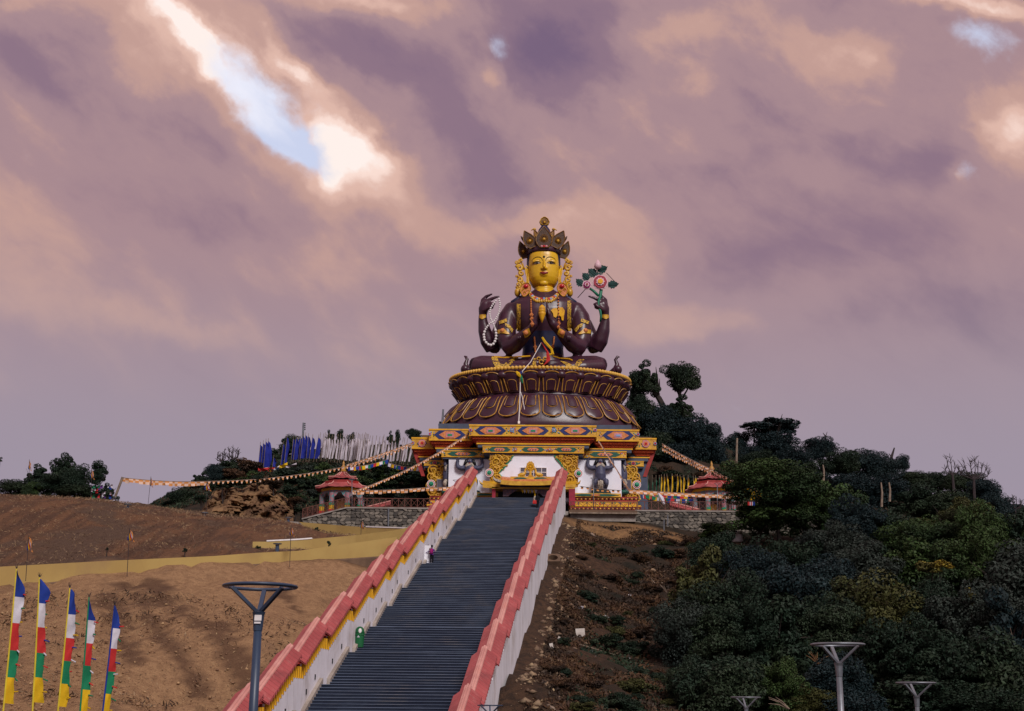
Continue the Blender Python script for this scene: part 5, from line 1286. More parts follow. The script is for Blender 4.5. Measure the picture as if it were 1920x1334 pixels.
string([(1002, 633), (1003, 645), (1004, 660)], 12, [(1003.5, 651, 3.6)]); string([(1039, 633), (1038, 645), (1035, 654)], 10, [(1036, 651, 3.6)])
# gilded antelope skin on the breast, jewel between the palms
q_ = MB()
for pl in ([(1033, 582), (1037, 578.5), (1044, 578), (1046, 584), (1045, 592), (1042, 596), (1038, 594), (1037, 588)], [(1046, 577), (1055, 576.5), (1059, 583), (1058, 590), (1056.5, 601), (1053.5, 601), (1052, 594), (1047, 590)]):
    T = [onb(x, y, .22) for x, y in pl]; n = len(T); q_.add(T + [p + Vector((0, .35, 0)) for p in T], [tuple(range(n))] + [(i, i + n, (i + 1) % n + n, (i + 1) % n) for i in range(n)])
q_.build('breast_ornament', M['yellow'], statue)
q_ = MB(); c = S(1016.3, 606, -5.75)
q_.lathe([(.04, 0), (.26, .6), (.43, 1.1), (.47, 1.35), (.36, 1.42), (.47, 1.5), (.43, 1.68), (.40, 1.72), (.45, 1.85), (.36, 2.15), (.1, 2.4)], c, 14); q_.build('palm_jewel', M['yellow'], statue, True)
for s_, nm in ((-1, 0), (1, 1)): pass

# ------------------------------------------------------------------ things the figure holds
ros = thing('prayer_bead_rosary', 'long looped string of white beads hanging from the raised hand', 'rosary', S(921, 650, -1))
pts = [(935.5, 561), (937.5, 570), (937, 580), (934.5, 590), (930, 598), (925, 604), (920, 606), (914, 612), (909, 620), (907, 629), (908.5, 638), (913, 645), (919, 648), (925, 645.5), (929.5, 638), (930.5, 628), (928.5, 617), (925, 608), (920, 598), (918, 588), (920, 578), (925, 570), (931, 563)]
bm1 = MB().ball((0, 0, 0), .135, n=8, k=5).mesh('bead', M['paint_white'], smooth=True); bm2 = MB().ball((0, 0, 0), .19, n=8, k=5).mesh('bead', M['paint_white'], smooth=True)
rope_pts = [S(x, y, -1.25) for x, y in pts]
acc = 0.0; last = None
for i in range(len(rope_pts) - 1):
    a, b = rope_pts[i], rope_pts[i + 1]; d = (b - a).length; t = 0.0
    while t < d:
        big = 8 <= i <= 15; step = .38 if big else .26
        if last is None or acc >= step:
            o = link('bead', bm2 if big else bm1, ros); o.location = a.lerp(b, t / d) - wloc(ros); acc = 0; last = 1
        t += .05; acc += .05
q_ = MB(); q_.tube(rope_pts, .04, 4); q_.build('cord', M['paint_white'], ros)

fl = thing('lotus_flower_stem', 'green stem bearing pink lotus blossoms and dark leaves in the raised hand', 'flower', S(1131, 605, -.3))
q_ = MB(); D_ = -.9
q_.tube([S(1125.5, 604, -.7), S(1127, 594, -.9), S(1125.5, 584, -1.0), S(1122, 575, -1.0), S(1122, 566, -1.0), S(1125.5, 556, -.9), S(1127, 545, -.8), S(1127, 533, -.7)], [1.6 * KX, 2.2 * KX, 2.4 * KX, 2.2 * KX, 2.2 * KX, 3 * KX, 3.2 * KX, 2.4 * KX], 8)
q_.tube([S(1122, 555, -.9), S(1113, 546, -.8), S(1104, 540, -.7)], [2.6 * KX, 2.6 * KX, 2 * KX], 8); q_.tube([S(1127, 535, -.7), S(1121, 515, -.6), S(1121, 500, -.6)], [2 * KX, 1.6 * KX, 1.2 * KX], 6)
q_.build('stem', M['jade_stem'] if 'jade_stem' in M else M['jade'], fl, True)
def blossom(x, y, R, cols):
    c = S(x, y, -1.2); o0 = None
    for li, (rr, col, npet, wob) in enumerate(cols):
        q_ = MB(); pl = [(rr * KX * R * (1 + wob * math.cos(npet * t)) * math.cos(t), rr * KX * R * (1 + wob * math.cos(npet * t)) * math.sin(t)) for t in [6.283 * k / 48 for k in range(48)]]
        q_.prism(pl, c + Vector((0, -.12 * li, 0)), (1, 0, 0), (0, 0, 1), (0, .16, 0)); o = q_.build('blossom' if li == 0 else 'petal_ring', M[col], fl if o0 is None else o0)
        o0 = o0 or o
blossom(1125.5, 529, 1, [(14.5, 'petalpink', 14, .05), (12.4, 'petalred', 7, .03), (7.5, 'petalpink', 9, .1), (4.8, 'yellow', 5, .06)])
blossom(1100.5, 534.5, 1, [(8.4, 'petalpink', 12, .06), (6.6, 'c_magenta', 8, .04), (4.2, 'petalpink', 8, .1), (2.0, 'petalred', 5, .05)])
q_ = MB(); q_.lathe([(.25, 0), (.52, .3), (.40, .75), (.05, 1.35)], S(1121, 505, -1), 10); q_.build('bud', M['petalpink'], fl, True)
for (x0, y0, x1, y1, hw) in ((1122, 508, 1139, 501, 7), (1118, 517, 1103, 505, 8), (1104, 524, 1092, 513, 7), (1093, 535, 1080, 524, 6.5), (1140, 534, 1160, 533, 7), (1121, 513, 1126, 521, 6)):
    b0 = S(x0, y0, -.7); t0 = S(x1, y1, -.9); ax = t0 - b0; sd_ = Vector((-ax.z, 0, ax.x)).normalized() * hw * KX
    hw *= 1.25; sd_ = sd_ * 1.25; prof = [(0, .15), (.06, .7), (.18, .55), (.3, 1.0), (.42, .78), (.56, .95), (.68, .6), (.82, .5), (.92, .16), (1, 0.0)]
    L = [b0 + ax * t + sd_ * w_ for t, w_ in prof] + [b0 + ax * t - sd_ * w_ for t, w_ in reversed(prof[:-1])]; C_ = [b0 + ax * t + Vector((0, -.2, 0)) for t, _ in prof]
    q_ = MB(); n = len(L); q_.add(L + [p + Vector((0, .12, 0)) for p in L], [tuple(range(n)), tuple(range(2 * n - 1, n - 1, -1))] + [(i, i + n, (i + 1) % n + n, (i + 1) % n) for i in range(n)]); q_.tube(C_, .05, 4)
    q_.build('leaf', M['c_leaf'] if 'c_leaf' in M else M['green'], fl)
q_ = MB(); q_.tube([S(1099, 541, -.6), S(1083, 559, -.2)], .05, 4); q_.tube([S(1137, 512, -.8), S(1153, 529, -.8)], .04, 4); q_.build('stay_wire', M['black'], fl)

# offering scarf and the thin flag mast tied in front of the throne
sc_ = thing('offering_scarf', 'red and yellow offering scarf draped in the lap of the statue', 'scarf', S(1022, 690, -6.4))
rows = []
for t in range(13):
    f = t / 12; x = np.interp(f, [0, .35, .7, .85, 1], [1015, 1027, 1030, 1022, 1008]); y = np.interp(f, [0, .35, .7, .85, 1], [642, 660, 676, 684, 690]); w_ = np.interp(f, [0, .3, .7, .8, 1], [.6, 2.0, 5.5, 5, 4])
    rows.append([S(x - w_, y + w_ * .4, -6.3 + .12 * math.sin(t * 1.9)), S(x, y, -6.45), S(x + w_ * .5, y - w_ * .2, -6.3 + .12 * math.cos(t * 1.7))])
q_ = MB(); q_.sheet(rows); q_.sheet([[p + Vector((0, .05, 0)) for p in r] for r in rows]); q_.build('red_cloth', M['c_red'], sc_, True)
q_ = MB(); q_.tube([S(1016.5, 633, -6.3), S(1022, 642, -6.3), S(1034, 655, -6.2), S(1036, 664, -6.2), S(1030, 666, -6.3)], [.14, .18, .16, .22, .12], 5); q_.build('yellow_cloth', M['c_yellow'], sc_)
ms = thing('flag_mast', 'thin white flag mast and stay rope in front of the lotus throne', 'flag mast', P(972.5, 793, 152.5))
q_ = MB(); q_.tube([P(972.5, 794, 152.2), P(974.5, 760, 152.4), P(976, 700, 153)], [.065, .06, .05], 6); q_.build('pole', M['paint_white'], ms)
q_ = MB(); q_.tube([P(978, 698, 153), P(995, 679, 154.2), P(1015, 643, 155)], .045, 5); q_.tube([P(983.5, 768, 152.6), P(979.5, 745, 152.7), P(976, 735, 152.8)], .04, 5); q_.build('rope', M['paint_white'], ms)
q_ = MB(); q_.tube([P(968, 697, 152.8), P(972, 702, 152.7), P(977, 708, 152.7)], [.1, .26, .1], 6, 0); q_.tube([P(977, 704, 152.7), P(978, 712, 152.7), P(980, 719, 152.7)], [.1, .2, .06], 6, 1); q_.tube([P(977.5, 697, 152.7), P(976.5, 702, 152.7)], [.14, .1], 6, 2); q_.build('knotted_ribbons', [M['c_yellow'], M['c_green'], M['c_blue']], ms)
q_ = MB(); q_.box(*[v for a in ((P(971, 793, 152.2).x, P(975, 793, 152.2).x), (152.0, 152.4), (P(972, 795, 152.2).z, P(972, 790.5, 152.2).z)) for v in a]); q_.build('foot', M['paint_white'], ms)
# ------------------------------------------------------------------ foliage
def leafmat(name, c1, c2, rough=.5, isl=.45):
    return pm(name, c1, c2, .35, .62, 0, 8, .18, detail=3, island=isl, lo=.42, hi=.6)
M['lf_dark'] = leafmat('dark evergreen leaves', (0.012, 0.025, 0.015), (0.024, 0.038, 0.020))
M['lf_blue'] = leafmat('blue green leaves', (0.009, 0.021, 0.024), (0.017, 0.032, 0.033))
M['lf_mid'] = leafmat('mid green leaves', (0.036, 0.062, 0.018), (0.020, 0.038, 0.015))
M['lf_grey'] = leafmat('grey green leaves', (0.028, 0.038, 0.031), (0.014, 0.022, 0.019))
M['lf_olive'] = leafmat('olive leaves', (0.052, 0.054, 0.016), (0.028, 0.035, 0.014))
M['lf_brown'] = leafmat('brown dry leaves', (0.070, 0.036, 0.019), (0.032, 0.021, 0.015))
M['lf_straw2'] = pm('dry orange twigs', (0.20, 0.10, 0.04), (0.10, 0.05, 0.025), 3, .9)
M['lf_yellow'] = leafmat('yellowing leaves', (0.20, 0.145, 0.02), (0.07, 0.065, 0.018))
def crown_mesh(name, seed, nclump, nleaf, ls, shell=.55, flat=1.0, hole=.0, cl=(.20, .36)):
    """unit crown: leaf-sized faces spread over many clumps filling an uneven volume"""
    r = np.random.default_rng(seed); C_ = []
    lump = r.normal(size=(7, 3)); lump /= np.linalg.norm(lump, axis=1)[:, None]; la = r.uniform(-.38, .40, 7)
    while len(C_) < nclump:
        d = r.normal(size=3); d /= np.linalg.norm(d); rad = (shell + (1 - shell) * r.random()) * (1 + (la * np.clip(lump @ d, 0, 1) ** 3).sum()) * .80
        if r.random() < .18: rad *= r.uniform(.3, .7)
        if d[2] < -.55 and r.random() < .75: continue
        C_.append((d * rad, r.uniform(*cl)))
    per = nleaf // nclump; ctr = np.repeat(np.array([c for c, _ in C_]), per, 0); rr = np.repeat(np.array([s_ for _, s_ in C_]), per)
    n = len(ctr); d = r.normal(size=(n, 3)); d /= np.linalg.norm(d, axis=1)[:, None]
    p = ctr + d * (rr * r.uniform(.55, 1.05, n) ** .5)[:, None] * np.array([1, 1, .72]); p[:, 2] *= flat
    nor = d * .8 + r.normal(size=(n, 3)) * .6 + np.array([0, 0, .5]); nor /= np.linalg.norm(nor, axis=1)[:, None]
    t = np.cross(nor, r.normal(size=(n, 3))); t /= np.linalg.norm(t, axis=1)[:, None]; b = np.cross(nor, t)
    sz_ = ls * r.uniform(.6, 1.4, n)[:, None]
    V_ = np.stack([p - t * sz_, p + b * sz_ * .5 + nor * sz_ * .15, p + t * sz_, p - b * sz_ * .5 + nor * sz_ * .15], 1).reshape(-1, 3)
    me = bpy.data.meshes.new(name); me.vertices.add(len(V_)); me.vertices.foreach_set('co', V_.ravel())
    li = np.arange(n * 4); me.loops.add(n * 4); me.loops.foreach_set('vertex_index', li); me.polygons.add(n); me.polygons.foreach_set('loop_start', li[::4]); me.update(); me.validate()
    return me
CR = {}
def crown(kind, mat, v):
    k = (kind, mat, v)
    if k not in CR:
        b = (kind, v)
        if b not in CR:
            a = dict(round=(50, 15000, .037, .55, 1, 0), dense=(64, 20000, .032, .5, 1, 0), umbrella=(34, 7500, .050, .6, .62, 0), loose=(44, 11000, .042, .35, 1, 0, (.14, .28)), big=(105, 36000, .025, .45, 1, 0, (.14, .28)), bush=(30, 5200, .062, .55, .9, 0), small=(16, 1500, .10, .5, 1, 0))[kind]
            CR[b] = crown_mesh('crown', hash(kind) % 1000 * 0 + sum(map(ord, kind)) * 7 + v, *a)
        me = CR[b].copy(); me.name = 'crown'; me.materials.clear(); me.materials.append(M[mat]); CR[k] = me
    return CR[k]
def px2m(D): return D / F * 1.045
def limbs(q_, base, c, rx, rz, r0, n, seed, bend=0.0, fork=.45):
    rr = random.Random(seed); base = Vector(base); c = Vector(c)
    f = base.lerp(c, fork) + Vector((bend, 0, 0)); top = c + Vector((0, 0, rz * .35))
    q_.tube([base - Vector((0, 0, .4)), base.lerp(f, .5) + Vector((bend * .5, 0, 0)), f, f.lerp(top, .5) + Vector((rr.uniform(-.2, .2) * rx, 0, 0)), top], [r0 * 1.15, r0 * .95, r0 * .8, r0 * .5, r0 * .12], 7)
    for i in range(n):
        a = 6.283 * i / n + rr.uniform(-.4, .4); e = c + Vector((math.cos(a) * rx * rr.uniform(.45, .75), math.sin(a) * rx * rr.uniform(.4, .7), rz * rr.uniform(-.25, .6)))
        m_ = f.lerp(e, .5) + Vector((0, 0, rr.uniform(-.1, .25) * rz)); st = f.lerp(top, rr.uniform(0, .4))
        q_.tube([st, m_, e], [r0 * .45, r0 * .28, r0 * .06], 5)
TN = [0]
def tree(px, py, wpx, hpx, D, kind, mat, label, group=None, name='tree', cat='tree', base=None, bend=0.0, v=None, nl=5, trunk=True, r0=None, fork=.45):
    TN[0] += 1; v = TN[0] % 3 if v is None else v
    c = P(px, py, D); k = px2m(D); rx = wpx / 2 * k * 1.12; rz = hpx / 2 * k * 1.14
    b = P(*base) if base else Vector((c.x, c.y, gz(c.x, c.y)))
    if b.z > c.z - rz * .2: b.z = c.z - rz * .6
    o = thing(name, label, cat, b, group)
    cr = link('crown' if trunk else 'foliage', crown(kind, mat, v), o, c - b); cr.scale = (rx, rx * .92, rz); cr.rotation_euler = (0, 0, random.uniform(0, 6.28))
    q_ = MB(); limbs(q_, b, c, rx, rz, r0 or max(.12, rx * .06), nl, TN[0], bend, fork); q_.build('trunk' if trunk else 'stems', M['bark'], o)
    return o
USED = {}
def where(px, py, marks):
    """place of a tree told by the nearest landmark in the picture"""
    best = None
    for nm, x, y in marks:
        dx, dy = px - x, py - y; d = math.hypot(dx, dy * 1.3)
        if abs(dx) < 34: r_ = 'straight above' if dy < 0 else 'straight below'
        elif abs(dy) < 34: r_ = 'just left of' if dx < 0 else 'just right of'
        else: r_ = ('up' if dy < 0 else 'down') + ' and ' + ('left' if dx < 0 else 'right') + ' of'
        t = r_ + ' ' + nm
        if t not in USED and (best is None or d < best[0]): best = (d, t)
    if best is None or best[0] > 170: return None
    USED[best[1]] = 1; return best[1]
MK1 = [('the round crown on the thin trunk', 1278, 714), ('the flat-topped ridge tree', 1447, 805), ('the square topped ridge tree', 1537, 846), ('the crooked bare stub', 1677, 845), ('the fan shaped bare tree', 1826, 890), ('the right pavilion finial', 1338, 882), ('the pale utility pole', 1382, 850), ('the outer gilt shrine corner', 1240, 830)]
MK2 = [('the bright steel lamp', 1570, 1209), ('the smaller right hand lamp', 1717, 1281), ('the low lamp at the bottom', 1398, 1308), ('the vine hung trunk', 1600, 1020), ('the yellow sapling', 1750, 1062), ('the thin yellow sapling', 1820, 1118), ('the white drum', 1383, 1010), ('the dumped square board', 1088, 1187), ('the olive dome tree', 1716, 985), ('the arching dead branch', 1822, 1182), ('the big leafy tree', 1452, 930), ('the tan boulder', 1242, 1041)]
# ---- trees that stand out on the skyline to the right of the shrine
tree(1213, 716, 66, 74, 186, 'loose', 'lf_dark', 'tall tree with a leaning trunk, nearer the lotus throne of two tall crowns', base=(1256, 800, 186), bend=.5, nl=7, r0=.55, fork=.62)
tree(1194, 742, 50, 90, 188, 'loose', 'lf_dark', 'dark tree rising directly behind the edge of the lotus throne')
tree(1278, 714, 76, 76, 186, 'round', 'lf_dark', 'tall round crowned tree on a thin trunk, topmost on the wooded ridge', base=(1274, 800, 186), nl=6, r0=.42, fork=.55)
tree(1278, 772, 62, 56, 184, 'loose', 'lf_dark', 'ragged dark tree directly below the topmost round crown')
tree(1447, 800, 100, 52, 190, 'umbrella', 'lf_blue', 'wide flat-topped tree with spreading boughs on the ridge skyline', nl=8, base=(1450, 880, 190), r0=.6)
tree(1412, 798, 42, 18, 190, 'umbrella', 'lf_blue', 'low bough-like crown reaching left of the flat-topped ridge tree', nl=4)
tree(1452, 838, 92, 74, 189, 'dense', 'lf_blue', 'bushy tree filling the space under the flat-topped ridge tree')
tree(1537, 846, 66, 56, 192, 'dense', 'lf_blue', 'square topped dark tree with a stub branch on the ridge skyline')
tree(1383, 836, 54, 68, 192, 'dense', 'lf_blue', 'pointed dark tree between the tall trees and the flat-topped one')
tree(1692, 872, 32, 40, 192, 'dense', 'lf_blue', 'small round dark tree beside a bare crooked stub on the ridge')
FG = 'dark trees crowding the wooded ridge'
FLAB = 'dark evergreen tree among many on the wooded ridge right of the shrine'
for a in [(1205, 785, 74, 90, 184, 'dense'), (1240, 800, 80, 90, 183, 'round'), (1285, 818, 96, 92, 183, 'dense'), (1322, 838, 84, 104, 181, 'dense'), (1225, 848, 90, 84, 178, 'round'), (1270, 862, 100, 76, 178, 'dense'), (1345, 866, 66, 70, 182, 'round'),
          (1400, 860, 60, 60, 186, 'dense'), (1420, 868, 70, 50, 183, 'dense'), (1490, 868, 80, 60, 184, 'dense'), (1530, 892, 70, 60, 182, 'round'), (1578, 876, 80, 66, 186, 'dense'), (1618, 874, 92, 66, 188, 'dense'), (1656, 882, 80, 66, 186, 'dense'), (1600, 915, 100, 66, 178, 'round'), (1660, 925, 100, 70, 176, 'dense'),
          (1715, 904, 84, 52, 190, 'dense'), (1760, 905, 80, 46, 196, 'dense'), (1808, 912, 80, 58, 190, 'dense'), (1842, 934, 80, 84, 184, 'dense'), (1870, 968, 66, 92, 180, 'dense'), (1720, 945, 110, 76, 174, 'round'), (1780, 950, 110, 80, 172, 'dense'), (1905, 962, 60, 54, 210, 'loose'), (1930, 985, 70, 70, 205, 'dense')]:
    w_ = where(a[0], a[1], MK1); tree(*a, random.choice(['lf_dark', 'lf_blue', 'lf_blue']), 'dark ridge tree ' + w_ if w_ else FLAB, FG)
# ---- nearer wood filling the lower right
tree(1452, 915, 190, 118, 131, 'big', 'lf_mid', 'big leafy green tree half hiding the right hand pavilion', nl=9, base=(1464, 1048, 131), r0=.26, fork=.55, v=0)
tree(1420, 975, 150, 80, 130, 'loose', 'lf_mid', 'loose lower boughs in front of the stone wall under the big green tree', v=1)
tree(1508, 960, 150, 110, 133, 'big', 'lf_mid', 'broad green tree with yellow tints right of the big leafy one', v=1)
tree(1716, 984, 76, 44, 135, 'umbrella', 'lf_olive', 'small dome shaped olive tree in the middle of the right hand wood')
tree(1800, 985, 130, 120, 140, 'big', 'lf_olive', 'tall olive green tree near the far end of the ridge', v=2)
tree(1335, 1000, 70, 36, 134, 'loose', 'lf_mid', 'thin leafy branches reaching over the dirt bank by the white drum', v=2)
NG_ = 'dense dark trees on the lower right slope'; NLAB = 'dense dark bushy tree in the wood on the lower right slope'
for a in [(1570, 985, 110, 110, 138, 'round', 'lf_mid'), (1620, 1010, 110, 100, 134, 'dense', 'lf_dark'), (1680, 1020, 120, 90, 132, 'big', 'lf_dark'), (1740, 1030, 130, 90, 130, 'big', 'lf_mid'), (1850, 1040, 130, 120, 134, 'big', 'lf_olive'), (1905, 1050, 110, 110, 132, 'big', 'lf_dark'), (1560, 1050, 130, 100, 124, 'big', 'lf_grey'), (1500, 1065, 110, 80, 122, 'dense', 'lf_dark'),
          (1355, 1065, 130, 100, 120, 'big', 'lf_dark'), (1420, 1095, 130, 100, 116, 'big', 'lf_blue'), (1320, 1130, 120, 130, 112, 'big', 'lf_dark'), (1375, 1150, 140, 120, 109, 'big', 'lf_grey'), (1460, 1150, 140, 120, 110, 'big', 'lf_blue'), (1540, 1125, 150, 110, 113, 'big', 'lf_dark'), (1630, 1090, 150, 110, 117, 'big', 'lf_grey'), (1715, 1095, 150, 110, 118, 'big', 'lf_mid'), (1800, 1100, 160, 130, 116, 'big', 'lf_grey'), (1890, 1130, 170, 150, 110, 'big', 'lf_grey'),
          (1295, 1205, 130, 120, 102, 'big', 'lf_grey'), (1365, 1225, 150, 130, 99, 'big', 'lf_grey'), (1450, 1220, 150, 130, 100, 'big', 'lf_dark'), (1540, 1205, 150, 130, 102, 'big', 'lf_dark'), (1640, 1175, 160, 130, 105, 'big', 'lf_blue'), (1740, 1175, 160, 130, 105, 'big', 'lf_dark'), (1830, 1200, 170, 150, 100, 'big', 'lf_grey'), (1910, 1230, 150, 160, 96, 'big', 'lf_dark'),
          (1290, 1290, 120, 90, 92, 'big', 'lf_dark'), (1365, 1310, 140, 110, 90, 'big', 'lf_dark'), (1450, 1310, 120, 90, 92, 'big', 'lf_brown'), (1560, 1300, 150, 110, 93, 'big', 'lf_blue'), (1660, 1270, 170, 140, 94, 'big', 'lf_dark'), (1750, 1280, 170, 150, 92, 'big', 'lf_blue'), (1850, 1300, 180, 150, 90, 'big', 'lf_dark'), (1930, 1320, 140, 130, 88, 'big', 'lf_dark'), (1520, 1330, 120, 60, 88, 'big', 'lf_dark'), (1700, 1340, 180, 90, 88, 'big', 'lf_dark'), (1810, 1345, 180, 90, 86, 'big', 'lf_dark'), (1610, 1345, 120, 70, 87, 'big', 'lf_dark')]:
    a = list(a); a[4] = hit(a[0], a[1] + a[3] * .42, a[4]); a[4] = min(a[4], 145); a[3] *= 1.3; a[2] *= 1.12; a[1] -= a[3] * .06
    a[5] = ('big', 'loose', 'big', 'round', 'big')[TN[0] % 5]; a[6] = a[6] if TN[0] % 3 else ('lf_dark', 'lf_mid', 'lf_blue', 'lf_olive')[TN[0] % 4]
    w7 = {'lf_dark': 'very dark green', 'lf_mid': 'fresh green', 'lf_blue': 'blue green', 'lf_grey': 'dull grey green', 'lf_olive': 'olive green', 'lf_brown': 'brown leaved'}[a[6]]
    w_ = where(a[0], a[1], MK2); tree(*a, w7 + (' bushy tree ' + w_ if w_ else ' bushy tree crowded in the wood on the lower right slope'), NG_)
tree(1345, 1178, 190, 190, hit(1345, 1262, 96), 'big', 'lf_dark', 'biggest rounded dark tree at the edge of the scrubby slope', v=1, nl=8)
tree(1375, 1075, 140, 120, hit(1375, 1130, 116), 'big', 'lf_dark', 'dark bushy tree directly below the white drum', v=2, nl=8)
# yellowing saplings and the vine hung trunk
tree(1750, 1062, 60, 34, 103, 'small', 'lf_yellow', 'yellow leaved sapling glowing among dark trees right of centre of the wood', name='sapling', cat='sapling')
tree(1820, 1118, 26, 44, 94, 'small', 'lf_yellow', 'thin upright yellow leaved sapling lower down towards the frame edge', name='sapling', cat='sapling')
t_ = thing('vine_covered_trunk', 'dark leaning trunk smothered in vines and bent over at the top', 'dead tree', P(1598, 1075, 128))
q_ = MB(); pts = [(1596, 1080), (1600, 1040), (1606, 1005), (1622, 980), (1642, 968), (1662, 962), (1672, 972)]; q_.tube([P(x, y, 128) for x, y in pts], [.55, .55, .5, .45, .45, .5, .2], 8); q_.build('trunk', M['deadwood'], t_)
for i, (x, y, r_) in enumerate([(1598, 1050, 26), (1600, 1020, 26), (1608, 1000, 22), (1624, 982, 20), (1644, 968, 20), (1662, 962, 22), (1676, 972, 16)]):
    c = P(x, y, 127.6); o = link('vine_foliage', crown('small', 'lf_brown' if i > 3 else 'lf_dark', i % 3), t_, c - wloc(t_)); k = px2m(128) * r_ * .55; o.scale = (k, k, k * 1.2); o.rotation_euler = (0, 0, i)
# bare trees on the ridge
def bare(px, py, hpx, spread, D, label, seed, n=9, mat='deadwood', lean=0.0):
    rr = random.Random(seed); b = P(px, py, D); k = px2m(D); h = hpx * k; o = thing('bare_tree', label, 'bare tree', b)
    q_ = MB(); f = b + Vector((lean * h * .4, 0, h * .4)); q_.tube([b - Vector((0, 0, 1)), b.lerp(f, .5), f], [.22, .18, .14], 6); q_.build('trunk', M[mat], o)
    for i in range(n):
        a = (i / (n - 1) - .5) * 2.0 + rr.uniform(-.12, .12); L = h * rr.uniform(.5, .72)
        q_ = MB(); e = f + Vector((math.sin(a) * spread * k * .55 + lean * L * .3, rr.uniform(-1, 1), math.cos(a) * L)); m_ = f.lerp(e, .5) + Vector((math.sin(a) * spread * k * .16, 0, -.1 * L))
        q_.tube([f, m_, e], [.10, .06, .02], 5)
        for j in range(5):
            s_ = m_.lerp(e, rr.uniform(0, .8)); d_ = Vector((rr.uniform(-1, 1), rr.uniform(-.6, .6), rr.uniform(.3, 1.2))).normalized() * h * rr.uniform(.12, .22); q_.tube([s_, s_ + d_ * .6 + Vector((0, 0, .1)), s_ + d_], [.045, .03, .012], 4)
        q_.build('branch', M[mat], o)
    return o
bare(1788, 915, 58, 30, 180, 'bare forked tree with a few upright limbs on the ridge skyline', 3, 5)
bare(1826, 928, 70, 60, 179, 'wide fan shaped bare tree near the end of the ridge', 5, 11, lean=.1)
bare(1905, 975, 45, 34, 200, 'small bare tree at the far end of the ridge by the frame edge', 8, 7)
bare(415, 880, 34, 26, 166, 'pale leafless shrub tree furthest left on the flag hill', 11, 7); bare(436, 880, 40, 26, 167, 'pale leafless shrub tree just left of the blue banners', 12, 7)
for px, py, tx, ty, D, lab in ((1670, 875, 1677, 840, 188, 'crooked bare stub of a dead tree on the ridge'), (1253, 745, 1248, 752, 186, None), (1549, 828, 1551, 810, 191, 'thin dead twig above the square topped dark tree')):
    if not lab: continue
    o = thing('dead_tree', lab, 'dead tree', P(px, py, D)); q_ = MB(); m_ = ((px + tx) / 2 - 2, (py + ty) / 2); q_.tube([P(px, py + 25, D), P(px, py, D), P(*m_, D), P(tx, ty, D)], [.3, .26, .22, .1] if D < 190 else [.1, .1, .08, .03], 6); q_.tube([P(*m_, D), P(m_[0] - 5, m_[1] - 7, D)], [.12, .04], 5); q_.build('trunk', M['deadwood'], o)
for px, y0, y1, D, lab in ((1653, 905, 945, 165, 'pale dead stem nearest the vine hung trunk'), (1668, 905, 935, 166, 'thin pale dead stem on the wooded slope'), (1544, 872, 896, 176, 'short pale broken trunk among the ridge trees')):
    o = thing('dead_tree', lab, 'dead tree', P(px, y1, D)); q_ = MB(); q_.tube([P(px, y1 + 6, D), P(px + 1, (y0 + y1) / 2, D), P(px - 1, y0, D)], [.16, .13, .08], 6); q_.build('trunk', M['wood'], o)

rb = random.Random(21)
for px, py, L, ang, lab in ((1822, 1182, 60, 25, 'long pale dead branch arching out of the lower right wood'), (1846, 1196, 34, 60, 'short pale dead branch below the arching one'), (1908, 1240, 60, 110, 'pale dead stem leaning near the right frame edge'), (1530, 1206, 30, 80, 'dry orange twig bush in a gap of the wood above the middle lamp'), (1480, 1330, 46, 150, 'pale dead branch lying at the frame bottom between two lamps'), (1250, 1112, 20, 120, 'thin dead stick in the weeds at the edge of the wood'), (1240, 1190, 26, 140, 'dead bramble stems at the foot of the first dark tree'), (1532, 1245, 26, 70, 'dry orange twigs just left of the middle lamp')):
    D = (hit(px, py + 16, 100) or 100) - 5.5; k = px2m(D); c = P(px, py, D); o = thing('dead_branch', lab, 'branch', c); q_ = MB(); orange = 'orange' in lab
    for i in range(9 if orange else 4):
        a = math.radians(ang + (rb.uniform(-75, 75) if orange else rb.uniform(-16, 16))); l_ = L * k * rb.uniform(.6, 1); d_ = Vector((math.cos(a), rb.uniform(-.3, .3), math.sin(a)))
        q_.tube([c, c + d_ * l_ * .5 + Vector((0, 0, .07 * l_)), c + d_ * l_], [.045, .035, .012], 4)
    q_.build('stems', M['wood'] if not orange else M['lf_straw2'], o)
# ---- left side
LT = 'clump of dark trees on the left skyline'
for a in [(118, 884, 60, 66, 128, 'loose', 'lf_dark', 'tallest dark tree in the clump on the left skyline'), (68, 898, 56, 56, 127, 'loose', 'lf_dark', 'dark tree with a thin flag pole rising from it on the left skyline'), (30, 918, 70, 38, 128, 'dense', 'lf_dark', 'low spreading dark tree towards the frame edge of the left skyline clump'), (96, 912, 80, 56, 126, 'dense', 'lf_dark', 'broad dark tree in the middle of the left skyline clump'), (142, 902, 56, 66, 127, 'dense', 'lf_dark', 'dense dark tree just left of the heap of prayer flags'), (184, 893, 44, 54, 126.5, 'loose', 'lf_dark', 'thin dark tree standing over the heap of prayer flags'), (60, 925, 40, 44, 124.5, 'round', 'lf_mid', 'bright green bush in front of the left skyline trees'), (205, 928, 34, 40, 127, 'loose', 'lf_dark', 'small dark shrub right of the heap of prayer flags'), (150, 925, 90, 36, 126, 'dense', 'lf_dark', 'low dark shrub behind the heap of prayer flags'), (-3, 862, 14, 14, 128, 'small', 'lf_dark', 'dark tree top just inside the frame edge on the left')]:
    tree(*a[:7], a[7], LT)
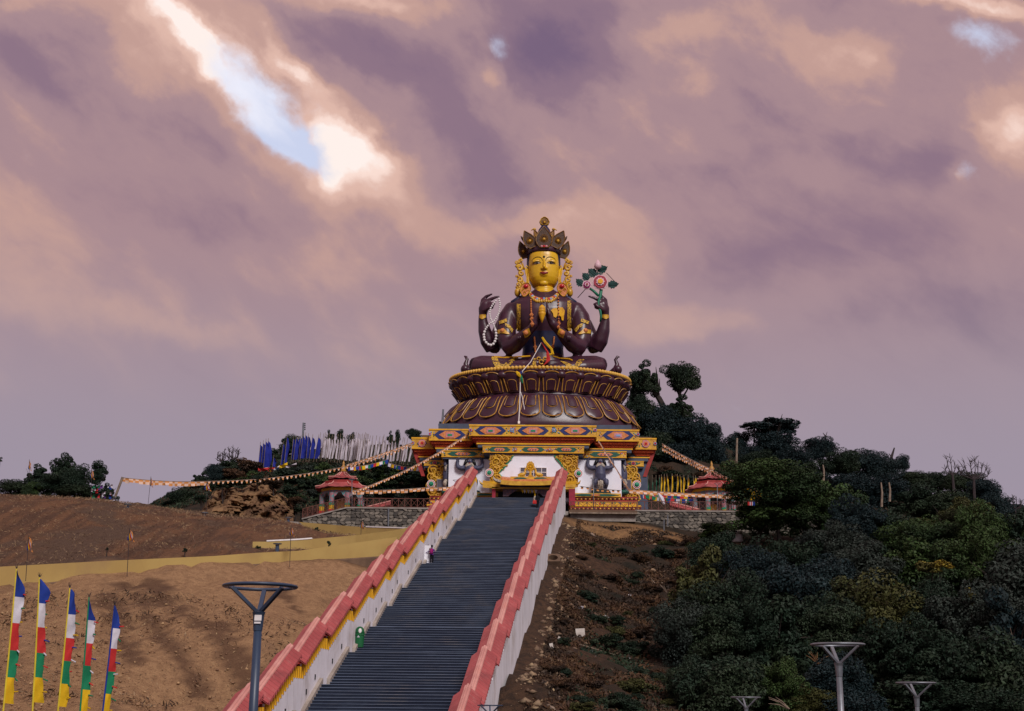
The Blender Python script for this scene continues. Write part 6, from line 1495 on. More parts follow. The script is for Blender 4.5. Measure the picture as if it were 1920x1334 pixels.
for a in [(345, 940, 70, 46, 158, 'dense', 'lf_dark', 'round dark tree at the foot of the yellow rock cut'), (318, 950, 40, 24, 158, 'loose', 'lf_dark', 'low dark bush furthest left of the yellow rock cut'), (405, 888, 44, 44, 162, 'dense', 'lf_blue', 'rounded blue green tree below the pale leafless shrubs'), (376, 905, 40, 40, 161, 'loose', 'lf_dark', 'sparse dark shrub on the left shoulder of the flag hill'), (541, 840, 60, 52, 176, 'round', 'lf_dark', 'dark tree behind the blue banners on the flag hill'), (518, 858, 36, 34, 173, 'loose', 'lf_dark', 'small dark tree between the two groups of blue banners'),
          (620, 824, 22, 34, 186, 'loose', 'lf_dark', 'narrow dark tree furthest left behind the white banners'), (637, 824, 22, 36, 186, 'loose', 'lf_dark', 'narrow dark tree second from left behind the white banners'), (659, 828, 22, 34, 186, 'loose', 'lf_dark', 'narrow dark tree behind the thick of the white banners'), (734, 824, 16, 30, 186, 'loose', 'lf_dark', 'narrow dark tree left of a twin beyond the last white banners'), (745, 824, 16, 34, 186, 'loose', 'lf_dark', 'narrow dark tree right of a twin beyond the last white banners'), (776, 816, 34, 30, 180, 'dense', 'lf_dark', 'dark tree touching the outer corner of the shrine roof'), (829, 795, 14, 18, 178, 'small', 'lf_dark', 'small dark tree top showing beside the lotus throne')]:
    tree(*a)
HB = 'dark shrubs covering the flag hill'; HL = 'dark shrub on the steep flag hill left of the shrine'
rb = random.Random(5)
hb = []
for i in range(150):
    x = rb.uniform(380, 800); ytop = np.interp(x, [300, 380, 430, 500, 600, 700, 800], [950, 900, 876, 862, 846, 840, 840]); y = rb.uniform(ytop, 940)
    D = 165; w_ = rb.uniform(30, 60)
    if x < 545 and y > 898: continue
    if x > 478 and y - w_ * .40 < np.interp(x, [484, 530, 560, 700, 790], [879, 876, 866, 868, 870]): y = np.interp(x, [484, 530, 560, 700, 790], [879, 876, 866, 868, 870]) + w_ * .42
    D = hit(x, y + w_ * .25, D)
    tree(x, y, w_, w_ * .72, D, 'bush', rb.choice(['lf_dark', 'lf_dark', 'lf_mid', 'lf_brown', 'lf_grey']), HL, HB, 'shrub', 'shrub', trunk=False, nl=3)
for i in range(26):
    x = rb.uniform(1235, 1400); y = rb.uniform(880, 932); w_ = rb.uniform(30, 50)
    D = hit(x, y + w_ * .25, 172); D = max(D, 171)
    tree(x, y, w_, w_ * .7, D, 'bush', rb.choice(['lf_dark', 'lf_brown', 'lf_grey']), 'low dark shrub on the bank behind the yellow banners', 'shrubs behind the yellow banners', 'shrub', 'shrub', trunk=False, nl=3)
for x, y, w_, m__ in ((395, 914, 30, 'lf_dark'), (420, 908, 34, 'lf_dark'), (452, 904, 36, 'lf_mid'), (486, 900, 36, 'lf_dark'), (515, 906, 40, 'lf_brown'), (540, 922, 40, 'lf_dark'), (556, 940, 36, 'lf_brown'), (566, 956, 26, 'lf_dark'), (500, 930, 20, 'lf_brown'), (378, 935, 30, 'lf_dark'), (528, 952, 18, 'lf_brown')):
    tree(x, y, w_, w_ * .55, 142.5, 'bush', m__, 'low shrub on the brow of the yellow rock cut', 'shrubs round the yellow rock cut', 'shrub', 'shrub', trunk=False, nl=3)
# shrubs and green scraps on the scrubby slope
SG = 'small shrubs on the scrubby slope'; SL = 'small dark shrub growing on the scrubby slope right of the stairs'
for i in range(70):
    x = rb.uniform(1020, 1300); y = rb.uniform(1015, 1334)
    if x < 1075 - (y - 1000) * .30 + 25: continue
    D = np.interp(y, [1010, 1100, 1200, 1334], [135, 117, 97, 77]) * (1 + (x - 1100) * .0003); w_ = rb.uniform(12, 44) * (1 + (y - 1000) / 500)
    D = hit(x, y + w_ * .2, D)
    tree(x, y, w_, w_ * .6, D, 'bush', rb.choice(['lf_dark', 'lf_brown', 'lf_brown', 'lf_olive', 'lf_dark']), SL, SG, 'shrub', 'shrub', trunk=False, nl=3)
# tiny plants by the road
for x, y, h, D, lab in ((201, 1034, 8, 90, 'dark tuft on the red bank above the ochre parapet'), (347, 1038, 11, 90.5, 'small leafy plant sticking up behind the ochre parapet'), (484, 1034, 12, 98, 'small dark bush left of the bollard at the hairpin'), (617, 1025, 12, 95, 'young green plant on the ochre hairpin wall'), (594, 998, 10, 112, 'low dark bush on the tongue of dirt above the hairpin'), (575, 1005, 8, 110, 'tiny dark bush lower on the tongue of dirt'), (510, 988, 10, 118, 'dark bush left of the bollard by the upper road')):
    tree(x, y - h / 2, h * .9, h, D, 'small', 'lf_dark', lab, None, 'plant', 'plant', trunk=False, nl=3, r0=.05)

# ---- ground scatter (too many to count): dry twigs, leaf litter, stones
def scatter(name, label, n, fn, ls, mat, up_=.5, asp=.5, seed=1, ang=1.0):
    r = np.random.default_rng(seed); x, y = fn(r, n); z = zsurf(x, y) + .05; n = len(x)
    p = np.stack([x, y, z], 1); ps = p.copy(); p[:, 2] += r.uniform(0, ls * 1.2, n)
    nor = r.normal(size=(n, 3)) * ang + np.array([0, -.5, up_]); nor /= np.linalg.norm(nor, axis=1)[:, None]
    t = np.cross(nor, r.normal(size=(n, 3))); t /= np.linalg.norm(t, axis=1)[:, None]; b = np.cross(nor, t); s_ = ls * r.uniform(.4, 1.6, n)[:, None]
    V_ = np.stack([p - t * s_, p + b * s_ * asp, p + t * s_, p - b * s_ * asp], 1).reshape(-1, 3)
    me = bpy.data.meshes.new(name); me.vertices.add(len(V_)); me.vertices.foreach_set('co', V_.ravel()); li = np.arange(n * 4); me.loops.add(n * 4); me.loops.foreach_set('vertex_index', li); me.polygons.add(n); me.polygons.foreach_set('loop_start', li[::4]); me.update(); me.validate()
    me.materials.append(M[mat]); o = link(name, me); return tag(o, label, None, None, 'stuff')
def f_right(r, n):
    y = r.uniform(58, 139, n); x = RR.x + SD.x * (y - 143) + 1.2 + np.abs(r.normal(0, 1, n)) * 13 + .6; k = (x < 80) & (fbm2(x, y, .16, 77) > -.34 + .25 * r.random(n)); return x[k], y[k]
scatter('undergrowth', 'dry brown brush and weeds over the slope right of the stairs', 120000, f_right, .15, 'lf_brown', .5, .34, 3)
def f_right2(r, n):
    y = r.uniform(58, 139, n); x = RR.x + SD.x * (y - 143) + 4 + np.abs(r.normal(0, 1, n)) * 16; k = (fbm2(x, y, .13, 78) > .12); return x[k], y[k]
scatter('undergrowth', 'dark green weeds in patches over the slope right of the stairs', 60000, f_right2, .12, 'lf_dark', .5, .4, 4)
def f_forest(r, n):
    x = r.uniform(10, 85, n); y = r.uniform(70, 200, n); k = (x > RR.x + SD.x * (y - 143) + 15) & ~((x < 37) & (y > 141) & (y < 172)); return x[k], y[k]
scatter('undergrowth', 'leafy undergrowth beneath the trees of the right hand wood', 150000, f_forest, .15, 'lf_dark', .6, .45, 5)
def f_hill(r, n):
    x = r.uniform(-46, 20, n); y = r.uniform(150, 205, n); k = (y > 152 + np.abs(x + 10) * .0) & ~((x > -20) & (y < 172)) & ~((np.hypot((x + 36) / 9, (y - 144) / 8) < 1.1)); return x[k], y[k]
scatter('undergrowth', 'dark bracken and brush on the flag hill', 150000, f_hill, .16, 'lf_dark', .6, .4, 6); scatter('undergrowth', 'brown bracken between the shrubs on the flag hill', 60000, f_hill, .16, 'lf_brown', .6, .3, 7)
M['lf_straw'] = leafmat('straw and twigs', (0.24, 0.155, 0.09), (0.11, 0.07, 0.045), .8, .5)
def f_left(r, n):
    y = r.uniform(50, 82, n); x = r.uniform(-42, 0, n); k = (x < RL.x + SD.x * (y - 143) - 1.2) & (y < 82 + (x + 32) * .42); return x[k], y[k]
scatter('dry_litter', 'dead stalks and clods lying on the tan slope left of the stairs', 7000, f_left, .09, 'lf_straw', .4, .22, 8)
def f_left3(r, n):
    x, y = f_left(r, n); k = fbm2(x, y, .35, 91) > .22; return x[k], y[k]
scatter('dry_tufts', 'dark dead tufts in patches on the tan slope left of the stairs', 16000, f_left3, .13, 'lf_brown', .5, .2, 18)
def f_left2(r, n):
    y = r.uniform(88, 124, n); x = r.uniform(-60, -6, n); k = (x < RL.x + SD.x * (y - 143) - 1.5) & (y > 88 + (x + 32) * .42); return x[k], y[k]
scatter('dry_litter', 'dead brown grass lying on the red bank behind the ochre parapet', 26000, f_left2, .12, 'lf_straw', .3, .12, 9)
def stones(name, label, n, fn, rmin, rmax, mat, seed):
    r = np.random.default_rng(seed); x, y = fn(r, n); z = zsurf(x, y); n = len(x)
    b = np.array([(1, 0, 0), (-1, 0, 0), (0, 1, 0), (0, -1, 0), (0, 0, 1), (0, 0, -1)], float); fs = np.array([(0, 2, 4), (2, 1, 4), (1, 3, 4), (3, 0, 4), (2, 0, 5), (1, 2, 5), (3, 1, 5), (0, 3, 5)])
    rr = (rmin + (rmax - rmin) * r.random(n) ** 3)[:, None, None]; V_ = b[None] * rr * r.uniform(.6, 1.3, (n, 6, 1)) * np.array([1.2, 1, .7]); a = r.uniform(0, 6.28, n); ca, sa = np.cos(a)[:, None], np.sin(a)[:, None]
    X_ = V_[..., 0] * ca - V_[..., 1] * sa; Y_ = V_[..., 0] * sa + V_[..., 1] * ca; V_ = np.stack([X_ + x[:, None], Y_ + y[:, None], V_[..., 2] + z[:, None] + .02], -1)
    FS = (fs[None] + np.arange(n)[:, None, None] * 6).reshape(-1, 3)
    me = bpy.data.meshes.new(name); me.vertices.add(n * 6); me.vertices.foreach_set('co', V_.ravel()); me.loops.add(FS.size); me.loops.foreach_set('vertex_index', FS.ravel()); me.polygons.add(len(FS)); me.polygons.foreach_set('loop_start', np.arange(0, FS.size, 3)); me.update(); me.validate()
    me.materials.append(M[mat]); o = link(name, me); return tag(o, label, None, None, 'stuff')
M['rock'] = pm('sandy rock', (0.27, 0.185, 0.115), (0.15, 0.10, 0.07), 1.5, .9, .3, 5, .2, island=.4)
M['clod'] = pm('brown clods', (0.31, 0.19, 0.11), (0.19, 0.115, 0.068), 1.5, .95, .2, 5, .15, island=.4)
stones('gravel', 'small clods and pebbles over the tan slope left of the stairs', 6000, f_left, .02, .13, 'clod', 11)
stones('gravel', 'pale grit scattered over the tan slope left of the stairs', 6000, f_left, .015, .06, 'rock', 17)
stones('gravel', 'tumbled stones and rubble down the slope right of the stairs', 1500, f_right, .03, .22, 'rock', 12)
def f_spill(r, n):
    y = r.uniform(62, 134, n); x = RR.x + SD.x * (y - 143) + 1.0 + np.abs(r.normal(0, 1, n)) * 1.6; return x, y
stones('gravel', 'line of spoil stones along the foot of the stair wall', 900, f_spill, .05, .32, 'rock', 13)
def f_edge(r, n):
    x = r.uniform(5, 26, n); y = 135.6 - np.abs(r.normal(0, .8, n)) + (x - 12) * .05; return x, y
stones('gravel', 'loose stones along the edge of the bare dirt bank', 500, f_edge, .05, .3, 'rock', 14)
# ------------------------------------------------------------------ rock cut on the left
ro_ = thing('rock_outcrop', 'bare yellow brown rock face cut into the hill above the grey road', 'rock face', P(465, 970, 140))
rows = []
for j in range(27):
    t = j / 26; row = []
    for i in range(61):
        s_ = i / 60; x = 378 + 172 * s_; yt = np.interp(x, [378, 400, 430, 455, 470, 490, 520, 545, 568], [955, 922, 912, 918, 904, 900, 920, 940, 960]); y = 978 + (yt - 978) * t
        D = 136.0 + 8.5 * t ** 1.4 + 3.0 * mnoise.fractal(Vector((x * .035, y * .05, 1.3)), 1.0, 2.0, 5) + 2.4 * abs(mnoise.noise(Vector((x * .06 + y * .03, y * .02, 4)))) + 1.1 * mnoise.cell(Vector((x * .09 + y * .04, y * .10, 0)))
        if x > 500: D += (x - 500) * .03
        row.append(P(x, y, D))
    rows.append(row)
back = [[p + Vector((0, 5, -1.0)) for p in r] for r in rows]
q_ = MB(); q_.sheet(rows); q_.sheet(back); q_.sheet([rows[-1], back[-1]])
M['rockcut'] = pm('yellow rock cut', (0.23, 0.138, 0.068), (0.11, 0.062, 0.036), .45, .95, .5, 2.5, .15, dirt=(0.06, 0.038, 0.026), dirt_scale=.28)
q_.build('rock_face', M['rockcut'], ro_)
# big boulders and dumped things on the scrubby slope
def boulder(px, py, w_, h_, label, seed):
    D = hit(px, py + h_ * .3, 110); c = P(px, py, D); k = px2m(D); o = thing('boulder', label, 'boulder', c - Vector((0, 0, h_ * k * .5)))
    rr = random.Random(seed); q_ = MB(); n = 10; rings = []
    for j in range(7):
        a = -math.pi / 2 + math.pi * j / 6; r_ = max(.08, math.cos(a)); rings.append([c + Vector((w_ / 2 * k * r_ * math.cos(t) * rr.uniform(.85, 1.12), w_ / 2 * k * r_ * math.sin(t) * rr.uniform(.8, 1.1), h_ / 2 * k * math.sin(a) * rr.uniform(.9, 1.08))) for t in [6.283 * i / n for i in range(n)]])
    q_.loft(rings); q_.build('stone', M['rock'], o)
for a in [(1242, 1041, 24, 22, 'large tan boulder lying highest on the scrubby slope', 1), (1228, 1024, 12, 9, 'smaller pale stone just above the large tan boulder', 2), (1134, 1028, 9, 7, 'round pale stone below the broken plank', 3), (1042, 1099, 11, 9, 'tan stone lowest in the spoil beside the stair wall', 4), (1060, 1108, 12, 7, 'flat tan stone at the top of a green patch by the stair wall', 5), (1134, 1104, 10, 6, 'pale stone in the brown weeds half way down the slope', 6), (1149, 1086, 12, 6, 'long pale stone in the brown weeds above mid slope', 7), (1224, 1071, 12, 9, 'pale stone among a scatter of yellow rubble', 8), (1035, 1285, 14, 8, 'tan stone on the bare earth at the foot of the stair wall', 9)]: boulder(*a)
def board(px, py, w_, h_, label, name, cat, mat, tilt, th=.06, roll=0.0):
    D = hit(px, py + h_ * .4, 100) - .3; c = P(px, py, D); k = px2m(D); o = thing(name, label, cat, c)
    q_ = MB(); u = Vector((math.cos(roll), 0, math.sin(roll))) * w_ * k / 2; v = Vector((-math.sin(roll) * .9, math.sin(tilt), math.cos(tilt))) * h_ * k / 2; n = u.cross(v).normalized() * th
    q_.hexa([c - u - v, c + u - v, c + u + v, c - u + v], [c - u - v + n, c + u - v + n, c + u + v + n, c - u + v + n]); q_.build('sheet', M[mat], o); return o
board(1088, 1187, 16, 15, 'square white board dumped on the scrubby slope', 'discarded_board', 'board', 'dirty_white', .25, .05, .06)
board(1047, 1201, 5, 12, 'narrow white slat leaning beside the dumped square board', 'discarded_board', 'board', 'dirty_white', .3, .05, -.5)
board(1034, 1212, 6, 10, 'small white panel lying nearest the stair wall on the slope', 'discarded_board', 'board', 'dirty_white', .5, .05, .2)
for x0, y0, x1, y1, w_, lab in ((1108, 1000, 1136, 1026, .28, 'broad broken plank slanting down below the bare dirt bank'), (1086, 1208, 1156, 1229, .12, 'long thin bamboo pole lying across the scrubby slope'), (1082, 1300, 1104, 1295, .3, 'short pale log low on the scrubby slope'), (1028, 1322, 1050, 1338, .24, 'yellowish plank on the bare earth at the bottom of the slope'), (1215, 1078, 1228, 1094, .12, 'thin stick lying below the yellow rubble')):
    D0 = hit(x0, y0 + 3, 110) - .2; D1 = hit(x1, y1 + 3, 110) - .2; a, b = P(x0, y0, D0), P(x1, y1, D1); o = thing('plank', lab, 'plank', a); q_ = MB(); q_.bar(a, b, w_, w_ * .4); q_.build('timber', M['wood'], o)
for x, y, r_, lab in ((1133, 1158, 7, 'white ring of hose lying on the scrubby slope'),):
    D = hit(x, y + 2, 110) - .25; c = P(x, y, D); k = px2m(D); o = thing('hose_ring', lab, 'hose', c); q_ = MB(); q_.tube([c + Vector((r_ * k * math.cos(a), r_ * k * .5 * math.sin(a), r_ * k * .36 * math.sin(a))) for a in [6.283 * i / 16 for i in range(17)]], .07, 5); q_.build('hose', M['paint_white'], o)
LG = 'scraps of pale litter on the scrubby slope'
rb = random.Random(44)
for i in range(26):
    x = rb.uniform(1040, 1250); y = rb.uniform(1030, 1270); D = hit(x, y + 1, 110) - .15; c = P(x, y, D); q_ = MB(); r_ = rb.uniform(.10, .26); a = rb.uniform(0, 3.1)
    q_.add([c + Vector((r_ * math.cos(a + k * 1.57) * 1.2, -.05 * k, r_ * .6 * math.sin(a + k * 1.57))) for k in range(4)] + [c + Vector((0, .06, .02))], [(0, 1, 2, 3), (0, 1, 4), (1, 2, 4), (2, 3, 4), (3, 0, 4)])
    o = q_.build('litter_scrap', M[rb.choice(['paint_white', 'c_white', 'wood'])], None, origin=c); tag(o, 'scrap of pale litter lying on the scrubby slope right of the stairs', 'litter', LG, 'thing')
o = thing('concrete_ring', 'square concrete chamber with a round hole beside the right stair wall', 'chamber', P(1037, 1054, hit(1037, 1056, 112)))
c = wloc(o); q_ = MB(); n = 16
sq = [Vector((.62 * max(-1, min(1, 1.35 * math.cos(t))), .62 * max(-1, min(1, 1.35 * math.sin(t))), 0)) for t in [6.283 * i / n for i in range(n)]]; ci = [Vector((.42 * math.cos(6.283 * i / n), .42 * math.sin(6.283 * i / n), 0)) for i in range(n)]
Rx = Matrix.Rotation(math.radians(38), 3, 'X'); up_ = Vector((0, 0, .5)); T = lambda v: c + Rx @ v
q_.loft([[T(p - up_) for p in sq], [T(p + up_ * .9) for p in sq], [T(p + up_ * .9) for p in ci], [T(p - up_ * .4) for p in ci]], cap=False); q_.build('chamber', M['brownslab'], o)
q_ = MB(); q_.add([T(p - up_ * .35) for p in ci], [tuple(range(n))]); q_.build('hole', M['dark'], o)
o = thing('water_drum', 'white lidded drum standing at the edge of the dirt below the pavilion', 'drum', P(1383, 1017, 132))
q_ = MB(); q_.lathe([(.42, 0), (.55, .12), (.55, .8), (.45, .95), (.45, 1.02)], wloc(o), 16); q_.build('drum', M['paint_white'], o, True); q_ = MB(); q_.lathe([(.60, 1.0), (.60, 1.1), (.1, 1.16)], wloc(o), 16); q_.build('lid', M['paint_white'], o); q_ = MB(); q_.lathe([(.565, .78), (.565, .86)], wloc(o), 16); q_.build('band', M['concrete'], o)
# concrete apron and dark slab right of the stair head
o = thing('concrete_apron', 'long dark topped concrete slab right of the stair head above the dirt bank', 'slab', P(1130, 967, 140.6))
q_ = MB(); bpx(q_, 1067, 957, 1195, 962.5, 140.2, 2.2); q_.build('slab_edge', M['brownslab'], o); q_ = MB(); bpx(q_, 1070, 962.5, 1192, 978, 140.6, 1.8); q_.build('bearing_wall', M['concrete'], o); q_ = MB(); bpx(q_, 1068, 961, 1195, 963.6, 140.05, .14); q_.build('kerb', M['ridge'] if 0 else M['wood'], o)

# ------------------------------------------------------------------ railings of the plaza
def railing(label, A, B, D, n, zA=None, zB=None, h=1.05, dense=False):
    a = P(*A, D) if zA is None else Vector((P(*A, D).x, D, zA)); b = P(*B, D) if zB is None else Vector((P(*B, D).x, D, zB))
    o = thing('railing', label, 'railing', a)
    H_ = Vector((0, 0, h)); q_ = MB(); q_.bar(a + H_, b + H_, .07, .07); q_.build('top_rail', M['rail'], o); q_ = MB(); q_.bar(a + Vector((0, 0, .12)), b + Vector((0, 0, .12)), .05, .05); q_.build('bottom_rail', M['rail'], o)
    for i in range(n + 1):
        p = a.lerp(b, i / n); q_ = MB(); q_.bar(p, p + H_ + Vector((0, 0, .03)), .075, .075, (0, 1, 0)); q_.build('post', M['rail'], o)
        if i < n:
            r_ = a.lerp(b, (i + 1) / n)
            for p0, p1 in ((p + Vector((0, -.01, .15)), r_ + H_ + Vector((0, -.01, -.05))), (r_ + Vector((0, .04, .15)), p + H_ + Vector((0, .04, -.05)))):
                q_ = MB(); q_.bar(p0, p1, .035, .045, (0, 1, 0)); q_.build('lattice_bar', M['rail'], o)
            if dense:
                for k in (1, 2, 3):
                    c0 = p.lerp(r_, k / 4); q_ = MB(); q_.bar(c0 + Vector((0, .02, .12)), c0 + H_ + Vector((0, .02, 0)), .03, .03, (0, 1, 0)); q_.build('baluster', M['rail'], o)
railing('rust red lattice railing on the stone wall left of the stairs', (652, 955), (806, 955), 141.9, 13, PLZ + .1, PLZ + .1)
railing('rust red railing sloping down the ramp left of the pavilion', (650, 955), (567, 975), 141.8, 9, PLZ + .1, zr + .1, 1.1, True)
railing('rust red lattice railing on the pale stone wall right of the shrine', (1196, 958), (1440, 964), 142.3, 19, PLZ + .1, PLZ + .1)
railing('rust red lattice railing in front of the strongman in full view', (1070, 957), (1194, 957), 142.2, 8, PLZ, PLZ, 1.0)
for x0, y0, x1, y1, lab in ((684, 953, 733, 941, 'small red tiled roof of a buried stair left of the shrine'), (1255, 942, 1312, 957, 'small red tiled roof of a buried stair right of the shrine')):
    D = 144.5; a, b = P(x0, y0, D), P(x1, y1, D); o = thing('stair_cover', lab, 'roof', a); q_ = MB(); n = 26; rows = []
    for i in range(n + 1):
        p = a.lerp(b, i / n); z_ = .04 * (1 if i % 2 else -1); rows.append([p + Vector((0, -.75, -.45 + z_)), p + Vector((0, 0, .05 + z_)), p + Vector((0, .75, -.45 + z_))])
    q_.sheet(rows); q_.sheet([[p - Vector((0, 0, .1)) for p in r] for r in rows]); q_.build('roof_sheet', M['roof'], o); q_ = MB(); q_.bar(a + Vector((0, 0, .08)), b + Vector((0, 0, .08)), .3, .12); q_.build('ridge_cap', M['ridge'], o)
    q_ = MB(); q_.hexa([a + Vector((0, -.6, -1.4)), b + Vector((0, -.6, -2.2)), b + Vector((0, .6, -2.2)), a + Vector((0, .6, -1.4))], [a + Vector((0, -.6, -.42)), b + Vector((0, -.6, -.42)), b + Vector((0, .6, -.42)), a + Vector((0, .6, -.42))]); q_.build('side_wall', M['rail'], o)

# ------------------------------------------------------------------ pavilions
M['paint_band'] = pm('painted column bands', (0.10, 0.22, 0.24), (0.33, 0.12, 0.15), 5, .6, 0, 9, .3, lo=.45, hi=.55)
def pavilion(cx, pyb, D, label):
    k = px2m(D); c = P(cx, pyb, D); c.z = PLZ; o = thing('pavilion', label, 'pavilion', c); zz = lambda y: P(cx, y, D).z
    n = 8; R = 37 * k; dy = pyb - 955
    ang = [math.pi / 8 + 6.283 * i / n for i in range(n)]
    def ring(r_, z_): return [c.xy.to_3d() + Vector((r_ * math.cos(a), r_ * math.sin(a), z_)) for a in ang]
    def skirt(name, r0, z0, r1, z1, mat, sag=.12):
        q_ = MB(); N = 48; rows = []
        for j in range(5):
            t = j / 4; row = []
            for i in range(N + 1):
                a = 6.283 * i / N + math.pi / 8; w_ = (a - math.pi / 8) % (math.pi / 4) - math.pi / 8; f = math.cos(math.pi / 8) / math.cos(w_); r_ = (r0 + (r1 - r0) * t) * f
                lift = .07 * (1 - t) * (abs(w_) / (math.pi / 8)) ** 3
                row.append(c.xy.to_3d() + Vector((r_ * math.cos(a), r_ * math.sin(a), z0 + (z1 - z0) * t - sag * math.sin(math.pi * t) + lift + (.03 if i % 2 else 0))))
            rows.append(row)
        q_.sheet(rows); q_.sheet([[p - Vector((0, 0, .12)) for p in r] for r in rows]); q_.sheet([rows[0], [p - Vector((0, 0, .12)) for p in rows[0]]]); rf = q_.build(name, mat, o)
        for i in range(n):
            a = ang[i]; q_ = MB(); d_ = Vector((math.cos(a), math.sin(a), 0)); b_ = c.xy.to_3d(); q_.tube([b_ + d_ * r0 * 1.01 + Vector((0, 0, z0 + .2)), b_ + d_ * (r0 + r1) / 2 + Vector((0, 0, (z0 + z1) / 2 - sag + .1)), b_ + d_ * r1 + Vector((0, 0, z1 + .06))], .065, 5); q_.build('hip_ridge', M['ridge'], rf)
    skirt('lower_roof', 50 * k, zz(919 + dy), 30 * k, zz(907 + dy), M['roof']); skirt('upper_roof', 27 * k, zz(899 + dy), 3 * k, zz(885 + dy), M['roof'], .25)
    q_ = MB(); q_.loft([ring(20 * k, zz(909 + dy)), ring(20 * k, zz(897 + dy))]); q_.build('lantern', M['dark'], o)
    q_ = MB(); q_.loft([ring(33 * k, zz(910 + dy)), ring(33 * k, zz(905 + dy))]); q_.build('upper_fascia', M['red'], o)
    q_ = MB(); q_.lathe([(.1, 0), (.42, .05), (.25, .3), (.36, .5), (.2, .7), (.12, .85), (.16, 1.0), (.02, 1.4)], (c.x, c.y, zz(885.5 + dy)), 10); q_.build('finial', M['goldline'], o, True)
    q_ = MB(); q_.loft([ring(R + .12, zz(925 + dy)), ring(R + .12, zz(920 + dy))]); q_.build('frieze', M['yellow'], o)
    q_ = MB(); q_.loft([ring(R + .05, zz(929 + dy)), ring(R + .05, zz(925 + dy))]); q_.build('beam', M['paint_band'], o)
    q_ = MB(); q_.loft([ring(R + .5, PLZ - .1), ring(R + .5, PLZ + .14)]); q_.build('plinth', M['concrete'], o)
    pts = ring(R, 0)
    for i in range(n):
        p = pts[i]; co = None
        for z0, z1, w_, m__ in ((PLZ + .1, PLZ + .75, .34, 'c_red'), (PLZ + .75, PLZ + 1.25, .31, 'c_yellow'), (PLZ + 1.25, PLZ + 1.5, .33, 'jade'), (PLZ + 1.5, zz(930 + dy), .3, 'paint_band')):
            q_ = MB(); q_.lathe([(w_, z0), (w_, z1)], (p.x, p.y, 0), 8); b_ = q_.build('column' if co is None else 'painted_band', M[m__], o if co is None else co); co = co or b_
        r_ = pts[(i + 1) % n]; u = (r_ - p); L = u.length; u.normalize(); zt = zz(926 + dy); nn = Vector((u.y, -u.x, 0))
        for e_, s_ in ((p, 1), (r_, -1)):
            q_ = MB(); pl = [(0.0, 0), (L * .5, 0), (L * .5, -.12), (L * .4, -.2), (L * .28, -.55), (L * .17, -.7), (0.0, -.9)]
            q_.prism(pl, e_ + Vector((0, 0, zt)) - nn * .06, u * s_, (0, 0, 1), nn * .12); q_.build('arch_bracket', M['paint_band'], o)
    q_ = MB(); q_.lathe([(.55, .1), (.62, .3), (.62, 2.0), (.5, 2.2)], (c.x, c.y, PLZ), 16); q_.build('prayer_wheel', M['gold'], o, True)
pavilion(640.5, 955, 150.0, 'octagonal two tiered red roofed pavilion left of the shrine'); pavilion(1337, 956, 151.0, 'octagonal two tiered red roofed pavilion right of the shrine')

# ------------------------------------------------------------------ lamps, bollards, poles
def ring_lamp(px, py, wpx, D, base_y, label, bx=None, col='lampblue', pole='lampblue', tag_=False, h=None):
    k = px2m(D); c = P(px, py, D); R = wpx / 2 * k; b = P(bx or px, base_y, D); o = thing('street_lamp', label, 'street lamp', b); b_ = b; ax = (c - b).normalized()
    q_ = MB(); q_.tube([c + Vector((R * math.cos(a), R * math.sin(a), 0)) for a in [6.283 * i / 40 for i in range(41)]], R * .075, 8, cap=False, flat=.65, upv=(0, 0, 1)); rg = q_.build('ring', M[col], o, True)
    q_ = MB(); q_.lathe([(R * .90, -.01 * R), (R * .97, -.02 * R), (R * .97, -.055 * R), (R * .90, -.05 * R)], c, 40, cap=False); q_.build('diffuser', M['diffuser'], rg)
    hd_ = c - ax * R * .72
    q_ = MB(); q_.lathe([(R * .13, -R * .52), (R * .16, -R * .1), (R * .19, 0), (R * .10, R * .03)], hd_, 10); q_.build('head', M[col], o)
    for a in (.15, 2.25, 4.4):
        q_ = MB(); e = c + Vector((R * .82 * math.cos(a + 3.5), R * .82 * math.sin(a + 3.5), -R * .06)); q_.bar(hd_ - ax * R * .05, e, R * .12, R * .09); q_.build('arm', M[col], o)
    if tag_:
        q_ = MB(); s_ = hd_ + Vector((0, -R * .16, -R * .14)); q_.box(s_.x - R * .08, s_.x + R * .12, s_.y - .01, s_.y, s_.z - R * .11, s_.z + R * .05); q_.box(s_.x - R * .08, s_.x + R * .10, s_.y - .01, s_.y, s_.z - R * .19, s_.z - R * .14); q_.build('sticker', M['paint_white'], o)
    q_ = MB(); q_.tube([b, hd_ - ax * R * .45], [R * .155, R * .115], 12); q_.build('pole', M[pole], o, True)
    q_ = MB(); q_.lathe([(R * .3, 0), (R * .3, .05), (R * .17, .12)], b, 12); q_.build('base_plate', M['steel'], o)
ring_lamp(488, 1100, 124, 27, 1560, 'tall blue grey ring lamp in front of the tan slope, largest of the lamps', bx=462, tag_=True)
ring_lamp(1570.5, 1209, 88, 36, 1590, 'ring lamp with a bright steel pole in front of the dark wood', bx=1590, pole='steel', col='steel')
ring_lamp(1717, 1281, 64, 48, 1580, 'smaller ring lamp nearest the right edge before the dark wood', bx=1735, pole='steel', col='steel')
ring_lamp(1398, 1308, 49, 62, 1540, 'low ring lamp just rising over the frame bottom before the wood', bx=1410, col='steel')
ring_lamp(919, 1323, 42, 50, 1480, 'ring lamp tip showing at the foot of the right stair wall', bx=919)
ring_lamp(855, 901, 11, 143.0, 944, 'thin ring lamp in front of the white wall by the upper stair roofs', col='steel', pole='steel'); ring_lamp(1113, 897, 11, 142.8, 955, 'thin ring lamp in front of the strongman in full view', col='steel', pole='steel')
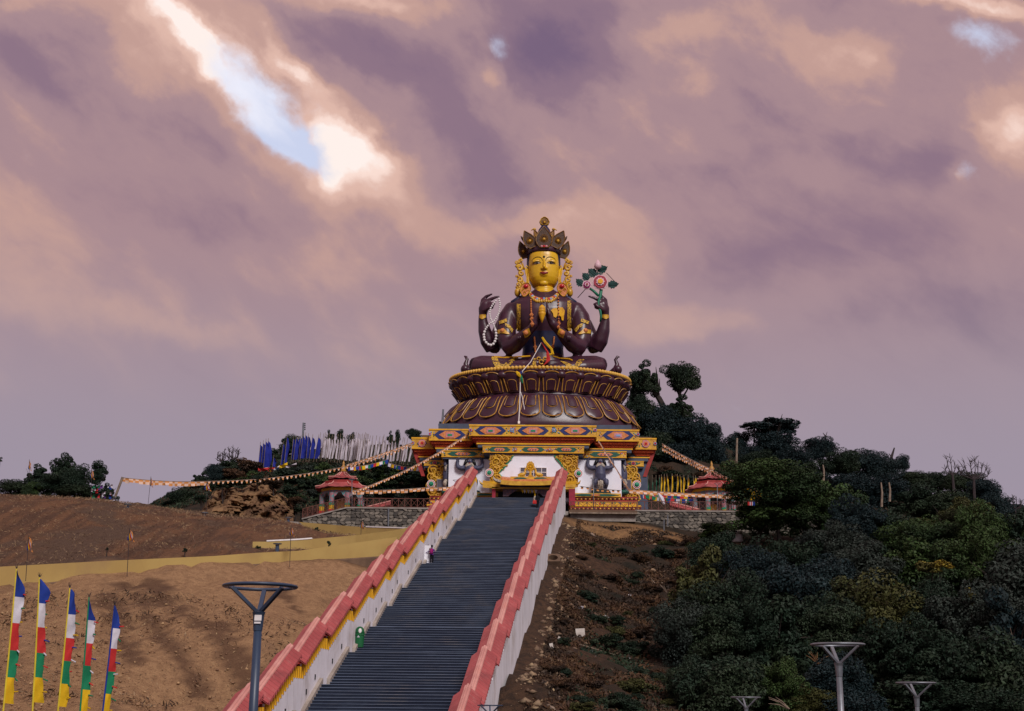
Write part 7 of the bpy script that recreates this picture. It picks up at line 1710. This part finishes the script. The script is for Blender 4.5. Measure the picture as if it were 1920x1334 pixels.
ring_lamp(660, 899, 12, 143.5, 956, 'thin ring lamp in front of the left pavilion', col='steel', pole='steel'); ring_lamp(1345, 907, 12, 143.5, 958, 'thin ring lamp in front of the right pavilion', col='steel', pole='steel')
def bollard(px, py, hpx, D, label):
    k = px2m(D); b = P(px, py, D); h = hpx * k; o = thing('bollard_light', label, 'bollard light', b, 'bollard lights along the road'); q_ = MB(); q_.lathe([(.16, -.2), (.14, h * .7), (.17, h * .76)], b, 10); q_.build('post', M['lampblue'], o); q_ = MB(); q_.lathe([(.14, h * .76), (.14, h * .9)], b, 10); q_.build('lens', M['diffuser'], o); q_ = MB(); q_.lathe([(.32, h * .9), (.34, h), (.05, h * 1.06)], b, 12); q_.build('cap', M['steel'], o)
for a in ((238, 963, 17, 111, 'bollard light on the brown skyline below the bunting poles'), (383, 979, 17, 118, 'bollard light where the white coping meets the brown skyline'), (540, 985, 14, 122, 'bollard light beside the grey road near the ramp railing'), (519.5, 1034, 14, 97.5, 'bollard light on the ochre hairpin wall')): bollard(*a)
for px, y0, y1, D, lab, m__ in ((569, 793, 850, 178, 'dark utility pole with insulators behind the blue banners', 'steel'), (1382, 822, 886, 180, 'grey utility pole standing on the bare earth patch before the ridge trees', 'wood'), (831, 768, 800, 176, 'thin pole standing just left of the lotus throne', 'steel')):
    o = thing('utility_pole', lab, 'pole', P(px, y1, D)); q_ = MB(); q_.tube([P(px - 2, y1 + 4, D), P(px, y0, D)], [.2, .13], 7); q_.build('shaft', M[m__], o)
    if px == 569:
        for i in range(4): q_ = MB(); q_.tube([P(px + .5, y0 + 2 + i * 3.6, D), P(px + 4, y0 + 1.5 + i * 3.6, D)], .1, 5); q_.build('insulator', M['steel'], o)
o = thing('drain_pipe', 'dark vertical pipe on the stone wall left of the stairs', 'pipe', P(728, 990, 141.3)); q_ = MB(); q_.tube([P(728, 992, 141.4), P(728.5, 953, 141.4)], .09, 6); q_.build('pipe', M['steel'], o)
for px, y0, y1, D, lab in ((817, 937, 978, 139, 'dark thin post beside the upper left stair roofs'), (1252, 966, 985, 141.4, 'dark stub pole in front of the pale stone wall'), (1245, 975, 1002, 139.2, 'thin dark stick on the dirt bank before the pale stone wall')):
    o = thing('thin_post', lab, 'post', P(px, y1, D)); q_ = MB(); q_.tube([P(px, y1 + 2, D), P(px, y0, D)], .07, 6); q_.build('post', M['steel'], o)

# ------------------------------------------------------------------ green litter bin on the stairs
D = on_stairs(673, 1217); k = px2m(D); b = Vector((P(673, 1217, D).x, D + .1, tread_z(D + .1))); o = thing('litter_bin', 'green dome topped litter bin on the stairs against the left wall', 'bin', b)
q_ = MB(); w_ = 8.6 * k; h = 23 * k
q_.lathe([(w_ * .84, .06), (w_ * .98, h)], b, 16, 1, .75); q_.build('body', M['bin'], o); q_ = MB(); q_.lathe([(w_ * 1.1, h - .02), (w_ * 1.1, h + .08)], b, 16, 1, .75); q_.build('rim', M['bin'], o)
q_ = MB(); q_.lathe([(w_ * 1.0, h + .08), (w_ * .98, h + .2), (w_ * .84, h + .36), (w_ * .5, h + .48), (w_ * .05, h + .52)], b, 16, 1, .75); hd_ = q_.build('hood', M['bin'], o, True)
q_ = MB(); q_.ball(b + Vector((.04, -w_ * .70, h + .24)), w_ * .34, .05, .15, 10, 6); q_.build('opening', M['paint_white'], hd_)
q_ = MB(); q_.prism([(-.09, 0), (.09, 0), (0, .14)], b + Vector((-.05, -w_ * .76, h * .80)), (1, 0, 0), (0, 0, 1), (0, .02, 0)); q_.build('recycling_mark', M['diffuser'], o)
q_ = MB(); q_.tube([b + Vector((-w_ * .95, .1, -.05)), b + Vector((-w_ * .95, .1, h * .95))], .05, 6); q_.build('bracket_post', M['paint_white'], o)

# ------------------------------------------------------------------ flags
def stripes(name_pole, label, group, p0, p1, panels, wfun, D, ribbons=True, seed=0, name='prayer_flag', tuft=True, extra=None, polemat='polegold', back=0):
    """pole p0 (bottom px) to p1 (top px); panels = [(material, y0, y1)] down the pole"""
    rr = random.Random(seed); k = px2m(D); o = thing(name, label, 'prayer flag', P(*p0, D), group)
    q_ = MB(); q_.tube([P(*p0, D), P((p0[0] + p1[0]) / 2 + .6, (p0[1] + p1[1]) / 2, D), P(*p1, D)], [1.6 * k, 1.5 * k, 1.2 * k], 8); pl = q_.build('pole', M[polemat], o)
    if tuft:
        q_ = MB(); t = P(*p1, D)
        for i in range(9): q_.tube([t, t + Vector((rr.uniform(-4, 4) * k, rr.uniform(-2, 2) * k, rr.uniform(4, 11) * k))], [.6 * k, .15 * k], 4)
        q_.build('twig_tuft', M['deadwood'], pl)
    xp = lambda y: p0[0] + (p1[0] - p0[0]) * (y - p0[1]) / (p1[1] - p0[1])
    tot0 = panels[0][1]; tot1 = panels[-1][2]
    for m__, y0, y1 in panels:
        rows = []
        for j in range(9):
            y = y0 + (y1 - y0) * j / 8; row = []
            for i in range(7):
                s_ = i / 6; wid = wfun(y); fl_ = math.sin(y * .06 + s_ * 2.2 + seed) * s_ * 4.5 * k + math.sin(y * .19 + s_ * 5 + seed * 2) * s_ * 2.0 * k
                row.append(P(xp(y) + 1.0 + wid * s_, y + s_ * (wid * .10), D) + Vector((0, fl_, 0)))
            rows.append(row)
        q_ = MB(); q_.sheet(rows); q_.sheet([[p + Vector((0, .02, 0)) for p in r] for r in rows]); q_.build('cloth_panel', M[m__], o, True)
    if back:
        for m__, y0, y1 in panels[1:]:
            rows = [[P(xp(y) - 1.0 - back * s_ * (.7 + .3 * math.sin(y * .08)), y + 24 + s_ * 3, D) + Vector((0, .1 + s_ * .12, 0)) for s_ in (0, .5, 1)] for y in [y0 + (y1 - y0) * j / 6 for j in range(7)]]
            q_ = MB(); q_.sheet(rows); q_.sheet([[p + Vector((0, .02, 0)) for p in r] for r in rows]); q_.build('cloth_panel', M[m__], o, True)
    if ribbons:
        cols = ['c_red', 'c_green', 'c_yellow', 'c_blue', 'c_white', 'c_red', 'c_green', 'c_yellow']
        for i, c_ in enumerate(cols):
            y = tot0 + (tot1 - tot0) * (.18 + .105 * i); x = xp(y) + wfun(y) + 1; dx = rr.uniform(3, 9); dy_ = rr.uniform(-2, 6)
            q_ = MB(); a = P(x - 1, y, D); b_ = P(x + dx, y + dy_, D); q_.bar(a, b_, 2.2 * k, .012, (0, 1, 0)); q_.bar(a, b_, .012, 2.2 * k, (0, 1, 0)); q_.build('ribbon', M[c_], o)
    return o
FGP = 'five tall striped prayer flags at the lower left'
stripes('pole', 'tall striped prayer flag nearest the left frame edge, with a bright yellow pole', FGP, (5, 1345), (31, 1067), [('c_blue', 1070, 1119), ('c_white', 1119, 1168), ('c_red', 1168, 1219), ('c_green', 1219, 1270), ('c_yellow', 1270, 1319)], lambda y: np.interp(y, [1070, 1104, 1125, 1160, 1319], [1, 18, 16, 15, 16]), 30, seed=1)
stripes('pole', 'tall striped prayer flag second from the left edge, cloth falling either side of its pole', FGP, (60, 1350), (74, 1083), [('c_blue', 1086, 1131), ('c_white', 1131, 1176), ('c_red', 1176, 1224), ('c_green', 1224, 1270), ('c_yellow', 1270, 1317)], lambda y: np.interp(y, [1086, 1106, 1131, 1150, 1317], [1, 20, 13, 14, 17]), 31, seed=2, back=6)
o = stripes('pole', 'middle one of the five tall striped prayer flags', FGP, (107, 1350), (131, 1103), [('c_blue', 1105, 1152), ('c_white', 1152, 1196), ('c_red', 1196, 1239), ('c_green', 1239, 1282), ('c_yellow', 1282, 1325)], lambda y: np.interp(y, [1105, 1112, 1150, 1170, 1325], [1, 8, 16, 15, 14]), 32, seed=3)
stripes('pole', 'tall striped prayer flag with a twiggy tip, fourth from the left edge', FGP, (148, 1360), (167, 1120), [('c_blue', 1127, 1163), ('c_white', 1163, 1206), ('c_red', 1206, 1248), ('c_green', 1248, 1293), ('c_yellow', 1293, 1345)], lambda y: np.interp(y, [1127, 1160, 1345], [1, 13, 13]), 34, seed=4, polemat='c_green')
stripes('pole', 'shortest of the five striped prayer flags, nearest the big lamp', FGP, (189, 1365), (215, 1136), [('c_blue', 1137, 1178), ('c_white', 1178, 1216), ('c_red', 1216, 1259), ('c_green', 1259, 1301), ('c_yellow', 1301, 1350)], lambda y: np.interp(y, [1137, 1175, 1190, 1350], [1, 13, 13, 12]), 35, seed=5, polemat='c_blue')
# second cloth on the other side of the second pole
def banner(px0, y0, px1, y1, D, wpx, mat, label, group, seed, extra=8):
    """slim vertical prayer banner: pole and one long strip of cloth"""
    D = min(D, max(150, hit(px1, y1 + 5, D) - .5)) if px0 < 900 else D; wpx = wpx * (1.0 if mat == 'b_white' else 1.5 if px0 < 900 else 1.15)
    k = px2m(D); rr = random.Random(seed); o = thing('prayer_banner', label, 'prayer banner', P(px1, y1, D), group); lean = (px0 - px1) / (y1 - y0)
    q_ = MB(); q_.tube([P(px1 - lean * 6, y1 + 6, D), P(px0 + lean * extra, y0 - extra, D)], .03, 5); q_.build('pole', M['wood'], o)
    rows = []
    for j in range(11):
        t = j / 10; y = y0 + (y1 - y0) * t; x = px0 + (px1 - px0) * t; w_ = wpx * (.45 + .55 * min(1, t * 4)) * (1 - .15 * t) * (1 + .15 * math.sin(seed + t * 7)); g_ = math.sin(t * 5 + seed) * .25
        rows.append([P(x, y, D), P(x + w_ * .5, y + w_ * .5 * (1 - t), D) + Vector((0, g_, 0)), P(x + w_, y + w_ * (1 - t), D) + Vector((0, -g_ * .6, 0))])
    q_ = MB(); q_.sheet(rows); q_.sheet([[p + Vector((0, .025, 0)) for p in r] for r in rows]); q_.build('cloth', M[mat], o, True)
BL = 'tall blue prayer banner on the flag hill left of the shrine'; WL_ = 'tall white prayer banner on the flag hill left of the shrine'
for i, (a, y0, b_, y1, w_) in enumerate([(488, 834, 484, 875, 6), (493.5, 831, 489, 876, 6), (498.5, 828, 494, 876, 6), (503, 827, 499, 876, 6), (531, 833, 526, 872, 3.5), (538, 820, 533, 868, 4), (513, 858, 511, 876, 4), (550, 823, 546, 862, 5), (555, 822, 550, 862, 5), (560, 823, 555, 861, 5.5), (564, 821, 560, 861, 5), (568, 818, 563, 860, 5.5), (573, 816, 569, 860, 5), (578, 818, 574, 860, 4.5), (586, 820, 580, 860, 5), (597, 820, 589, 860, 5.5)]):
    banner(a, y0, b_, y1, 166 - (i % 3), w_, 'b_blue', BL, 'blue prayer banners on the flag hill', i, 5)
for i, (a, y0, y1) in enumerate([(600, 820, 860), (606, 822, 859), (609, 820, 858), (617, 821, 858), (627, 820, 860), (638, 822, 863), (643, 821, 862), (650, 823, 864), (663, 822, 865), (667, 820, 862), (671, 821, 861), (676, 824, 866), (679, 822, 864), (682, 824, 863), (686, 822, 862), (690, 823, 861), (705, 826, 863), (717, 828, 860), (723, 828, 862), (735, 828, 866), (741, 829, 865), (748, 832, 864), (755, 829, 866), (758, 830, 865), (771, 834, 866), (611, 823, 860), (684, 820, 860), (719, 824, 858), (693, 826, 861), (614, 822, 860), (622, 824, 861), (633, 823, 861), (646, 824, 862), (656, 824, 863), (660, 823, 864), (673, 823, 863), (688, 823, 862), (698, 826, 862), (711, 827, 861), (729, 829, 863), (763, 831, 866)]):
    banner(a, y0, a - 6 + (i % 2), y1, 170 - (i % 4), 4.8 if i < 17 else 4.0, 'b_white', WL_, 'white prayer banners on the flag hill', i, 9)
for i, (a, y0, y1) in enumerate([(1215, 896, 921), (1223, 895, 921), (1230, 895, 921), (1236, 895, 921)]): banner(a, y0, a - .5, y1, 166, 2.2, 'c_dkgreen', 'slim green prayer banner beside the gilt corner of the shrine', 'green prayer banners right of the shrine', i, 4)
for i, (a, y0, y1) in enumerate([(1240, 894, 923), (1245.5, 893, 923), (1250.5, 892, 923), (1260, 892, 925), (1270, 893, 923), (1275, 894, 924), (1282, 895, 925), (1290, 895, 923), (1300, 896, 921), (1304, 896, 920), (1315, 900, 914), (1321, 903, 916), (1326, 904, 916), (1353, 904, 914), (1362, 902, 915), (1370, 902, 916), (1375, 902, 917)] + [(1392 + 4.3 * j, 905 + (j * 7) % 6, 938 + (j * 5) % 5) for j in range(13)]):
    banner(a, y0, a - 1.5 + 3 * (i % 3 == 2), y1, 164, 2.8, 'c_yellow', 'slim yellow prayer banner in the row right of the shrine', 'yellow prayer banners right of the shrine', i, 4)
M['buddha'] = pm('striped flag cloth', (0.62, 0.20, 0.05), (0.60, 0.48, 0.45), 3.2, .8, 0, 8, .15, detail=1, lo=.47, hi=.53)
def small_flag(px, py, D, foot, label, fw_=9, fh=18, lean=0):
    fw_ *= 1.5; k = px2m(D); o = thing('small_flag', label, 'flag', P(px - lean, foot, D)); q_ = MB(); q_.tube([P(px - lean, foot, D), P(px, py - 2, D)], .022, 5); q_.build('pole', M['deadwood'], o)
    cols = ['c_blue', 'c_yellow', 'c_red', 'c_white', 'c_orange']; n = 5
    for i, c_ in enumerate(cols):
        rows = []
        for j in range(6):
            t = j / 5; y = py + fh * t; u0 = fw_ * i / n * (.3 + .7 * t) - fw_ * .3 * t; u1 = fw_ * (i + 1) / n * (.3 + .7 * t) - fw_ * .3 * t; yy = math.sin(t * 6 + i) * .12
            rows.append([P(px + u0, y + i * .8, D) + Vector((0, yy, 0)), P(px + u1, y + (i + 1) * .8, D) + Vector((0, -yy, 0))])
        q_ = MB(); q_.sheet(rows); q_.sheet([[p + Vector((0, .02, 0)) for p in r] for r in rows]); q_.build('cloth_stripe', M[c_], o)
for a in ((54, 1006, 80, 1090, 'small limp striped flag nearest the left frame edge on a stick by the parapet', 7, 26, 6), (243, 993, 83, 1082, 'small striped flag on a thin stick in front of the long ochre parapet', 9, 20, 5), (546, 987, 91, 1064, 'small striped flag on a thin stick before the ochre hairpin wall', 6, 16, 3), (678, 975, 108, 1040, 'small dark striped flag on a thin stick before the stone wall', 5, 15, 3), (55, 864, 126, 935, 'small flag on a pole above the left skyline trees', 4, 16, 1), (172, 881, 125, 940, 'small red flag before the thin tree over the heap of prayer flags', 5, 15, 2), (283, 896, 132, 952, 'small flag on a pole standing alone against the sky', 4, 15, 6), (387, 905, 137.5, 975, 'small striped flag on the bunting above the yellow rock cut', 9, 13, 0), (464, 923, 144, 980, 'small tilted striped flag before the yellow rock cut', 9, 10, -4), (395, 985, 118, 1015, 'thin bare stick flag on the brown bank', 2, 3, 0)): small_flag(*a)
o = thing('bunting_pole', 'leaning pole at the far left end of the bunting against the sky', 'pole', P(217, 928, 131)); q_ = MB(); q_.tube([P(216, 932, 131), P(230, 895, 131)], .13, 6); q_.build('pole', M['wood'], o)
# heap of prayer flags on the left skyline
o = thing('prayer_flag_heap', 'heap of many coloured prayer flags strung under the left skyline trees', 'prayer flags', P(160, 942, 122))
rb = random.Random(9)
for i in range(72):
    if i < 34: x = 112 + i * 3.0; y = 937 + 4 * math.sin(i * .5)
    else: x = rb.uniform(168, 210); y = rb.uniform(908, 943)
    c_ = rb.choice(['c_blue', 'c_white', 'c_red', 'c_green', 'c_yellow', 'c_white', 'c_purple', 'b_white']); w_ = rb.uniform(2.5, 5); h = rb.uniform(4, 8); D = 121.5 - rb.random(); s_ = rb.uniform(-2, 2)
    q_ = MB(); q_.sheet([[P(x, y, D), P(x + w_, y + s_ * .4, D - .2)], [P(x + s_, y + h * .5, D + .15), P(x + w_ + s_, y + h * .5, D)], [P(x + s_ * 1.4, y + h, D), P(x + w_ + s_, y + h, D - .1)]]); q_.build('pennant', M[c_], o)
def bunting(label, pts, n, size, cols, group=None, sag=True, name='bunting', tri=False, seed=0):
    """pts = (px, py, D) along the rope; n little flags hanging from it"""
    A = [P(*p) for p in pts]; rr = random.Random(seed); o = thing(name, label, 'bunting', A[0], group)
    q_ = MB(); q_.tube(A, .035, 4); q_.build('rope', M['rope'], o)
    L = [0.0]
    for a, b in zip(A[:-1], A[1:]): L.append(L[-1] + (b - a).length)
    for i in range(n):
        s_ = L[-1] * (i + .5) / n; k = max(j for j in range(len(L) - 1) if L[j] <= s_ + 1e-6); f = (s_ - L[k]) / (L[k + 1] - L[k]); c = A[k].lerp(A[k + 1], f); u = (A[k + 1] - A[k]).normalized() * size * .5
        d_ = Vector((rr.uniform(-.2, .2), rr.uniform(-.3, .3), -1)).normalized() * size * rr.uniform(.8, 1.1); nw = .35 if tri else .9
        q_ = MB(); m1, m2 = cols[i % len(cols)]; mid_ = c + d_ * .45
        q_.sheet([[c - u, c + u], [mid_ - u * (1 + nw) / 2, mid_ + u * (1 + nw) / 2]], 0); q_.sheet([[mid_ - u * (1 + nw) / 2, mid_ + u * (1 + nw) / 2], [c + d_ - u * nw, c + d_ + u * nw]], 1)
        q_.build('pennant', [M[m1], M[m2]], o)
OP = [('c_orange', 'c_peach'), ('c_peach', 'c_orange')]; CC = [('c_blue', 'c_blue'), ('c_white', 'c_white'), ('c_red', 'c_red'), ('c_green', 'c_green'), ('c_yellow', 'c_yellow')]
def sagpts(p0, p1, n, sag, D0, D1): return [(p0[0] + (p1[0] - p0[0]) * t, p0[1] + (p1[1] - p0[1]) * t + sag * 4 * t * (1 - t), D0 + (D1 - D0) * t) for t in [i / n for i in range(n + 1)]]
bunting('orange and cream bunting from the outer shrine corner past the left pavilion finial', sagpts((773, 833), (640, 877), 8, 3, 153, 148) + sagpts((640, 877), (388, 903), 8, 6, 148, 138)[1:], 48, .36, OP, tri=True, seed=1)
bunting('upper orange and cream bunting strand above the white banners to the pavilion finial', sagpts((774, 830), (650, 872), 8, 1, 153, 148.5), 26, .36, OP, tri=True, seed=2)
bunting('orange bunting running on from the rock cut to the leaning pole on the skyline', sagpts((388, 903), (230, 896), 8, 3, 138, 131), 26, .5, OP, seed=3)
bunting('orange and cream bunting from the middle of the shrine down to the left pavilion roof', sagpts((874, 816), (664, 921), 12, 9, 149.5, 146), 46, .36, OP, tri=True, seed=4)
bunting('orange and cream bunting hanging level from the left pavilion to the white wall', sagpts((660, 920), (806, 914), 6, 2, 146, 149) + sagpts((806, 914), (868, 912), 4, 1, 149, 150.5)[1:], 26, .44, OP, seed=5)
bunting('double orange bunting from the right shrine corner to the right pavilion finial, upper strand', sagpts((1241, 832), (1338, 882), 8, 2, 153, 149), 24, .38, OP, tri=True, seed=6); bunting('double orange bunting from the right shrine corner to the right pavilion finial, lower strand', sagpts((1241, 840), (1332, 884), 8, 2, 153, 149), 22, .38, OP, tri=True, seed=7)
bunting('orange bunting from the right pavilion finial away through the big leafy tree', sagpts((1340, 884), (1378, 903), 3, 0, 149, 146) + sagpts((1378, 903), (1602, 968), 12, 6, 146, 128)[1:], 60, .36, OP, tri=True, seed=8)
bunting('orange and white bunting slanting across the strongman in full view', sagpts((1122, 826), (1180, 918), 10, 0, 149, 147), 38, .28, OP, seed=9)
bunting('orange and cream bunting hanging level from the gilt corner to the right pavilion', sagpts((1180, 918), (1400, 929), 10, 2, 147, 145.5), 34, .44, OP, seed=10)
bunting('string of many coloured prayer flags low between the gilt corner and the right pavilion', sagpts((1205, 927), (1296, 936), 8, 3, 150, 147), 36, .5, CC, seed=11); bunting('string of many coloured prayer flags just above the right railing', sagpts((1206, 922), (1290, 930), 6, 3, 151, 149), 26, .5, CC, seed=15)
bunting('string of many coloured prayer flags under the last white banners', sagpts((728, 868), (800, 874), 6, 5, 160, 155), 34, .55, CC, seed=12); bunting('string of many coloured prayer flags between the pavilion finial and the white banners', sagpts((655, 876), (726, 862), 6, 3, 160, 163), 26, .5, CC, seed=13)
bunting('faint bunting strung low across the wall beside the strongman in full view', sagpts((1087, 912), (1164, 920), 6, 1, 149, 149), 8, .3, [('c_black', 'c_orange')], seed=14)
o = thing('cloth_banner', 'red, white and yellow cloths strung below the blue banners', 'banner', P(486, 880, 163)); 
for x0, y0, x1, y1, h, c_ in ((484, 878, 502, 877, 6, 'c_red'), (502, 876, 516, 877, 8, 'c_red'), (485, 877, 505, 876, 2, 'c_white'), (514, 878, 524, 873, 4, 'c_white'), (524, 873, 539, 867, 7, 'c_yellow'), (536, 874, 556, 868, 4, 'b_white'), (519, 876, 523, 878, 8, 'c_blue'), (505, 879, 508, 880, 6, 'c_yellow'), (512, 880, 516, 879, 7, 'c_white')):
    q_ = MB(); D = 163 - random.random(); q_.sheet([[P(x0, y0, D), P((x0 + x1) / 2, (y0 + y1) / 2 + 1, D - .2), P(x1, y1, D)], [P(x0, y0 + h, D), P((x0 + x1) / 2, (y0 + y1) / 2 + h + 1, D + .2), P(x1, y1 + h * .8, D)]]); q_.build('cloth', M[c_], o)
o = thing('furled_banner', 'white furled banner leaning over the right railing', 'banner', P(1247, 946, 143)); q_ = MB(); q_.tube([P(1235, 926, 144), P(1240, 934, 143.6), P(1246, 946, 143.4)], [.12, .28, .14], 6); q_.build('cloth', M['c_white'], o); q_ = MB(); q_.tube([P(1234, 924, 144), P(1243, 938, 143.7)], .05, 4); q_.build('cord', M['rope'], o)
o = thing('prayer_flag_cluster', 'red, white and blue flags hanging under the big leafy tree', 'prayer flags', P(1405, 941, 128.5))
for i, c_ in enumerate(['c_red', 'c_red', 'c_white', 'c_red', 'c_white', 'c_blue', 'c_blue']): q_ = MB(); x = 1402 + i * 1.9; q_.sheet([[P(x, 941, 124.5), P(x + 1.9, 941.4, 124.4)], [P(x + .2, 948, 124.4), P(x + 2, 948.4, 124.5)]]); q_.build('pennant', M[c_], o)

# ------------------------------------------------------------------ people
def person(label, feet, H_, face, mats, pick, pose, D):
    """continuous skin from limbs, joints scaled to height H_; local x right, y away, z up"""
    o = thing('person', label, 'person', feet); q_ = MB(); Z = H_; T_ = lambda v: Vector(feet) + Matrix.Rotation(face, 3, 'Z') @ (Vector(v) * Z)
    for pts, rd in pose: q_.tube([T_(p) for p in pts], [r_ * Z for r_ in rd], 10)
    h = T_((0, -.01, .93)); q_.ball(h, .052 * Z, .062 * Z, .072 * Z, 12, 8); q_.ball(T_((0, -.07, .925)), .012 * Z, .016 * Z, .018 * Z, 6, 4)
    b_ = q_.build('body', mats[0], o); remesh(b_, .022, 3, mats, lambda c: pick((Matrix.Rotation(-face, 3, 'Z') @ (c - Vector(feet))) / Z))
    q_ = MB()
    for s_ in (-1, 1): q_.ball(T_((s_ * .02, -.066, .94)), .008 * Z, .005 * Z, .005 * Z, 6, 4)
    q_.build('eyes', M['c_black'], o)
    return o, T_
def pose_(step=.06, larm=None, rarm=None):
    out = [([(0, 0, .50), (0, .01, .58), (0, .0, .70), (0, .0, .78), (0, 0, .82)], [.085, .078, .095, .085, .05]), ([(0, 0, .80), (0, -.005, .88)], [.032, .03])]
    for s_ in (-1, 1):
        f = step * s_; out.append(([(s_ * .045, 0, .52), (s_ * .05, -.02 + f * .5, .28), (s_ * .05, f, .05)], [.062, .045, .03])); out.append(([(s_ * .05, f + .01, .03), (s_ * .055, f - .075, .02)], [.028, .02]))
    la = larm or [(-.10, 0, .79), (-.135, .02, .63), (-.12, -.05, .49)]; ra = rarm or [(.10, 0, .79), (.135, .02, .63), (.12, -.05, .49)]
    for a in (la, ra):
        out.append((a, [.034, .027, .02])); e = Vector(a[2]); d_ = (e - Vector(a[1])).normalized(); sd = d_.cross(Vector((0, 1, 0))).normalized()
        out.append(([e, e + d_ * .035], [.022, .020]))
        for k_ in range(4): out.append(([e + d_ * .03 + sd * (.018 - .012 * k_), e + d_ * (.062 + .006 * (k_ in (1, 2))) + sd * (.016 - .011 * k_) + Vector((0, -.008, 0)), e + d_ * (.082 - .006 * (k_ in (0, 3))) + sd * (.014 - .010 * k_) + Vector((0, -.018, 0))], [.0075, .0068, .0055]))
        out.append(([e + sd * .012, e + d_ * .03 + sd * .032 + Vector((0, -.012, 0))], [.008, .006]))
    return out
# climber by the gate opening, back turned, dark trousers, striped shawl and purple rucksack
t = 97.6; t = on_stairs(809, 1057) - .35; ft = Vector((P(809, 1057, t).x, t + .1, tread_z(t + .1)))
def pk1(c):
    if c.z < .03: return 3
    if c.z < .50: return 0
    if c.z > .845 and c.y < .015 or abs(c.x) > .105 and c.z < .515: return 2
    return 1
o, T_ = person('person in dark trousers with a purple rucksack and striped shawl at the wall opening', ft, 1.62, math.radians(172), [M['c_black'], M['c_purple'], M['skin'], M['hair']], pk1, pose_(.05, larm=[(-.10, 0, .79), (-.15, -.06, .66), (-.10, -.15, .62)], rarm=[(.10, 0, .79), (.17, -.02, .68), (.27, -.05, .64)]), t)
q_ = MB(); q_.ball(T_((0, .015, .945)), .095, .11, .12, 12, 8); q_.ball(T_((0, .08, .93)), .06, .06, .07, 8, 6); q_.build('hair', M['hair'], o, True)
q_ = MB(); q_.loft([[T_((x * w_, .085 + d_ * dd, z_)) for x, d_ in ((-1, 0), (-.8, 1), (0, 1.25), (.8, 1), (1, 0), (0, -.1))] for z_, w_, dd in ((.54, .07, .07), (.58, .085, .10), (.68, .088, .11), (.76, .075, .09), (.80, .04, .05))]); bp = q_.build('rucksack', M['c_magenta'], o, True); q_ = MB(); q_.loft([[T_((x * .06, .19 + d_ * .02, z_)) for x, d_ in ((-1, 0), (0, 1), (1, 0), (0, -1))] for z_ in (.58, .67)]); q_.build('pocket', M['c_purple'], bp)
for i, c_ in enumerate(['cream', 'c_maroon', 'c_white', 'c_maroon', 'cream', 'c_maroon']):
    q_ = MB(); z0 = .82 - .05 * i; q_.tube([T_((.06, .10 - .0, z0)), T_((.115, .02, z0 - .005)), T_((.10, -.085, z0 - .01)), T_((.03, -.115, z0 - .01))], [.034 * 1.62] * 4, 8); q_.build('striped_shawl', M[c_], o)
# visitor near the top with a red bag
t = on_stairs(1008, 955); ft = Vector((P(1008, 955, t).x, t + .1, tread_z(t + .1)))
def pk2(c):
    if c.z < .03: return 2
    if c.z > .845 and c.y < .015: return 1
    if abs(c.x) > .10 and c.z < .515: return 1
    return 0
o, T_ = person('person all in black holding a red bag near the top of the stairs', ft, 1.74, math.radians(200), [M['c_black'], M['skin'], M['hair']], pk2, pose_(.05), t)
q_ = MB(); q_.ball(T_((0, .02, .95)), .095, .11, .11, 12, 8); q_.build('hair', M['hair'], o, True)
bg_ = thing('red_bag', 'red shoulder bag carried by the person in black', 'bag', T_((.17, -.05, .38))); c = wloc(bg_)
q_ = MB(); q_.loft([[c + Vector((x * w_, y * .09, z_)) for x, y in ((-1, -1), (1, -1), (1, 1), (-1, 1))] for z_, w_ in ((-.12, .2), (.05, .22), (.25, .17))]); q_.build('bag_body', M['c_red'], bg_); q_ = MB(); q_.tube([c + Vector((-.12, 0, .24)), c + Vector((0, 0, .6)), c + Vector((.12, 0, .24))], .02, 5); q_.build('strap', M['c_red'], bg_)
sc2 = thing('cream_scarf', 'cream scarf held up beside the person in black', 'scarf', T_((.16, -.08, .66))); c = wloc(sc2); q_ = MB(); q_.tube([c + Vector((0, 0, -.42)), c + Vector((-.05, 0, -.1)), c + Vector((.06, 0, .18)), c + Vector((.16, 0, .22))], [.10, .14, .12, .05], 7); q_.build('cloth', M['cream'], sc2, True)
